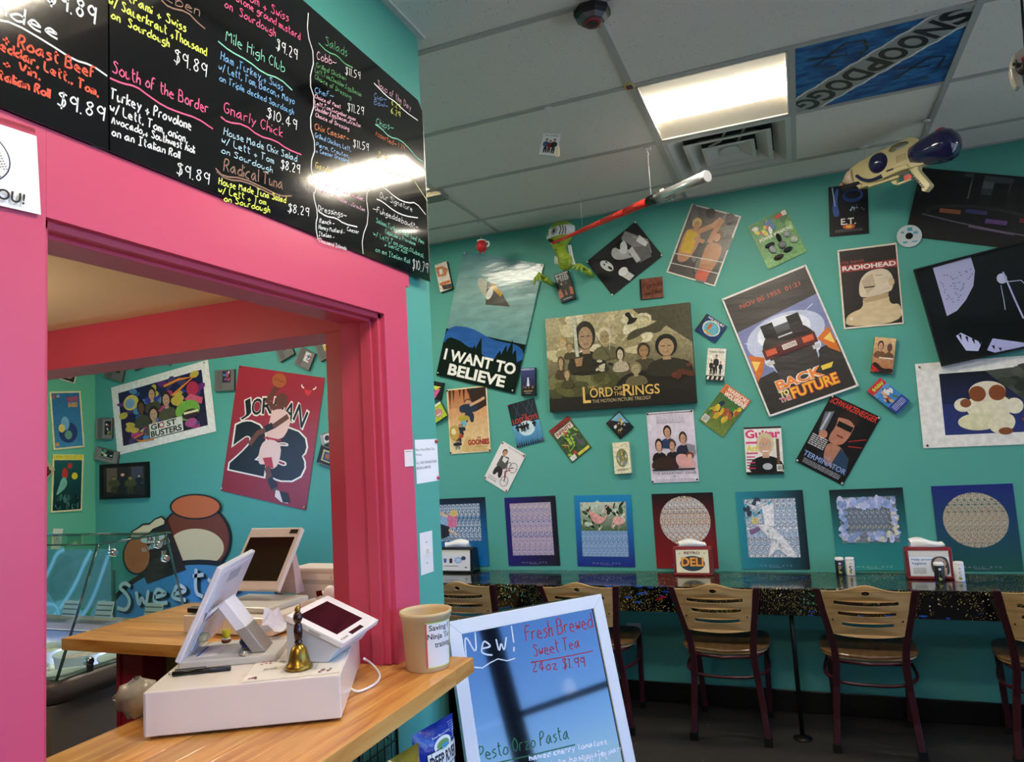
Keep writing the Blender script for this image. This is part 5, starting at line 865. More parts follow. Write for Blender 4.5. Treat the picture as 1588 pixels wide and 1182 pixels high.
cart('upright grey cartridge between the ghost poster and the red poster', [(332, 574), (363, 573), (363, 605), (333, 607)], '6e6a67', lambda p: (p.rect(.42, .02, .82, .62, '202024'), blobs(p, 9, .48, .06, .78, .56, ['e8e4e8', '8a4a8c', 'c84a4a', '4a78b8'], .05, .09)))
cart('grey cartridge turned sideways beside the ghost poster', [(148, 649), (173, 648), (174, 681), (150, 681)], '8b8785', lambda p: (p.rect(.55, .15, .95, .8, '1c1c20'), blobs(p, 8, .6, .2, .9, .75, ['e8e4e0', 'c83c34', '8aa83c', '5a5a60'], .06, .1)))
cart('slanted grey cartridge just above the small black frame', [(150, 693), (186, 702), (179, 720), (145, 712)], '8f8b89', lambda p: (p.rect(.28, .05, .8, .6, '1c1c20'), blobs(p, 8, .34, .1, .74, .55, ['e8d84a', '3a88c8', '5aa84a', 'e8e4e0'], .05, .12)), 'snes')
cart('grey cartridge with a yellow spot above the red poster, leftmost of three', [(421, 533), (443, 520), (459, 547), (437, 560)], '78736f', LB_(0, 0, ['d89a2c', 'e8e4e0', '1c1c20']))
cart('grey cartridge with a red and blue label, middle of three by the red poster top', [(467, 538), (491, 550), (476, 574), (455, 563)], '7d7875', LB_(1, 0, ['c83a2c', '3a78b8', 'e8b8a0', '141418']))
cart('grey cartridge with a yellow label cut by the crimson post', [(482, 528), (506, 514), (524, 546), (500, 559)], '78736f', lambda p: (p.rect(.42, .1, .9, .7, 'd8b848'), p.rect(.5, .16, .84, .5, 'e8e4e0'), blobs(p, 6, .54, .2, .8, .46, ['4a4a50', '8a8a90'], .03, .05)))
cart('light grey rounded cartridge beside the red poster edge', [(495, 675), (519, 666), (525, 682), (500, 691)], 'a8a8aa', lambda p: (p.rect(.2, .15, .9, .85, 'e8e4e0'), p.ell(.4, .5, .15, .25, '2a2a2e')), 'n')
cart('black cartridge beside the red poster lower right edge', [(500, 690), (527, 700), (516, 727), (489, 716)], '151518', lambda p: (p.rect(.2, .2, .86, .8, 'c8b878'), p.rect(.28, .28, .8, .74, '2c4a78'), p.ell(.5, .5, .14, .14, 'a85a3c')), 'n')
# cut-out sign with the script lettering (generic shapes in the sign's colours)
t = thing('cutout_sign', 'large cut-out sign with white script letters on a blue dome and brown rounds', 'sign', wall(300, 960, .02))
def blade(pts, off, th, m_, name): q = MB(); q.prism([wall(a, b_, off) for a, b_ in pts], (0, th, 0)); q.build(name, m_, t)
SG = {k: mat('sign_' + k, v, .45) for k, v in dict(dark='1f1513', blue='4a8fba', brown='7a3418', cream='e6cfa0', orange='cf6a3a', mug='2e1a16').items()}
def dome(cx, cy, rx, ry, n=30): return [(cx + rx * math.cos(math.pi + math.pi * i / n), cy + ry * math.sin(math.pi + math.pi * i / n)) for i in range(n + 1)] + [(cx + rx, cy + 60), (cx - rx, cy + 60)]
blade(circ(303, 836, 55, 55), .016, .012, SG['dark'], 'outline_round'); blade(circ(303, 836, 52, 52), .018, .002, SG['brown'], 'brown_round'); blade(circ(303, 850, 44, 30), .020, .002, SG['cream'], 'cream_oval')
blade(circ(303, 786, 40, 20), .019, .003, SG['dark'], 'outline_cap'); blade(circ(303, 786, 37, 17.5), .021, .002, SG['orange'], 'orange_cap')
blade(dome(308, 980, 151, 112), .022, .012, SG['dark'], 'outline_dome'); blade(dome(308, 984, 146, 108), .024, .002, SG['blue'], 'blue_dome')
blade([(203, 838), (258, 806), (288, 884), (228, 906)], .028, .01, SG['mug'], 'mug'); blade(circ(212, 862, 22, 30), .03, .008, SG['dark'], 'outline_oval'); blade(circ(212, 862, 19.5, 27), .032, .002, SG['orange'], 'orange_oval')
q = [(198, 838)] + [(198 + 6 * math.cos(a), 826) for a in ()] ; blade([(199, 836), (203, 824), (212, 819), (221, 812), (232, 811), (240, 804), (250, 800), (257, 806), (257, 816), (238, 823), (228, 832), (214, 836)], .030, .004, SG['dark'], 'outline_foam'); blade([(202, 833), (206, 825), (213, 821), (222, 815), (232, 814), (241, 806), (250, 803), (255, 808), (254, 813), (237, 820), (227, 829), (213, 833)], .032, .002, SG['cream'], 'foam')
pr = Print(lambda a, b_: wall(a, b_, .0335), (0, -1, 0), .0005)
pr.ell(237, 835, 21, 8, 'cf6a3a', -.2); pr.ell(237, 835, 19, 6.5, 'e8e0d8', -.2); pr.t4('A&W', (226, 833), (246, 829), (228, 841), '8a3a20', .03); pr.t4('ALL AMERICAN FOOD', (219, 850), (262, 835), (221, 857), 'e4dcd4', .01)
pr.hand('Sweetys', (186, 952), (376, 917), (-3, -42), '15242e', .036, True); pr.hand('Sweetys', (182, 949), (372, 914), (-3, -42), 'd8dcd8', .03, True)
pr.m.build('emblem', INK, t); pr.tm.build('lettering', INK, t)
# added panel behind the case, painted with the swirl reflections of its glass
WAVE = ramp_mat('mint_swirl_reflection', 'noise', [(.34, '35805f'), (.46, '3f8a68'), (.5, '9ac8ba'), (.54, '6fae9a'), (.62, '3a8464'), (.7, '86bcab')], 2.1, .4, (1.9, 1, .8), detail=0)
PY = 3.05
a, b_ = onY(20, 850, PY), onY(172, 850, PY); q = MB(); q.box(a.x, b_.x, PY, PY + .01, .74, a.z - .01); o_ = q.build('reflection_panel', mat('reflection_panel_green', '35805f', .4, var=.1), loc=((a.x + b_.x) / 2, PY, .74)); tag(o_, 'added green panel painted with pale mint glass reflections behind the glass case', 'panel')
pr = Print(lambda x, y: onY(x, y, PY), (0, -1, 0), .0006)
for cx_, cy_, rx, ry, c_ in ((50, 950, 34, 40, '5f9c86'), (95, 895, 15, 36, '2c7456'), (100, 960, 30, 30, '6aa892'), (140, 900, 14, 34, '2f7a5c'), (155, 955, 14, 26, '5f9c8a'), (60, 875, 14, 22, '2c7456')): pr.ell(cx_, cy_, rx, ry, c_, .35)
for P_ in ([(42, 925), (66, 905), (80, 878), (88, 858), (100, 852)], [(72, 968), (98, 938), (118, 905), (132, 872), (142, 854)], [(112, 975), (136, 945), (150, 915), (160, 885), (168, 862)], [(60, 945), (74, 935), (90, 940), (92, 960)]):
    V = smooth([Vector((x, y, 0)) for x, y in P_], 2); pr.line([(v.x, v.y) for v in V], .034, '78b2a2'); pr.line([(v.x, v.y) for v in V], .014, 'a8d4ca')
pr.m.build('painted_reflections', INK, o_)
q = MB(); q.box(a.x, a.x + .03, PY + .01, PY + .03, 0, .95); q.build('support_leg', STEEL, o_); q = MB(); q.box(b_.x - .03, b_.x, PY + .01, PY + .03, 0, .95); q.build('support_leg', STEEL, o_)
# ---------------------------------------------------------------- ice cream dipping case with sneeze guard
CX1 = -2.652; CX0 = -4.15; CY0, CY1 = 1.91, 2.62; CZ = .75
t = thing('ice_cream_case', 'grey dipping cabinet with clear glass sneeze guard beside the crimson half wall', 'display case', ((CX0 + CX1) / 2, 2.26, 0))
CG_ = mat('cabinet_grey', '8f8682', .4, var=.05); CR2 = mat('cabinet_bumper', '6c6462', .35)
q = MB(); q.box(CX0, CX1, CY0, CY0 + .06, .0, CZ - .09); q.box(CX0, CX1, CY1 - .06, CY1, 0, CZ - .09); q.box(CX0, CX0 + .06, CY0 + .06, CY1 - .06, 0, CZ - .09); q.box(CX1 - .06, CX1, CY0 + .06, CY1 - .06, 0, CZ - .09); q.box(CX0, CX1, CY0, CY1, .0, .3); q.build('body', CG_, t)
q = MB(); pr_ = []
def rrect(x0, x1, y0, y1, r, n=6):
    o2 = []
    for cx_, cy_, a0 in ((x1 - r, y0 + r, -90), (x1 - r, y1 - r, 0), (x0 + r, y1 - r, 90), (x0 + r, y0 + r, 180)):
        for i in range(n + 1): a_ = math.radians(a0 + 90 * i / n); o2.append((cx_ + r * math.cos(a_), cy_ + r * math.sin(a_)))
    return o2
loops = [(0, .66, .09), (.018, .672, .1), (.022, .70, .1), (.016, .735, .1), (0, .75, .09), (-.045, .752, .06), (-.055, .74, .05), (-.055, .60, .05)]
k = [rrect(CX0 - d, CX1 + d, CY0 - d, CY1 + d, r) for d, z, r in loops]; n_ = len(k[0]); vs = [Vector((x, y, l[1])) for l, kk in zip(loops, k) for x, y in kk]
q.add(vs, [(i * n_ + j, i * n_ + (j + 1) % n_, (i + 1) * n_ + (j + 1) % n_, (i + 1) * n_ + j) for i in range(len(loops) - 1) for j in range(n_)], None, True); q.build('bumper_rim', CR2, t)
q = MB(); q.box(CX0 + .06, CX1 - .06, CY0 + .06, CY1 - .06, .56, .6); q.build('liner', mat('case_liner', 'e6eaf2', .3), t)
q = MB(); q.box(CX0 + .07, CX1 - .07, CY1 - .075, CY1 - .062, .62, .68); q.build('light_strip', mat('case_light', 'dfe6ff', .5, emit=9), t)
q = MB(); q.box(CX0, CX1 - .03, CY1 - .06, CY1 + .01, CZ, CZ + .055); q.build('label_rail', mat('rail_brown_grey', '8a7772', .4), t, bevel=.004)
for i, x in enumerate((-2.85, -3.13, -3.41, -3.69, -3.97)):
    for j, y in enumerate((2.1, 2.4)):
        q = MB(); q.lathe((x, y, .6), (0, 0, 1), [(0, .1), (.1, .115), (.105, .12), (.11, .12), (.108, .11), (.07, .108)], 24, cap=False); tb = q.build('tub', mat('tub_white', 'e8ecf4', .35), t)
        q = MB(); q.lathe((x, y, .6), (0, 0, 1), [(.0, .105), (.072, .108), (.085, .09), (.09, .02)], 24); q.build('ice_cream', ramp_mat('ice_cream_%d' % ((i + j) % 4), 'noise', [[(.4, '3c4a3c'), (.55, '9ab89c')], [(.4, '6a4a38'), (.6, 'c8a888')], [(.4, 'e8d8c8'), (.6, 'd8a8a8')], [(.4, 'e4e0c4'), (.6, 'c8b890')]][(i + j) % 4], 40, .6, bump=.6), tb)
GLS = sheer_glass('sneeze_guard_glass', 'e2f2ea', 0, .45); EDG = mat('glass_edge_green', '2f5c50', .1, spec=1)
A0, A1, T0, T1, TZ = 1.93, 2.57, 2.103, 2.436, 1.226
def pane(pts, th, name):
    q = MB(); q.add(pts, [(0, 1, 2, 3)]); o2 = q.build(name, GLS, t)
    for i in range(len(pts)):
        a_, b2 = Vector(pts[i]), Vector(pts[(i + 1) % len(pts)]); e = MB(); e.tube([a_, b2], .0028, 5); e.build('polished_edge', EDG, o2)
pane([(CX1, A0, CZ), (CX1, A1, CZ), (CX1, T1, TZ), (CX1, T0, TZ)], (-.006, 0, 0), 'end_pane')
pane([(CX1 - .008, A0, CZ), (CX1 - .008, T0, TZ), (CX0, T0, TZ), (CX0, A0, CZ)], (0, .004, 0), 'near_pane')
pane([(CX1 - .008, A1, CZ), (CX1 - .008, T1, TZ), (CX0, T1, TZ), (CX0, A1, CZ)], (0, -.004, 0), 'far_pane')
pane([(CX1 + .01, T0 - .02, TZ + .004), (CX1 + .01, T1 + .02, TZ + .004), (CX0, T1 + .02, TZ + .004), (CX0, T0 - .02, TZ + .004)], (0, 0, .006), 'top_pane')
for P_ in ((CX1, 2.17, 1.185), (CX1, 2.39, 1.185), (CX1, 2.43, 1.12), (CX1, 2.06, .785)):
    q = MB(); q.lathe(Vector(P_) - Vector((.012, 0, 0)), (1, 0, 0), [(0, .016), (.02, .016), (.026, .012)], 16); q.box(P_[0] - .01, P_[0] - .007, P_[1] - .012, P_[1] + .012, P_[2], P_[2] + .035) if P_[2] > 1 else q.box(P_[0] + .001, P_[0] + .006, P_[1] - .014, P_[1] + .014, P_[2] - .04, P_[2] + .01); q.build('glass_clip', CHROME, t)
for i, (x, y0_) in enumerate(((105, 955), (157, 961), (233, 958))):
    c = onY(x, y0_, CY1 - .03); q = MB(); e = Vector((.05, 0, 0)); q.prism([(c.x - .055, c.y, CZ + .03), (c.x + .055, c.y, CZ + .03), (c.x + .05, c.y + .03, CZ + .13), (c.x - .06, c.y + .03, CZ + .13)], (0, .003, 0)); cd_ = q.build('price_card', mat('price_card_white', 'e4e6e4', .5), t, label=('white striped flavour card at the left end of the case rail', 'white striped flavour card in the middle of the case rail', 'white striped flavour card mostly hidden by the wooden ledge')[i])
    q = MB(); [q.prism([(c.x - .055, c.y - .001 + .03 * f, CZ + .03 + .1 * f), (c.x + .05, c.y - .001 + .03 * f, CZ + .03 + .1 * f), (c.x + .05, c.y - .001 + .03 * (f + .06), CZ + .03 + .1 * (f + .06)), (c.x - .055, c.y - .001 + .03 * (f + .06), CZ + .03 + .1 * (f + .06))], (0, -.0004, 0)) for f in (.12, .35, .58, .8)]; o2 = q.build('printed_lines', mat('grey_ink', '6a7678', .6), cd_); o2['kind'] = 'stuff'
# ================================================================ THINGS ON THE PASS-THROUGH COUNTER
U = Vector((.881, .473, 0)); Wd = Vector((-.473, .881, 0)); A_ = Vector((-1.356, 1.178, 0)); Z1 = Vector((0, 0, 1)); DT = 1.037
def dp(u, w_, z): return A_ + U * u + Wd * w_ + Z1 * z
t = thing('cash_drawer', 'large white metal cash drawer on the butcher block counter', 'cash drawer', dp(.2, .2, ZK))
q = MB(); q.hexa(dp(0, .0, .944), dp(.415, 0, .944), dp(.415, .42, .944), dp(0, .42, .944), Z1 * (DT - .944)); q.build('body', WHITEM, t, bevel=.003)
for a, b_ in ((.03, .03), (.385, .03), (.03, .39), (.385, .39)): q = MB(); q.cyl(dp(a, b_, ZK), dp(a, b_, .945), .012); q.build('foot', BLACK, t)
q = MB(); q.hexa(dp(.004, -.002, .946), dp(.0075, -.002, .946), dp(.0075, 0, .946), dp(.004, 0, .946), Z1 * .088); q.build('side_seam', mat('seam_grey', 'c8c0b8', .4), t)
# terminal seen from behind
WP = mat('terminal_white', 'e6e4ea', .28, coat=.2); AL = mat('satin_aluminium', 'a9a8a6', .4, metal=.6)
t = thing('point_of_sale_terminal', 'white terminal seen from behind leaning on its arm, on the cash drawer', 'terminal', dp(.13, .23, DT))
q = MB(); q.hexa(dp(.02, .155, DT), dp(.247, .155, DT), dp(.247, .30, DT), dp(.02, .30, DT), Z1 * .018); q.build('base_plate', mat('base_silver_white', 'cfccc6', .35, metal=.2), t, bevel=.004)
Bq = Vector((-1.402, 1.322, 1.052)); Tq = onP(345, 882, Bq, Wd); Wl = .33; nrm = (Tq - Bq).cross(Wd).normalized(); nrm = -nrm if nrm.dot(U) > 0 else nrm
q = MB(); q.hexa(Bq, Bq + Wd * Wl, Tq + Wd * Wl, Tq, nrm * .014); q.build('screen_housing', WP, t, bevel=.003)
q = MB(); h = (Tq - Bq); s_ = -nrm
def sp_(a, b_, o2=0): return Bq + Wd * (Wl * a) + h * b_ + s_ * o2
q.hexa(sp_(.1, .5), sp_(.9, .5), sp_(.9, .94), sp_(.1, .94), s_ * .003); q.build('rear_cover', mat('terminal_grey_white', 'cfcfd8', .3), t, bevel=.001)
q = MB(); q.hexa(sp_(.16, .08), sp_(.84, .08), sp_(.84, .4), sp_(.16, .4), s_ * .003); q.build('port_cover', mat('terminal_blue_grey', 'c0c8d8', .3), t, bevel=.001)
q = MB(); q.hexa(sp_(.3, .78, .003), sp_(.62, .78, .003), sp_(.62, .9, .003), sp_(.3, .9, .003), s_ * .001); q.build('rating_label', mat('label_grey', 'a8aab4', .5), t)
q = MB(); q.cyl(sp_(.2, .2, .003), sp_(.22, .24, .02), .011); q.build('cable_plug', mat('yellowish_plug', 'b8b088', .4), t)
P0 = dp(0, .18, 0); ar = [onP(*c_, P0, Wd) for c_ in ((338, 943), (349, 931), (412, 1015), (391, 1017))]
ar[2].z = DT + .019; ar[3].z = DT + .019
mid = [ar[0].lerp(ar[3], .52), ar[1].lerp(ar[2], .52)]
q = MB(); q.prism([ar[0], ar[1], mid[1], mid[0]], Wd * .085); q.build('arm', WP, t, bevel=.002)
q = MB(); q.prism([mid[0], mid[1], ar[2], ar[3]], Wd * .0845); q.build('arm_foot', AL, t, bevel=.002)
q = MB(); q.prism([sp_(.12, .5, .003), ar[1], ar[0], sp_(.12, .42, .003)], Wd * .085) ; q.build('hinge', mat('terminal_hinge', 'd4d6e4', .3), t)
# bits lying on the base plate
zb = DT + .018
c = onZ(388, 1003, zb); q = MB(); q.ell(c + Z1 * .0165, U * .024, Wd * .042, Z1 * .013, None, 20, 10); o_ = q.build('key_fob', mat('fob_black', '111318', .3), loc=c); tag(o_, 'black key fob lying under the terminal arm', 'key fob')
q = MB(); q.ell(c + Z1 * .022, U * .012, Wd * .02, Z1 * .008, None, 14, 8); q.build('button', mat('fob_blue', '242c4c', .3), o_)
q = MB(); q.obox(c - Wd * .035 + Z1 * .012 - U * .0, U * .02, Wd * .012, Z1 * .008); q.build('badge', mat('fob_badge', '3a3f88', .3), o_)
c = onZ(409, 1006, zb); c = onZ(385, 1012, zb)
q = MB(); q.cyl(dp(.16, .166, zb + .006), dp(.175, .158, zb + .006), .0055); o_ = q.build('roller_pin', CHROME, loc=dp(.16, .166, zb)); tag(o_, 'small shiny round pin beside the key fob', 'pin')
q = MB(); q.hexa(dp(.05, .19, zb), dp(.1, .19, zb), dp(.1, .28, zb), dp(.05, .28, zb), Z1 * .001); o_ = q.build('printed_card', mat('card_cream', 'dcd4d4', .5), loc=dp(.07, .23, zb)); tag(o_, 'cream printed card with a blue edge on the terminal base', 'card')
q = MB(); q.hexa(dp(.05, .19, zb + .001), dp(.056, .19, zb + .001), dp(.056, .28, zb + .001), dp(.05, .28, zb + .001), Z1 * .0003); q.build('blue_edge', mat('card_blue', '2c58a8', .5), o_)
c = onZ(351, 997, zb); q = MB(); q.lathe(c, Z1, [(0, .009), (.004, .0125), (.009, .011), (.0125, .009)], 14); o_ = q.build('toy_topper', mat('topper_brown', '7a3c28', .4), loc=c); tag(o_, 'tiny yellow and brown rubber topper on the terminal base', 'toy')
q = MB(); q.lathe(c, Z1, [(.0125, .0085), (.016, .0095), (.033, .011)], 6); q.build('yellow_top', mat('topper_yellow', 'd8cc28', .4), o_)
q = MB(); q.lathe(c, Z1, [(.009, .0115), (.0128, .0105)], 14); q.build('white_band', WHITE, o_)
# pens
a, b_ = onZ(262, 1046, DT + .006), onZ(358, 1036, DT + .006)
t = thing('pen', 'long black pen at the front edge of the cash drawer top', 'pen', a); d = (b_ - a)
q = MB(); q.cyl(a + d * .06, b_, .0055); q.build('barrel', mat('pen_black', '0e0e10', .3), t); q = MB(); q.cyl(a, a + d * .06, .0035); q.build('clicker', CHROME, t); q = MB(); q.tube([a + d * .1 + Z1 * .008, a + d * .6 + Z1 * .008], .0018); q.build('pocket_clip', mat('pen_grey', '38383c', .3), t)
# crumpled paper
rr = random.Random(5); c = onZ(425, 985, DT + .001); q = MB(); vs = []
for i in range(5):
    for j in range(5): vs.append(c + Wd * (.035 * (i - 2)) + U * (.016 * (j - 2)) + Z1 * (.012 + .035 * abs(i - 1.5) / 2 * (1 if j < 3 else .2) + rr.uniform(-.006, .008)) + Z1 * (.03 if (i, j) in ((2, 1), (3, 1), (3, 0)) else 0))
for v in vs: v.z = max(v.z, DT + .002)
q.add(vs, [(i * 5 + j, i * 5 + j + 1, i * 5 + j + 6, i * 5 + j + 5) for i in range(4) for j in range(4)]); o_ = q.build('crumpled_receipt', mat('receipt_paper', 'dddae4', .6), loc=c, solid=.0006); tag(o_, 'white folded receipt paper standing behind the terminal base', 'paper')
# flyer
fl4 = [Vector((v.x, v.y, DT)) for v in (onZ(373, 1060, DT), onZ(527, 1043, DT), onZ(537, 1013, DT), onZ(399, 1027, DT))]
ex = (fl4[1] - fl4[0] + fl4[2] - fl4[3]) / 2; ey = (fl4[3] - fl4[0] + fl4[2] - fl4[1]) / 2; og = sum(fl4, Vector()) / 4 - ex / 2 - ey / 2 + Z1 * .0006
q = MB(); q.hexa(og, og + ex, og + ex + ey, og + ey, Z1 * .0006, 'ece8e0'); pr = Print(lambda a, b_: og + ex * a + ey * (1 - b_) + Z1 * .0006, Z1, .0002); pr.m = q
for sx, sy in ((.12, .12), (.12, .88), (.84, .12), (.84, .84), (.78, .14)): [pr.ell(sx + rr.uniform(-.06, .06), sy + rr.uniform(-.08, .08), .015, .03, rr.choice(['b03038', '8a3040', '3a5a3c'])) for _ in range(6)]
pr.hand('Christmas cookie', (.28, .25), (.7, .25), (0, -.12), '5a3030', .0012); pr.hand('pre order', (.16, .55), (.3, .55), (0, -.12), '5a3030', .001)
for i in range(9): pr.rect(.36 + .0 * i, .34 + .055 * i, .36 + .22, .352 + .055 * i, '4a4448'); pr.rect(.62, .34 + .055 * i, .74, .352 + .055 * i, '4a4448')
o_ = pr.m.build('printed_flyer', INK, loc=og); tag(o_, 'cream printed flyer with small red berries under the brass bell', 'flyer'); pr.tm.build('lettering', INK, o_)
# hand bell
c = onZ(464, 1037, DT + .002); t = thing('hand_bell', 'small brass hand bell with dark turned wood handle', 'bell', c)
BRS = mat('aged_brass', '9a7a34', .3, metal=.9, var=.25, vs=60)
q = MB(); q.lathe(c, Z1, [(0, .029), (.004, .031), (.011, .0285), (.014, .025), (.03, .0215), (.045, .0175), (.052, .011), (.056, .006)], 28); q.build('bell_body', BRS, t)
q = MB(); q.lathe(c, Z1, [(.055, .008), (.06, .0095), (.064, .007), (.068, .009), (.085, .0105), (.098, .0085), (.102, .006), (.106, .009), (.114, .011), (.122, .009), (.127, .006)], 20); q.build('handle', mat('dark_turned_wood', '2e1210', .2, coat=.4), t)
q = MB(); q.lathe(c, Z1, [(.126, .005), (.13, .007), (.135, .0065), (.14, .002)], 16); q.build('finial', BRS, t)
# customer facing card terminal
Lp = Vector((-1.166, 1.415, 1.151)); Tp = onP(508, 923, Lp, Z1); Bp = onP(533, 998, Lp, (Tp - Lp).normalized()); e1, e2 = Bp - Lp, Tp - Lp; n = e1.cross(e2).normalized(); n = n if n.z > 0 else -n
t = thing('card_terminal', 'white tilted card terminal with dark square screen facing customers', 'terminal', Vector((Lp.x, Lp.y, DT)) + e1 * .3)
q = MB(); q.hexa(Lp, Lp + e1, Lp + e1 + e2, Lp + e2, -n * .014); q.build('housing', WHITE, t, bevel=.002)
def tp_(a, b_, o2=.0): return Lp + e1 * a + e2 * b_ + n * o2
q = MB(); q.hexa(tp_(.12, .12), tp_(.8, .12), tp_(.8, .82), tp_(.12, .82), n * .0006); q.build('screen', mat('dark_screen', '160c12', .12, spec=.6), t)
q = MB(); q.hexa(tp_(.88, .3), tp_(.95, .3), tp_(.95, .62), tp_(.88, .62), n * .0008); q.build('display_window', mat('display_dark', '14181a', .15), t)
pr = Print(lambda a, b_: tp_(a, b_, .0006), n, .0002); pr.t4('clover', (.9, .08), (.9, .22), (.94, .08), '444448', .01); pr.ell(.92, .055, .012, .012, '444448'); pr.ell(.06, .5, .006, .006, '333333'); pr.tm.build('lettering', INK, t); pr.m.build('camera_dot', INK, t)['kind'] = 'stuff'
q = MB(); dn = -n * .014; f0 = Lp + dn + e2 * .04; zf = DT + .002
q.prism([f0, Vector((f0.x, f0.y, zf)), Vector(((f0 + e1 * .72).x, (f0 + e1 * .72).y, zf)), f0 + e1 * .94], e2 * .92); q.build('base', mat('terminal_base_grey', 'd0d2d6', .35), t, bevel=.002)
q = MB(); q.hexa(tp_(.42, -.005, -.011), tp_(.62, -.005, -.011), tp_(.62, .0, -.011), tp_(.42, .0, -.011), n * .006); q.build('card_slot', mat('slot_grey', 'b8b4ac', .4), t)
# white cable looping off the drawer
cb = [dp(.36, .405, DT - .03)] ; pts = [onZ(562, 1022, 1.0), onZ(575, 1028, ZK + .012), onZ(590, 1044, ZK + .005), onZ(587, 1058, ZK + .005), onZ(566, 1070, ZK + .005), onZ(551, 1074, ZK + .005), onZ(538, 1065, ZK + .012)]
pts = [v + Vector((.004, .002, 0)) if i in (0, 6) else v for i, v in enumerate(pts)]
q = MB(); q.tube(smooth(pts), .003); o_ = q.build('power_cable', WHITE, loc=pts[3]); tag(o_, 'white power cable looping onto the counter beside the cash drawer', 'cable')
# plastic tub used for tips
c = Vector((-.992, 1.772, ZK)); t = thing('tip_tub', 'used cream plastic tub with a paper label at the counter end', 'tub', c)
R0, R1, HH = .059, .068, .152
q = MB(); q.lathe(c, Z1, [(0, R0 - .004), (.004, R0), (HH * .86, R1 - .003), (HH * .87, R1), (HH * .93, R1 + .0005), (HH * .95, R1 + .003), (HH, R1 + .003), (HH, R1 - .001), (HH * .94, R1 - .004), (.006, R0 - .003), (.006, .001)], 44, cap=False); q.build('body', mat('cream_tub', 'cdb68a', .45, var=.12, vs=14, bump=.08, bs=30), t)
def cyl_pt(a, b_):
    an = math.radians(-64 + 74 * a); z = .012 + .118 * (1 - b_); r = R0 + (R1 - .003 - R0) * z / (HH * .86) + .0006; return c + Vector((math.cos(an) * r, math.sin(an) * r, z))
def gridp(fn, a0, a1, b0, b1, nx, ny, col, off=Vector()):
    g_ = MB(); g_.add([fn(a0 + (a1 - a0) * i / nx, b0 + (b1 - b0) * j / ny) + off for j in range(ny + 1) for i in range(nx + 1)], [(j * (nx + 1) + i, j * (nx + 1) + i + 1, (j + 1) * (nx + 1) + i + 1, (j + 1) * (nx + 1) + i) for j in range(ny) for i in range(nx)], col, True); return g_
g_ = gridp(cyl_pt, 0, 1, 0, 1, 14, 2, 'c8e070'); g_.build('label_edge', INK, t); of = Vector((.0004, -.0002, 0)); g_ = gridp(cyl_pt, .04, .97, .025, .975, 14, 2, 'eceaea', of)
g2 = gridp(cyl_pt, 0, .05, .02, 1, 2, 2, 'd85a5c', of * 1.5); g_.add(g2.v, g2.f, 'd85a5c'); g_.build('label', INK, t)
pr = Print(cyl_pt, (.7, -.5, 0), .0007); pr.text('Saving f', .12, .06, .9, .22, '2a2c30', .012); pr.text('Ninja Tu', .06, .25, .9, .41, '2a2c30', .012); pr.text('training', .3, .44, .96, .6, '2a2c30', .012); pr.tm.build('lettering', INK, t)
# clipped plastic bag of gloves
c = onZ(208, 1088, ZK + .05); c = Vector((-1.47, 1.33, ZK + .05)); c = onP(212, 1083, dp(0, .16, 0), Wd)
t = thing('clipped_bag', 'crumpled clear plastic bag held by a metal binder clip behind the cash drawer', 'bag', (c.x, c.y, ZK + .001)); q = MB(); rr = random.Random(9)
q.ell((c.x, c.y, ZK + .045), U * .045, Wd * .03, Z1 * .044, None, 14, 8)
for v in q.v: v += Vector((rr.uniform(-.009, .009), rr.uniform(-.009, .009), rr.uniform(-.006, .006))); v.z = max(v.z, ZK + .002)
q.build('bag', mat('crinkled_plastic', 'b8b2a0', .25, var=.2, vs=30, alpha=.8), t)
a, b_ = Vector((c.x, c.y, ZK + .062)), onP(177, 1084, dp(0, .15, 0), Wd); q = MB(); q.tube(smooth([a + Z1 * .006, b_ + Z1 * .008, b_ - U * .004, b_ - Z1 * .006, a - Z1 * .004]), .0015); q.build('clip_handle', CHROME, t); q = MB(); q.obox(a, U * .025, Wd * .02, Z1 * .018); q.build('clip_jaw', BLACK, t, bevel=.003)
# ================================================================ THINGS ON THE PREP LEDGE
t = thing('second_cash_drawer', 'white low cash drawer on the prep ledge under the second terminal', 'cash drawer', (-1.88, 2.15, ZK)); B(-2.06, -1.68, 1.96, 2.30, ZK + .004, ZK + .062).build('body', WHITEM, t, bevel=.003)
q = MB(); [q.cyl((x, y, ZK), (x, y, ZK + .005), .01) for x, y in ((-2.03, 1.99),)]; q.build('foot', BLACK, t)
t['label'] = t['label']; t.name = 'cash_drawer'
zt = ZK + .062
t = thing('point_of_sale_terminal', 'second white terminal with large dark screen facing the camera on the prep ledge', 'terminal', (-1.9, 2.18, zt))
B(-2.02, -1.74, 2.02, 2.24, zt, zt + .02).build('base_plate', mat('base_silver_white', 'cfccc6', .35, metal=.2), t, bevel=.006)
Pb = onY(430, 915, 2.14); Pl = onY(348, 906, 2.14); Pl.z = Pb.z; ex = Pb - Pl; up = Vector((0, .15, .205)); nn = Vector((0, -.205, .15)).normalized()
TF = mat('terminal_warm_white', 'ecdcd4', .3)
q = MB(); q.hexa(Pl, Pb, Pb + up, Pl + up, -nn * .02); q.build('screen_housing', TF, t, bevel=.003)
def s2(a, b_, o2=0): return Pl + ex * a + up * b_ + nn * o2
q = MB(); q.hexa(s2(.06, .13), s2(.93, .13), s2(.93, .84), s2(.06, .84), nn * .0006); q.build('screen', mat('dark_screen_brown', '20160f', .14, spec=.6), t)
q = MB(); q.hexa(s2(.8, .9), s2(.95, .9), s2(.95, .965), s2(.8, .965), nn * .001); q.build('display_window', mat('display_brown', '3a3028', .2), t)
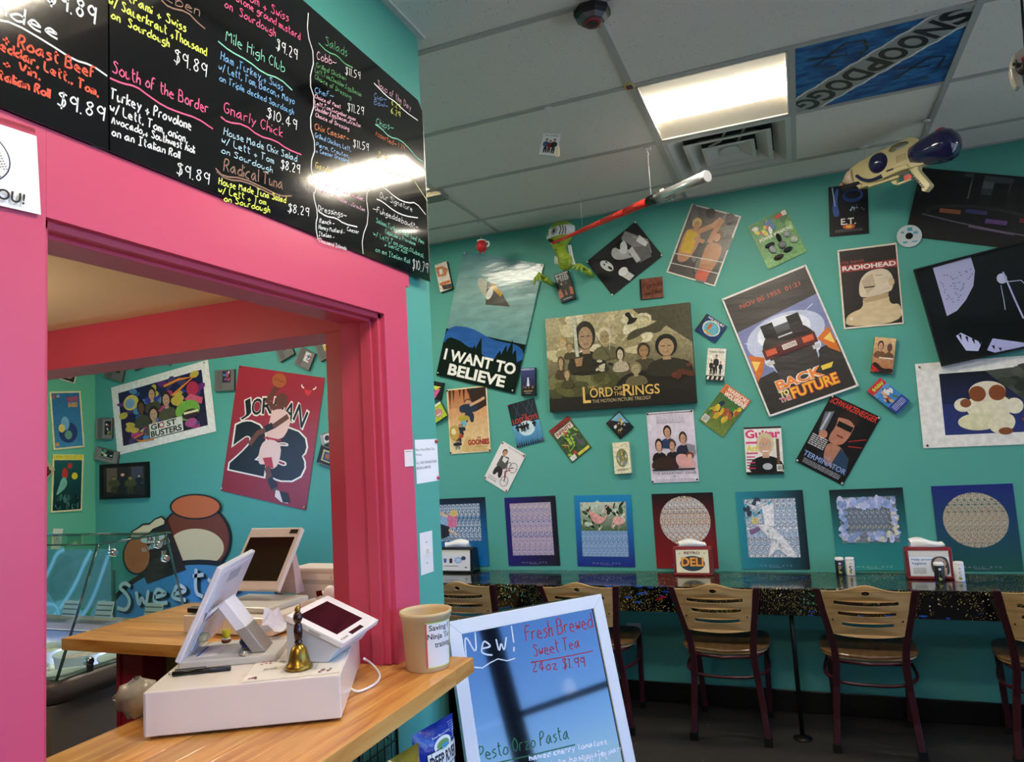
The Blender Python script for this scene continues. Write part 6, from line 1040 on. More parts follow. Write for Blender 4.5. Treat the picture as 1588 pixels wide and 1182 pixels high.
mc = s2(.62, .5, -.02); q = MB(); q.prism([mc, mc + Vector((0, .02, .03)), Vector((mc.x, 2.3, zt + .02)), Vector((mc.x, 2.25, zt + .02))], (.09, 0, 0)); q.build('arm', mat('arm_pinkish', 'd0b4b0', .4), t, bevel=.002)
c = onZ(386, 922, zt + .03); 
q = MB(); q.obox((-2.03, 2.0, zt + .012), (.08, 0, 0), (0, .03, 0), (0, 0, .018)); o_ = q.build('card_reader', BLACK, loc=(-2.03, 2.0, zt), bevel=.004); tag(o_, 'small black card reader left of the second terminal base', 'reader')
# receipt printer with open lid
t = thing('receipt_printer', 'tall white receipt printer with overhanging lid against the crimson post', 'printer', (-1.78, 2.35, ZK))
B(-1.86, -1.665, 2.31, 2.405, ZK, 1.085).build('body', TF, t, bevel=.003)
q = MB(); q.prism([(-1.875, 2.29, 1.107), (-1.875, 2.29, 1.098), (-1.86, 2.31, 1.085), (-1.86, 2.405, 1.085), (-1.86, 2.405, 1.107)], (.215, 0, 0)); q.build('lid', TF, t, bevel=.002)
q = MB(); q.box(-1.855, -1.67, 2.306, 2.31, 1.045, 1.06); q.build('front_groove', mat('groove_shadow', 'c4b8ae', .5), t)
for x in (-1.845, -1.69): q = MB(); q.cyl((x, 2.305, 1.07), (x, 2.311, 1.07), .002); q.build('screw', STEEL, t)
# scanner
c = onY(505, 925, 2.08); t = thing('barcode_scanner', 'white handheld scanner standing in front of the receipt printer', 'scanner', (c.x, 2.08, ZK))
q = MB(); q.tube([(c.x - .01, 2.09, ZK), (c.x - .008, 2.085, ZK + .06), (c.x, 2.07, ZK + .125)], [.016, .017, .019], 12); q.ell((c.x + .018, 2.08, ZK + .12), (.018, 0, 0), (0, .03, 0), (0, 0, .03), None, 14, 8); q.build('body', WHITE, t)
q = MB(); q.obox((c.x - .006, 2.054, ZK + .128), (.022, 0, .004), (0, .003, 0), (-.004, 0, .018)); q.build('lens', mat('red_lens', '5a1014', .15), t)
q = MB(); q.prism([(-1.665, 2.02, ZK + .001), (-1.59, 2.02, ZK + .001), (-1.59, 2.02, ZK + .05), (-1.61, 2.02, ZK + .105)], (0, .09, 0)); o_ = q.build('paper_roll_cover', mat('cream_cover', 'd8ccc0', .4), loc=(-1.68, 2.06, ZK), bevel=.006); tag(o_, 'cream wedge-shaped cover between the terminals', 'cover')
# ================================================================ A-FRAME CHALK SIGN
SZ = .985; TLs, TRs = onZ(693, 965, SZ), onZ(932, 921, SZ); e = (TRs - TLs).normalized(); SW = (TRs - TLs).length; nh = Vector((e.y, -e.x, 0)); th = math.radians(14)
dn = (nh * math.sin(th) - Z1 * math.cos(th)); ns = e.cross(dn).normalized(); ns = ns if ns.dot(nh) > 0 else -ns; SH = SZ / math.cos(th) - .012
t = thing('sidewalk_sign', 'white framed glossy black A-frame sign with handwritten specials behind the counter end', 'sign', (TLs.x + e.x * .3, TLs.y + e.y * .3, 0))
def sg(a, b_, o2=0): return TLs + e * a + dn * b_ + ns * o2
SB = mat('gloss_black_marker_board', '060607', .04, coat=1, ior=1.6, spec=.6); MATS['gloss_black_marker_board'].node_tree.nodes['Principled BSDF'].inputs['Coat IOR'].default_value = 1.5
FW = .044; SF = mat('sign_frame_white', 'dfe4ea', .4)
q = MB(); q.hexa(sg(FW - .004, FW - .004, -.008), sg(SW - FW + .004, FW - .004, -.008), sg(SW - FW + .004, SH - FW, -.008), sg(FW - .004, SH - FW, -.008), ns * .003); q.build('writing_board', SB, t)
for pts in ([(0, 0), (SW, 0), (SW - FW, FW), (FW, FW)], [(0, 0), (FW, FW), (FW, SH - FW), (0, SH)], [(SW, 0), (SW, SH), (SW - FW, SH - FW), (SW - FW, FW)], [(0, SH), (FW, SH - FW), (SW - FW, SH - FW), (SW, SH)]):
    q = MB(); q.prism([sg(a, b_, -.018) for a, b_ in pts], ns * .02); q.build('frame_rail', SF, t, bevel=.002)
q = MB(); d2 = (-nh * math.sin(th * 1.2) - Z1 * math.cos(th * 1.2)); o0 = -ns * .03
q.hexa(TLs + o0, TRs + o0, TRs + o0 + d2 * SH * .99, TLs + o0 + d2 * SH * .99, -nh * .018); q.build('rear_panel', BLACK, t)
for a in (.05, SW - .05): q = MB(); q.cyl(sg(a, .005, -.02) + Vector((0, 0, 0)), TLs + e * a + o0 + d2 * .01, .008); q.build('hinge', STEEL, t)
q = MB(); q.tube([sg(.004, .45, -.019), TLs + e * .004 + o0 + d2 * .45 - nh * .0], .003); q.build('spreader_cord', STEEL, t)
pr = Print(lambda x, y: onP(x, y, sg(0, 0, -.005), ns), ns, .0005)
for a in [('New!', 724, 1022, 797, 1010, 42, 'dfe6f4', .005), ('Fresh Brewed', 816, 995, 919, 973, 24, 'a82c44', .0038), ('Sweet Tea', 828, 1019, 899, 1004, 19, 'a82c44', .0035), ('24oz $1.99', 826, 1042, 907, 1034, 16, 'a82c44', .0035),
          ('Pesto Orzo Pasta', 744, 1181, 882, 1146, 22, '2c6a4a', .0035), ('halved cherry tomatoes,', 821, 1180, 943, 1153, 9, 'f0f4ff', .0038), ('w/ artichoke basil pesto, parm', 812, 1199, 966, 1164, 9, 'f0f4ff', .0038), ('$8.19', 902, 1188, 940, 1179, 13, 'f0f4ff', .0038)]:
    pr.hand(a[0], (a[1], a[2]), (a[3], a[4]), (-4 * a[5] / 24, -a[5]), a[6], a[7])
for pts, c_ in (([(733, 1035), (748, 1036), (760, 1028), (772, 1022), (786, 1025), (799, 1021)], 'dfe6f4'), ([(823, 1028), (870, 1020), (919, 1010)], 'a82c44'), ([(768, 1184), (830, 1170), (892, 1155)], '2c6a4a')): pr.line(pts, .0035, c_, True, False)
pr.tm.build('lettering', CHALK, t)
# ================================================================ CHAIRS
WOODC = ramp_mat('chair_plywood', 'noise', [(.3, 'c49656'), (.5, 'dcae70'), (.7, 'e6bc7e')], 5, .38, (1, 1, 7), coat=.2)
SEATW = ramp_mat('seat_wood_shaded', 'noise', [(.3, '4a3420'), (.6, '6e5030')], 5, .35, (6, 1, 1), coat=.2)  # seat top: chair wood with its shade put into the colour
MAR = mat('burgundy_enamel', '3c141c', .35, spec=.5)
def sect(pts, hw, hd):
    """rectangular bar along points with x half width and y half depth"""
    q = MB(); vs = [];
    for (x, y, z) in pts: vs += [(x - hw, y - hd, z), (x + hw, y - hd, z), (x + hw, y + hd, z), (x - hw, y + hd, z)]
    k = len(pts); q.add(vs, [(4 * i + j, 4 * i + (j + 1) % 4, 4 * i + 4 + (j + 1) % 4, 4 * i + 4 + j) for i in range(k - 1) for j in range(4)] + [(3, 2, 1, 0), (4 * k - 4, 4 * k - 3, 4 * k - 2, 4 * k - 1)]); return q
def make_chair(label):
    t = thing('dining_chair', label, 'chair', (0, 0, 0), 0, 'wooden ladder-back chairs along the bar')
    prof = [(0, 0), (.02, .15), (.01, .3), (-.03, .42), (-.06, .50), (-.12, .62), (-.215, .80)]; xs = [.178, .168, .155, .146, .15, .168, .200]
    def yz(z):
        for (y0, z0), (y1, z1) in zip(prof, prof[1:]):
            if z <= z1: return y0 + (y1 - y0) * (z - z0) / (z1 - z0)
        return prof[-1][0]
    for s_ in (-1, 1):
        pts = [(s_ * x, y, max(z, .02)) for x, (y, z) in zip(xs, prof)]
        o_ = sect(pts, .0155, .016).build('leg', MAR, t, bevel=.004); sect([(s_ * .178, 0, 0), (s_ * .1775, .002, .04)], .019, .0195).build('foot_cap', BLACK, o_)
        o_ = sect([(s_ * .17, .40, .03), (s_ * .185, .36, .43)], .014, .014).build('leg', MAR, t, bevel=.003); sect([(s_ * .17, .40, 0), (s_ * .1705, .40, .03)], .017, .017).build('foot_cap', BLACK, o_)
    # back panel
    outer = []; zt_, zb_ = .79, .575
    for i in range(21): f = i / 20; x = -.186 + .372 * f; outer.append((x, zt_ + .03 * math.exp(-((f - .5) / .2) ** 2)))
    for i in range(21): f = i / 20; x = .146 - .292 * f; outer.append((x, zb_ - .012 * (1 - (2 * f - 1) ** 2)))
    holes = [[(.017 * math.cos(a), .783 + .012 * math.sin(a)) for a in [2 * math.pi * i / 16 for i in range(16)]]]
    for zc, hw in ((.735, .132), (.682, .118), (.628, .106)):
        h = [(-hw + 2 * hw * i / 14, zc + .011 - .005 * (1 - ((i - 7) / 7) ** 2)) for i in range(15)] + [(hw - 2 * hw * i / 14, zc - .008 - .007 * (1 - ((i - 7) / 7) ** 2)) for i in range(15)]; holes.append(h)
    v, f_ = outline_mesh(outer, holes, .014)
    q = MB(); q.add([(x, yz(z) + .0 - .006 - zz + .10 * ((x / .19) ** 2) * .25 - .022, z) for x, z, zz in v], f_)
    o_ = q.build('backrest', WOODC, t)
    for s_ in (-1, 1): b_ = MB(); b_.lathe((s_ * .143, yz(.65) - .024, .65), (0, -1, 0), [(0, .004), (.004, .0035)], 10); b_.build('bolt', BLACK, o_)
    # seat
    sp2 = [((.215 + .0 * a) * (abs(math.cos(a)) ** .5) * (1 if math.cos(a) > 0 else -1) * (1 - .05 * math.sin(a)), .2 + .205 * (abs(math.sin(a)) ** .55) * (1 if math.sin(a) > 0 else -1)) for a in [2 * math.pi * i / 40 for i in range(40)]]
    def slab(z0, z1, k, m_, nm, par):
        q = MB(); n_ = len(sp2); L_ = [(k - .02, z0), (k, z0 + .003), (k, z1 - .003), (k - .015, z1)]
        q.add([(x * s2_, .2 + (y - .2) * s2_, z - .012 * math.exp(-((x / .12) ** 2)) * (1 if nm == 'seat' else .6) + .0) for s2_, z in L_ for x, y in sp2], [(i * n_ + j, i * n_ + (j + 1) % n_, (i + 1) * n_ + (j + 1) % n_, (i + 1) * n_ + j) for i in range(3) for j in range(n_)] + [tuple(range(n_))[::-1], tuple(range(3 * n_, 4 * n_))]); return q.build(nm, m_, par)
    s_o = slab(.445, .459, 1.0, SEATW, 'seat', t); slab(.4325, .4448, .96, WOODC, 'seat_underply', s_o)
    q = MB(); q.tube(smooth([Vector((-.15, -.02, .425)), Vector((-.185, .1, .42)), Vector((-.18, .36, .42)), Vector((0, .385, .42)), Vector((.18, .36, .42)), Vector((.185, .1, .42)), Vector((.15, -.02, .425))], 2), .009); q.build('seat_rail', MAR, t)
    q = MB(); q.tube([Vector((-.15, -.01, .425)), Vector((0, -.03, .42)), Vector((.15, -.01, .425))], .009); q.build('rear_rail', MAR, t)
    q = MB(); q.tube(smooth([Vector((-.15, .01, .325)), Vector((-.08, -.006, .318)), Vector((.08, -.006, .318)), Vector((.15, .01, .325))], 1), .0085); q.build('stretcher', MAR, t)
    for s_ in (-1, 1): q = MB(); q.tube(smooth([Vector((s_ * .155, .01, .33)), Vector((s_ * .2, .09, .33)), Vector((s_ * .205, .2, .335)), Vector((s_ * .178, .37, .36))], 2), .0085); q.build('stretcher', MAR, t)
    return t
def clone(o_, par=None):
    c = o_.copy(); C.objects.link(c)
    if par: c.parent = par
    for ch in list(o_.children): clone(ch, c)
    return c
CH = [('wooden slatted chair in front of the cream-carded napkin box, burgundy legs', -.458, 3.832, 0), ('wooden slatted chair half cut by the teal wall corner', -1.80, 3.80, .02), ('wooden slatted chair just behind the top of the white framed sign', -1.135, 3.815, .03),
      ('wooden slatted chair left of the hygiene napkin box, fully in view', .205, 3.835, -.02), ('wooden slatted chair cut off by the right edge of the view', .93, 3.83, -.12)]
c0 = make_chair(CH[0][0])
for i, (lb, x, y, r) in enumerate(CH):
    o_ = c0 if i == 0 else clone(c0); o_['label'] = lb; o_.location = (x, y, 0); o_.rotation_euler = (0, 0, r)
# ================================================================ ON THE BAR
def dispenser(label, cx, cy, wd, ht, col, ops, white_h=.05):
    t = thing('napkin_dispenser', label, 'napkin dispenser', (cx, cy, ZB)); M_ = mat('dispenser_' + col, col, .3, coat=.3); dp_ = .13
    y0, y1 = cy - dp_ / 2, cy + dp_ / 2; z0 = ZB
    side = lambda x: [(x, y0 + .012, z0), (x, y1, z0), (x, y1 - .02, z0 + ht * .94), (x, y0 + .05, z0 + ht), (x, y0 + .02, z0 + ht * .93)]
    for s_, x in ((-1, cx - wd / 2), (1, cx + wd / 2 - .016)): q = MB(); q.prism(side(x), (.016, 0, 0)); q.build('side_cheek', M_, t, bevel=.005)
    q = MB(); q.box(cx - wd / 2, cx + wd / 2, y0 + .005, y1, z0, z0 + .014); q.build('base', M_, t, bevel=.004)
    q = MB(); q.prism([(cx - wd / 2 + .01, y0 + .02, z0 + ht * .9), (cx - wd / 2 + .01, y0 + .04, z0 + ht), (cx - wd / 2 + .01, y1 - .02, z0 + ht * .96), (cx - wd / 2 + .01, y1 - .01, z0 + ht * .8)], (wd - .02, 0, 0)); q.build('top_rail', M_, t, bevel=.004)
    q = MB(); q.box(cx - wd / 2 + .016, cx + wd / 2 - .016, y0 + .03, y1 - .01, z0 + .014, z0 + ht * .88); q.build('napkin_stack', mat('napkin_white', 'e8e6e2', .8), t)
    a = Vector((cx - wd / 2 + .016, y0 + .012, z0 + .016)); ex, ez = Vector((wd - .032, 0, 0)), Vector((0, .012, ht * .86 - .01))
    pr = Print(lambda u, v: a + ex * u + ez * (1 - v), (0, -1, 0), .0002); pr.m.hexa(a, a + ex, a + ex + ez, a + ez, (0, .003, 0), 'e8e2cc'); ops(pr); fp = pr.m.build('front_card', INK, t)
    if pr.tm.f: pr.tm.build('lettering', INK, fp)
    q = MB(); rr = random.Random(int(cx * 100)); n_ = 8; b0 = z0 + ht * .93; vs = []
    for i in range(n_ + 1):
        f = i / n_; x = cx + wd * .72 * (f - .5); h = white_h * (1 - .25 * abs(f - .4)) * (.9 + .2 * math.sin(5 * f + cx)); vs += [(x, cy - .01, b0), (x + .006, cy - .025 - .02 * math.sin(3 * f), b0 + h * .6), (x - .004, cy - .005, b0 + h), (x, cy + .02, b0)]
    q.add(vs, [(4 * i + j, 4 * i + j + 1, 4 * i + j + 5, 4 * i + j + 4) for i in range(n_) for j in range(3)] + [(0, 1, 2, 3), (4 * n_ + 3, 4 * n_ + 2, 4 * n_ + 1, 4 * n_)], None, True)
    q.build('napkin', mat('napkin_sheet', 'f2f0ee', .8), t)
def ops(p):
    p.rect(0, 0, 1, 1, 'e6dfc2'); p.ell(.5, .6, .38, .33, '2c4450'); p.ell(.5, .6, .4, .34, '8a2c30') if False else None; p.text('RETRO', .26, .08, .74, .2, '5a1c28', .03); p.otext('DELI', .16, .34, .84, .72, 'e8a84a', '7a2424', .07, .03); p.ell(.12, .16, .02, .02, '5a3a30'); p.ell(.88, .16, .02, .02, '5a3a30')
dispenser('red napkin box with a cream and orange sign card', -.63, 4.24, .212, .158, '7c2224', ops)
def ops(p):
    p.rect(0, 0, 1, .18, 'dcd8d4'); p.rect(0, .18, 1, 1, 'e4eaf2'); p.rect(0, .2, 1, .22, 'b0a8a0'); p.text('Help promote', .06, .3, .7, .42, '2f6cb4', .012); p.text('hygiene', .07, .45, .42, .58, '2f6cb4', .012); lines(p, .08, .68, .4, .92, 5, '8a909a', .4)
    p.poly([(.58, .24), (.92, .22), (.98, .5), (.98, .98), (.6, .98), (.52, .6)], '4a4444'); p.ell(.76, .5, .15, .22, 'b8a8a0'); p.ell(.7, .46, .035, .03, '2a2626'); p.ell(.84, .46, .03, .03, '2a2626'); p.poly([(.66, .72), (.92, .66), (.9, .98), (.62, .98)], 'c4b4aa')
dispenser('dark red napkin box with a hygiene notice', .535, 4.2, .208, .155, '7a2028', ops, .055)
def ops(p):
    p.rect(0, 0, 1, 1, 'dedede'); p.rect(0, 0, 1, .2, 'c8c0ac', 'e8e4dc'); p.poly([(.1, .5), (.2, .5), (.18, .62), (.12, .62)], '2c3c8a'); p.ell(.15, .47, .06, .06, '4a6ab4'); p.rect(.3, .42, .4, .64, '3a1c3c'); p.line([(.35, .42), (.38, .34)], .002, '3a1c3c'); p.ell(.6, .5, .13, .15, '8aa8d0'); p.ell(.6, .5, .09, .1, 'b8cce8'); p.ell(.78, .4, .08, .1, '3a4458'); p.rect(.1, .76, .6, .8, '8a8a90'); p.ell(.86, .84, .05, .04, '7a8a7a')
dispenser('black napkin box with small blue drink pictures', -2.12, 4.25, .24, .16, '101114', ops, .06)
def shaker(label, x, y, body, txt, tcol, sz=1.):
    t = thing('spice_shaker', label, 'shaker', (x, y, ZB)); r = .0225 * sz; h = .092 * sz
    q = MB(); q.lathe((x, y, ZB), (0, 0, 1), [(0, r * .96), (.004, r), (h * .82, r), (h * .84, r * .97)], 24); q.build('body', mat('shaker_' + body, body, .35, coat=.2), t)
    q = MB(); q.lathe((x, y, ZB), (0, 0, 1), [(h * .84, r * .95), (h * .86, r * .99), (h * .97, r * .97), (h, r * .85)], 24); q.build('cap', WHITE, t)
    pr = Print(lambda a, b_: Vector((x, y, ZB)) + Vector((math.sin((a - .5) * 1.5) * (r + .0006), -math.cos((a - .5) * 1.5) * (r + .0006), h * .75 * (1 - b_) + .004)), (0, -1, 0), .0004)
    pr.rect(.35, .08, .65, .24, 'd8d8dc' if body[0] < '5' else 'c8ccd8'); pr.ell(.5, .82, .22, .09, '8aa04a'); pr.ell(.38, .75, .1, .05, 'b8a88a')
    pr.text(txt, .3, .32, .72, .72, tcol, .02); lb = pr.m.build('label_print', INK, t); pr.tm.build('lettering', INK, lb); lb['kind'] = 'stuff'
shaker('black pepper shaker at the left of the bar pair by the stereogram posters', .128, 4.25, '17171a', 'P', 'a8a060')
shaker('white salt shaker beside the black shaker, left pair', .178, 4.25, 'e6e4e0', 'S', '3a3a30')
shaker('black pepper shaker in front of the hygiene napkin box', .565, 4.09, '131315', 'P', '4a4a34', 1.02)
shaker('white salt shaker right of the hygiene napkin box', .652, 4.11, 'ececec', 'S', 'c8c8c8', 1.02)
# wall outlet
o_, p = sheet('wall_outlet', 'white double outlet on the wall under the bar', 'outlet', [(972, 966), (994, 967), (996, 1001), (974, 1000)], .005, 'c8cccc', None, INK, gap=0)
for v in (.3, .68):
    q = MB(); c = p.P(.5, v); q.lathe(c, (0, -1, 0), [(0, .0165), (.002, .0165)], 20); s_o = q.build('socket', mat('socket_white', 'c0c4c4', .4), o_)
    q = MB(); [q.box(c.x + dx - .001, c.x + dx + .001, c.y - .0026, c.y - .002, c.z - .004, c.z + .005) for dx in (-.006, .006)]; q.build('slots', BLACK, s_o)['kind'] = 'stuff'
# ================================================================ SNACK BAGS AND WIRE RACK UNDER THE COUNTER
RX = -1.0
t = thing('wire_rack', 'black wire rack under the counter end holding snack bags', 'rack', (RX, 1.62, .5)); WI = mat('black_wire', '0b0b0c', .4)
ys = [1.44 + .034 * i for i in range(11)]
for y in (1.44, 1.60, 1.78): q = MB(); q.tube([(XM + .006, y, 0), (XM + .006, y, .872)], .004); q.build('upright', WI, t)
for i in range(11): q = MB(); q.tube([(XM + .008, ys[i], .55), (XM + .008, ys[i], .86)], .0013); q.build('wire', WI, t)
for z in (.6, .68, .74, .79, .83): q = MB(); q.tube([(XM + .0095, 1.44, z), (XM + .0095, 1.78, z)], .0015); q.build('wire', WI, t)
q = MB(); q.tube([(XM + .01, 1.60, .866), (XM + .03, 1.70, .77)], .0025); q.build('brace', WI, t); q = MB(); q.tube([(RX + .06, 1.42, .62), (RX + .06, 1.84, .62)], .003); q.build('front_rail', WI, t)
q = MB(); q.box(XM + .006, RX + .07, 1.42, 1.84, .605, .61); q.build('shelf', WI, t)
def bag(label, org, ex, ez, n, col, ops, tilt=0):
    org, ex, ez, n = map(Vector, (org, ex, ez, n)); n.normalize(); K = 12
    bl = lambda a, b_: .030 * max(0, (math.sin(math.pi * a) * math.sin(math.pi * min(1, max(0, b_)))) ** .6)
    fn = lambda a, b_: org + ex * a + ez * b_ + n * bl(a, b_)
    q = MB(); f = [(j * (K + 1) + i, j * (K + 1) + i + 1, (j + 1) * (K + 1) + i + 1, (j + 1) * (K + 1) + i) for j in range(K) for i in range(K)]
    q.add([fn(i / K, j / K) for j in range(K + 1) for i in range(K + 1)], f, None, True); q.add([org + ex * (i / K) + ez * (j / K) - n * bl(i / K, j / K) for j in range(K + 1) for i in range(K + 1)], [x[::-1] for x in f], None, True)
    o_ = q.build('snack_bag', mat('bag_' + col, col, .22, coat=.4, bump=.5, bs=22), loc=org + ex / 2 + ez); tag(o_, label, 'snack bag')
    pr = Print(fn, n, .0012)
    def patch(a0, b0, a1, b1, c_, sk=0):
        pr.up(); N = 8; g_ = [[fn(a0 + (a1 - a0) * i / N, b0 + (b1 - b0) * j / N + sk * (a0 + (a1 - a0) * i / N)) + n * pr.o for i in range(N + 1)] for j in range(N + 1)]; pr.m.add([v for r_ in g_ for v in r_], [(j * (N + 1) + i, j * (N + 1) + i + 1, (j + 1) * (N + 1) + i + 1, (j + 1) * (N + 1) + i) for j in range(N) for i in range(N)], c_, True)
    ops(pr, patch); lb = pr.m.build('printed_label', INK, o_); pr.tm.build('lettering', INK, lb); lb['kind'] = 'stuff'
def ops(p, patch):
    patch(.18, .3, .96, .56, '14161c'); patch(.2, .315, .94, .545, 'e8ebee'); patch(.3, .56, .85, .68, 'e4e6ea'); p.ell(.56, .27, .22, .1, 'e4ecec'); p.ell(.56, .27, .16, .06, '6a9a5c'); p.ell(.6, .29, .1, .03, '4a9ac0')
    p.text('DEEP RIVER', .23, .36, .92, .51, '14161c', .03); p.text('SNACKS', .42, .58, .76, .65, '14161c', .01); p.text('Because Mama is Cooking', .34, .13, .78, .17, 'c8d4f0', .005); lines(p, .78, .06, .94, .2, 5, '8aa0e0', .3)
bag('blue snack bag with a white label band standing in the wire rack', (RX + .03, 1.635, .812), (.03, .165, .0), (.0, .0, -.19), (.96, -.25, .1), '16309c', ops)
def ops(p, patch): patch(.3, .35, .95, .6, '16181c'); patch(.33, .37, .92, .58, 'dfe4ea'); p.text('DEEP', .38, .4, .88, .55, '16181c', .02)
bag('yellow and olive snack bag left of the blue one', (RX + .03, 1.49, .80), (.02, .14, .0), (.0, .02, -.18), (.93, -.35, .1), '8f7a1c', ops)
# ================================================================ HANGING FROM THE CEILING AND HIGH ON THE WALL
def hook(P_, par):
    q = MB(); q.lathe((P_.x, P_.y, HC - .006), Z1, [(0, .014), (.002, .018), (.006, .018)], 16); q.tube(smooth([Vector((P_.x, P_.y, HC - .006)), Vector((P_.x, P_.y, HC - .02)), Vector((P_.x + .006, P_.y, HC - .028)), Vector((P_.x, P_.y, HC - .034))]), .0018); q.build('ceiling_hook', WHITE, par)
STR = mat('white_string', 'd8d8d8', .6)
def string(a, b_, par): q = MB(); q.tube([a, b_], .0011, 5); q.build('string', STR, par)
# toy light sword
H0 = onY(1021, 301, 3.46); E0 = onY(857, 377, 4.05); H1 = onY(1097, 273, 3.22); ax = (H1 - E0).normalized(); Bs = onY(1026, 301, 3.455)
LL = (H1 - E0).length; P_ = lambda s: E0 + ax * (LL * s)
t = thing('toy_sword', 'red telescoping toy sword with silver hilt hung on strings below the ceiling', 'toy', H0)
s1 = .69
for i, (a, b_, r) in enumerate(((0, .24, .0105), (.235, .4, .0135), (.395, .55, .0165), (.545, s1, .0195))):
    q = MB(); q.lathe(P_(a), ax, [(0, r * (.8 if i == 0 else 1)), ((b_ - a) * LL, r * 1.03)], 18); q.build('blade_section', mat('translucent_red', 'e03a32', .25, trans=.15), t)
q = MB(); q.lathe(P_(s1), ax, [(0, .024), (.05, .026), (.056, .026)], 18); q.build('emitter_collar', BLACK, t)
q = MB(); q.lathe(P_(s1), ax, [(.05, .0215), (.13, .0215), (.135, .024), (.25, .024), (.26, .026), ((1 - s1) * LL, .026)], 20); q.build('hilt', mat('toy_chrome', 'e4e4e6', .28, metal=.9), t)
q = MB(); q.obox(P_(s1) + ax * .15 - Z1 * .018, ax * .07, (0, .02, 0), Z1 * .03); q.build('grip_box', BLACK, t)
for i in range(5): q = MB(); q.obox(P_(s1) + ax * (.125 + .013 * i) - Z1 * .034, ax * .006, (0, .02, 0), Z1 * .003); q.build('grip_rib', CHROME, t)
q = MB(); q.obox(P_(s1) + ax * .1 + Z1 * .026, ax * .03, (0, .008, 0), Z1 * .012); q.build('switch', WHITE, t)
a = onZ(1018, 230, HC); k_ = P_(s1) + ax * .02 + Z1 * .024; hook(Vector((k_.x, k_.y, HC)), t); string(Vector((k_.x, k_.y, HC - .034)), k_, t)
k_ = P_(.245) + Z1 * .012; string(Vector((k_.x, k_.y, HC - .001)), k_, t)
# water gun: profile built in a vertical plane through its two strings
G0 = onY(1342, 253, 4.0); G1 = onY(1439, 212, 3.81)
def gp(x, y, o2=0.): # pixel on the gun plane
    return onP(x, y, G0, GN) + GN * o2
gd = Vector((G1.x - G0.x, G1.y - G0.y, 0)).normalized(); GN = Vector((gd.y, -gd.x, 0)); GN = GN if GN.dot(CAM - G0) > 0 else -GN
t = thing('water_gun', 'large cream and navy toy water gun hanging from two ceiling hooks', 'toy', G0)
CRM = mat('cream_toy_plastic', 'c9bd8e', .35, coat=.2); NAV = mat('navy_toy_plastic', '1c1c4c', .15, coat=.6)
def gplate(pts, d0, d1, m_, nm, bv=.004): q = MB(); q.prism([gp(x, y, d0) for x, y in pts], GN * (d1 - d0)); return q.build(nm, m_, t, bevel=bv)
# outline of body with carrying handle
outer = [(1322, 264), (1334, 254), (1350, 245), (1362, 238), (1380, 231), (1396, 223), (1408, 216), (1416, 214), (1424, 215), (1431, 219), (1427, 226), (1413, 233), (1412, 246), (1430, 243), (1437, 256), (1420, 260), (1400, 268), (1380, 276), (1365, 283), (1348, 290), (1338, 292), (1326, 288)]
holes = [[(1382, 235), (1387, 228), (1400, 222), (1410, 220), (1414, 222), (1412, 226), (1402, 231), (1390, 237), (1384, 238)]]
v, f_ = outline_mesh([(x / 1000, y / 1000) for x, y in outer], [[(x / 1000, y / 1000) for x, y in h] for h in holes], .05)
q = MB(); q.add([gp(x * 1000, y * 1000, z) for x, y, z in v], f_); q.build('body', CRM, t, bevel=.006)
gplate([(1374, 268), (1412, 256), (1418, 262), (1404, 266), (1376, 278), (1372, 274)], .024, .036, CRM, 'side_fairing'); gplate([(1350, 289), (1398, 273), (1400, 276), (1352, 292)], .01, .03, CRM, 'pump_rail', .002)
q = MB(); q.ell(gp(1366, 254, .012), gd * .052 + Z1 * 0, Z1 * .054, GN * .046, None, 24, 14); q.build('round_tank', NAV, t)
a, b_ = gp(1414, 242, 0), gp(1488, 218, 0); d = (b_ - a); Lk = d.length; d.normalize()
q = MB(); q.lathe(a, d, [(0, .02), (.005, .045), (.05, .06), (Lk * .55, .075), (Lk * .75, .077), (Lk * .88, .066), (Lk * .97, .038), (Lk, .004)], 28); q.build('rear_tank', NAV, t)
c = gp(1459, 207, 0); q = MB(); q.lathe(c, Z1 * .96 - gd * .25, [(-.012, .026), (.014, .026), (.02, .02)], 18); q.build('fill_cap', mat('toy_red', 'b84440', .35), t)
n0 = gp(1322, 276, .0); nd = (gp(1308, 282, 0) - n0).normalized(); q = MB(); q.lathe(n0 - nd * .02, nd, [(0, .045), (.03, .043), (.05, .028), (.062, .014), (.07, .012)], 22); q.build('nozzle', mat('pale_pink_cream', 'd4c0a4', .35), t)
q = MB(); q.lathe(gp(1307, 286, .0), nd, [(-.004, .012), (.012, .009)], 14); q.build('nozzle_tip', mat('toy_pink', 'c88a7c', .4), t)
q = MB(); q.tube(smooth([gp(1334, 274, .03), gp(1344, 281, .036), (gp(1358, 282, .036)), gp(1374, 274, .034)]), .0085, 10); q.build('hose', NAV, t)
gplate([(1306, 290), (1336, 282), (1340, 287), (1310, 297)], .0, .03, mat('grip_black', '15151a', .35), 'pump_grip'); q = MB(); q.lathe(gp(1338, 289, .015), gd, [(-.01, .016), (.012, .014)], 14); q.build('pump_cap', CRM, t)
gplate([(1380, 275), (1390, 272), (1394, 286), (1388, 287), (1382, 282)], -.01, .012, CRM, 'trigger_guard_front', .003); gplate([(1391, 285), (1414, 277), (1415, 279), (1392, 288)], -.008, .008, CRM, 'trigger_guard', .002); gplate([(1402, 273), (1412, 269), (1416, 276), (1403, 281)], -.006, .006, mat('toy_coral', 'd8584c', .35), 'trigger', .002)
gplate([(1411, 262), (1428, 256), (1427, 264), (1446, 286), (1445, 290), (1438, 298), (1432, 297), (1432, 291)], -.018, .018, CRM, 'pistol_grip')
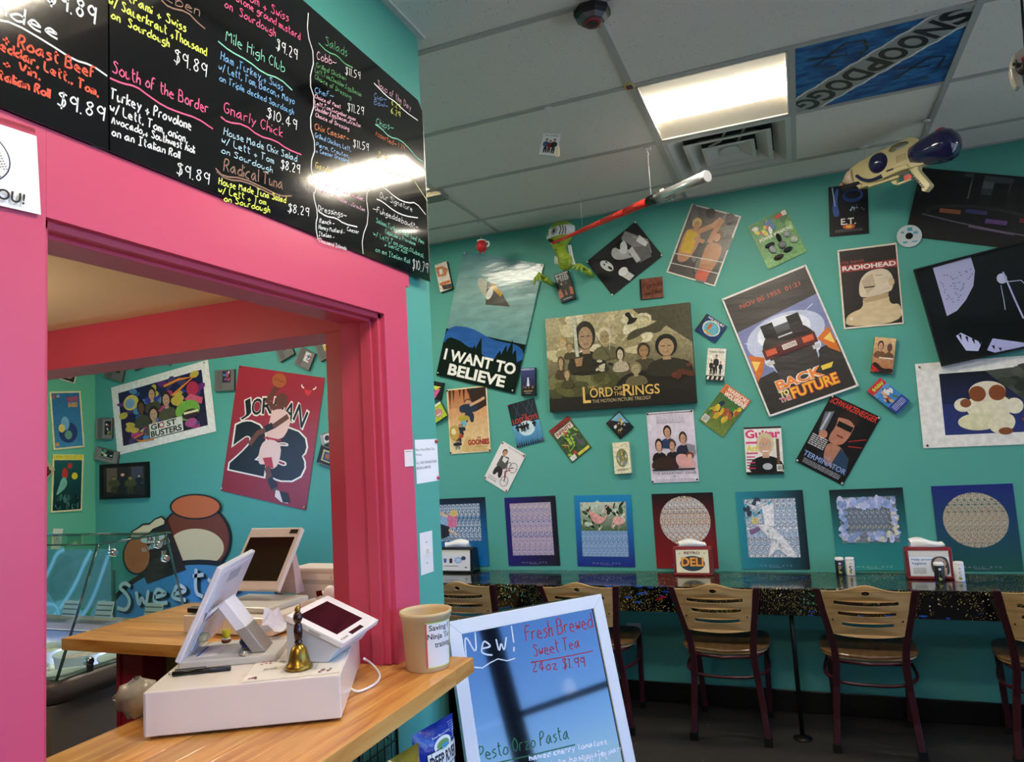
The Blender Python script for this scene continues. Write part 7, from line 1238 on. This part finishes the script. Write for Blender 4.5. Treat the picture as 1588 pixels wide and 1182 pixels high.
for i in range(9): x, y = 1411 + 2.6 * i, 267 + 3.0 * i; gplate([(x, y), (x + 4.4, y - 1.2), (x + 5.4, y + .3), (x + 1, y + 1.5)], .0182, .0205, BLACK, 'grip_ridge', 0)
for i in range(7): x = 1394 + 2.4 * i; gplate([(x, 244 - .9 * i), (x + .9, 243.6 - .9 * i), (x + 1.6, 254 - .9 * i), (x + .8, 254.4 - .9 * i)], .025, .027, mat('cream_groove', 'a89c70', .5), 'vent_rib', 0)
gplate([(1381, 266), (1392, 262), (1392, 265), (1381, 269)], .036, .0365, BLACK, 'logo_patch', 0)
for g_ in (G0, G1): k_ = Vector((g_.x, g_.y, HC)); hook(k_, t); string(k_ - Z1 * .034, Vector((g_.x, g_.y, g_.z - .01)), t)
# small red jug ornament, hanging card
c = onY(747, 381, 4.067); t = thing('jug_ornament', 'tiny red jug ornament with white handle hanging on a string near the back wall', 'ornament', c)
q = MB(); q.lathe(c - Z1 * .035, Z1, [(0, .02), (.008, .03), (.03, .036), (.045, .032), (.058, .024), (.064, .026)], 20); q.build('jug', mat('ornament_red', 'c0282c', .3), t)
q = MB(); q.lathe(c - Z1 * .035, Z1, [(.062, .026), (.066, .029), (.07, .026)], 20); q.build('rim', WHITE, t); q = MB(); q.tube(smooth([c + Vector((.028, 0, .02)), c + Vector((.05, 0, .018)), c + Vector((.05, 0, -.008)), c + Vector((.03, 0, -.012))]), .005); q.build('handle', WHITE, t)
for s_ in (-1, 1): q = MB(); q.tube([c + Vector((s_ * .012, 0, -.033)), c + Vector((s_ * .014, 0, -.05))], .006); q.build('foot', MATS['ornament_red'], t)
hook(Vector((c.x, c.y, HC)), t); string(Vector((c.x, c.y, HC - .034)), c + Z1 * .03, t)
fx = lambda a, b_: onY(a, b_, 2.82)
def ops(p):
    p.text('the comedy', .1, .05, .9, .14, '5a5a60', .01); person(p, .28, .24, .66, 'c8987c', '2a2020', '3a5a8a', '26262c', .24); person(p, .5, .3, .6, 'c8987c', '3a2420', '7a2c2c', '4a2c2c', .22); person(p, .74, .22, .7, 'c8987c', '2a2020', '2a2422', '3a302c', .24)
o_, p = sheet('hanging_card', 'small white card with three people dangling from a ceiling hook', 'card', [(841, 206), (866, 209), (866, 242), (838, 240)], .004, 'e6e6ea', ops, INK, gap=0, fn=fx, side='3a4a78')
c = onY(853, 206, 2.82); hook(Vector((c.x, c.y, HC)), o_); q = MB(); q.tube([(c.x, c.y, HC - .034), (c.x, c.y, c.z)], .0006); q.build('string', STR, o_)
q = MB(); a, b_ = onY(861, 228, 2.81), onY(868, 243, 2.81); q.box(a.x, b_.x, a.y - .004, a.y, b_.z, a.z, 'e8dcc0'); q.build('price_tag', INK, o_)
# octagonal gadget, sticker and box on the ceiling grid
c = onZ(919, 29, HC - .03); t = thing('ceiling_gadget', 'dark grey octagonal gadget with a red ring on the ceiling', 'gadget', Vector((c.x, c.y, HC)))
q = MB(); q.lathe((c.x, c.y, HC - .03), Z1, [(0, .052), (.01, .062), (.028, .062)], 8, None, False, ph=.39); q.build('base', mat('gadget_black', '16181c', .35), t)
q = MB(); q.lathe((c.x, c.y, HC - .044), Z1, [(0, .03), (.002, .04), (.014, .052)], 8, None, False, ph=.39); q.build('bezel', mat('gadget_grey', '5c646a', .35, metal=.3), t)
q = MB(); q.lathe((c.x, c.y, HC - .05), Z1, [(0, .018), (0, .029), (.006, .031)], 24); q.build('red_ring', mat('gadget_red', '7a2c30', .35), t); q = MB(); q.lathe((c.x, c.y, HC - .051), Z1, [(0, .018), (.004, .018)], 24); q.build('lens', mat('gadget_lens', '2c1416', .15), t)
c = onZ(976, 135, HC - .004); q = MB(); n_ = len(q.v); q.prism([(c.x + .019 * math.cos(a), c.y + .03 * math.sin(a), HC - .005) for a in [i * math.pi / 10 for i in range(20)]], (0, 0, .003), 'd8c860'); pr = Print(lambda a, b_: Vector((c.x + .019 * a, c.y + .03 * b_, HC - .005)), (0, 0, -1), .0004); pr.m = q; pr.ell(-.3, 0, .42, .7, '9a2c40'); pr.ell(.35, 0, .42, .7, '2c5a8a'); o_ = q.build('oval_badge', INK, loc=(c.x, c.y, HC - .005)); tag(o_, 'tiny oval yellow, red and blue badge on the ceiling grid by the lit panel', 'badge')
c = onZ(675, 304, HC - .012); q = MB(); q.box(c.x - .09, c.x + .06, c.y - .05, c.y + .05, HC - .03, HC - .003); o_ = q.build('game_box', mat('box_grey_paper', '8a8a80', .5), loc=(c.x, c.y, HC - .02), bevel=.002); tag(o_, 'flat grey box stuck under the ceiling behind the menu board corner', 'box')
q = MB(); q.box(c.x - .085, c.x + .055, c.y - .0505, c.y - .0503, HC - .026, HC - .007); q.build('printed_edge', ramp_mat('box_print', 'noise', [(.3, '3a5a3c'), (.5, '8a7a4a'), (.6, '4a4a50')], 60, .5), o_)
# hanging game controller at the right edge
c = onY(1580, 122, 2.7); PXM = .00265
t = thing('game_controller', 'grey three-pronged game controller hanging at the right edge by the ceiling', 'controller', c); CG2 = mat('controller_grey', '9c988c', .35, coat=.2)
def cp(x, y, o2=0.): return onY(x, y, 2.7) + Vector((0, -o2, 0))
def cplate(pts, o0, o1, m_, nm, bv=.004, sub=0): q = MB(); q.prism([cp(x, y, o0) for x, y in pts], (0, -(o1 - o0), 0)); return q.build(nm, m_, t, bevel=bv, seg=3)
cplate([(1566, 100), (1570, 88), (1577, 82), (1586, 76), (1600, 71), (1620, 66), (1634, 68), (1644, 76), (1642, 96), (1630, 104), (1616, 108), (1602, 112), (1586, 114), (1574, 116), (1566, 112)], -.02, .02, CG2, 'shell', .012)
for pts in ([(1565, 108), (1578, 113), (1583, 122), (1584, 132), (1580, 139), (1574, 138), (1568, 126)], [(1586, 110), (1602, 108), (1604, 128), (1600, 142), (1592, 140), (1587, 124)], [(1616, 104), (1636, 98), (1640, 116), (1638, 130), (1630, 134), (1620, 122)]): cplate(pts, -.018, .018, CG2, 'grip', .011)
for pts in ([(1571, 98), (1574, 98), (1574, 111), (1571, 111)], [(1566.5, 103), (1578, 102), (1578, 106), (1567, 107)]): cplate(pts, .02, .027, mat('controller_dark', '34322e', .4), 'direction_pad', .002)
q = MB(); q.lathe(cp(1586, 110, .018), (0, -1, 0), [(0, .022), (.008, .02), (.012, .008), (.02, .008), (.024, .013), (.027, .012)], 18); q.build('thumb_stick', MATS['controller_dark'], t)
q = MB(); q.lathe(cp(1585.5, 96, .02), (0, -1, 0), [(0, .008), (.005, .006)], 14); q.build('start_button', mat('button_red', 'b02838', .3), t)
q = MB(); q.tube([cp(1590, 76), cp(1587, 40), Vector((cp(1586, 0).x, 2.7, HC - .03))], .004); q.build('cord', BLACK, t); hook(Vector((cp(1586, 0).x, 2.7, HC)), t)
# alien bust with headband and two hands
AY = D - .12
def ap(x, y, o2=0.): return onY(x, y, AY) + Vector((0, -o2, 0))
PX = (ap(880, 370) - ap(870, 370)).length / 10
t = thing('alien_bust', 'lime green alien head with black eyes and a white patterned headband on the back wall', 'figure', ap(876, 390)); ALN = mat('lime_rubber', '94ac34', .4, var=.06)
q = MB(); prof = [(0, 3), (2, 4.5), (5, 7), (9, 9.5), (13, 11.5), (18, 14.5), (24, 18), (31, 20), (38, 19.5), (44, 16.5), (48, 11), (50.5, 4), (51, .5)]
hb, ht = ap(867, 394), ap(871, 346); hz = (ht - hb) / 48
k = len(q.v); n_ = 24
for h, r in prof:
    for i in range(n_): a = 2 * math.pi * i / n_; q.v.append(hb + hz * h + Vector((math.cos(a) * r * PX, -math.sin(a) * r * PX * .85 - .0, 0)))
for j in range(len(prof) - 1):
    for i in range(n_): q.f.append([k + j * n_ + i, k + j * n_ + (i + 1) % n_, k + (j + 1) * n_ + (i + 1) % n_, k + (j + 1) * n_ + i]); q.c.append(None); q.sm.append(True)
q.build('head', ALN, t)
q = MB(); q.tube([ap(868, 386), ap(874, 398), ap(877, 408, -.01)], [9 * PX, 9 * PX, 10 * PX], 16); q.ell(ap(877, 406, .0), (12 * PX, 0, 0), (0, 10 * PX, 0), (0, 0, 13 * PX), None, 20, 12); q.build('neck_and_chest', ALN, t)
for i in range(4): q = MB(); q.tube([ap(868 + i, 403 + 3 * i, 9.6 * PX), ap(877, 405 + 3.2 * i, 10.6 * PX), ap(886 - i, 403 + 3 * i, 9 * PX)], .0018); q.build('rib', mat('lime_dark', '6a8420', .4), t)
for x, y, rt in ((859, 377, .5), (871, 377, -.5)):
    q = MB(); c = ap(x, y, 14.5 * PX); q.ell(c, Vector((5.2 * PX * math.cos(rt), 0, -5.2 * PX * math.sin(rt))), (0, 3 * PX, 0), Vector((2.6 * PX * math.sin(rt), 0, 2.6 * PX * math.cos(rt))), None, 16, 8); q.build('eye', mat('eye_black', '08080a', .1, coat=.6), t)
q = MB(); q.ell(ap(865, 389, 7.6 * PX), (3.4 * PX, 0, 0), (0, 1.5 * PX, 0), (0, 0, 1.2 * PX), None, 12, 6); q.build('mouth', MATS['lime_dark'], t)
# headband: ring around the skull
q = MB(); k = 0; band = []
for h, r in ((24, 18.9), (29, 20.8), (34.5, 20.9), (38.5, 20.2)): band.append([hb + hz * h + Vector((math.cos(a) * r * PX, -math.sin(a) * r * PX * .87, (.0 + 2 * PX * math.cos(a)))) for a in [2 * math.pi * i / 32 for i in range(32)]])
q.add([v for r_ in band for v in r_], [(j * 32 + i, j * 32 + (i + 1) % 32, (j + 1) * 32 + (i + 1) % 32, (j + 1) * 32 + i) for j in range(3) for i in range(32)], None, True); hbnd = q.build('headband', mat('headband_white', 'e4e4e4', .7), t, solid=.003)
def hpt(a, b_): # a angle-ish (-1..1), b 0..1 over band height
    an = math.radians(-0) + math.pi / 2 + a * .95; h = 38.5 - 14 * b_; r = (20.2 + (21. - 20.2) * min(1, b_ * 1.6)) - (0 if b_ < .7 else (b_ - .7) * 3)
    return hb + hz * h + Vector((-math.cos(an) * -1 * r * PX * -1, -math.sin(an) * r * PX * .87, 0)) 
pr = Print(hpt, (0, -1, 0), .004)
for i in range(12): a = 2 * math.pi * i / 12; pr.line([(-.25 + .05 * math.cos(a), .5 + .1 * math.sin(a)), (-.25 + .33 * math.cos(a), .5 + .46 * math.sin(a))], .0035, '16181c')
pr.ell(-.25, .5, .06, .12, '16181c'); pr.line([(.2, 0), (.32, .4), (.2, .95)], .006, '16181c'); pr.line([(.4, 0), (.52, .5), (.42, .95)], .006, '16181c'); pr.line([(.6, .1), (.7, .5), (.66, .9)], .006, '16181c'); pr.line([(-.95, .2), (-.9, .8)], .006, '16181c'); pr.m.build('headband_print', INK, hbnd)['kind'] = 'stuff'
for pts in ([(884, 381), (886, 392), (888, 402), (891, 411)], [(864, 398), (863, 405), (864, 410)]):
    q = MB(); vs = []
    for x, y in pts: vs += [ap(x - 2.6, y, .01), ap(x + 2.6, y, .012)]
    q.add(vs, [(2 * i, 2 * i + 1, 2 * i + 3, 2 * i + 2) for i in range(len(pts) - 1)]); o2 = q.build('headband_tail', MATS['headband_white'], t, solid=.003)
    pr = Print(lambda a, b_: ap(a, b_, .016), (0, -1, 0), .001)
    for i in range(len(pts) * 3): f = i / (len(pts) * 3 - 1) * (len(pts) - 1); j = min(int(f), len(pts) - 2); x = pts[j][0] + (pts[j + 1][0] - pts[j][0]) * (f - j); y = pts[j][1] + (pts[j + 1][1] - pts[j][1]) * (f - j); pr.rect(x - 1.2 + (i % 2), y - .6, x - .2 + (i % 2), y + .6, '22242a')
    pr.m.build('tail_print', INK, o2)['kind'] = 'stuff'
def hand(label, palm, wrist, fingers):
    c = ap(*palm); t = thing('alien_hand', label, 'figure', c)
    q = MB(); q.ell(c, (5.2 * PX, 0, 0), (0, 3.4 * PX, 0), (0, 0, 4.6 * PX), None, 18, 10); q.tube([c, Vector((ap(*wrist).x, D - .012, ap(*wrist).z)), ], [4.2 * PX, 3.6 * PX], 12); q.build('palm', ALN, t)
    for f in fingers: q = MB(); q.tube(smooth([ap(x, y, o2 * PX) for x, y, o2 in f], 1), 1.9 * PX, 8); x, y, o2 = f[-1]; q.ell(ap(x, y, o2 * PX), (1.95 * PX, 0, 0), (0, 1.95 * PX, 0), (0, 0, 1.95 * PX), None, 8, 6); q.build('finger', ALN, t)
hand('lime green clawed hand on the wall at left, over the saucer poster corner', (846, 434), (848, 436), [[(843, 431, 2), (836, 430, 6), (832, 434, 8), (831, 441, 7)], [(845, 430, 3), (838, 427, 8), (836, 431, 10), (837, 436, 9)], [(846, 430, 3), (841, 427, 9), (840, 431, 11), (842, 436, 9)], [(843, 430, 2), (839, 426, 3), (837, 425, 4)]])
hand('lime green clawed hand on the wall at right, reaching toward the cinema poster', (911, 421), (911, 422), [[(908, 418, 2), (901, 414, 6), (895, 414, 8), (891, 418, 8)], [(909, 417, 3), (903, 413, 8), (899, 416, 10), (898, 420, 9)], [(911, 418, 3), (907, 415, 9), (904, 419, 11), (905, 423, 9)], [(907, 416, 2), (902, 411, 4), (897, 412, 5)]])
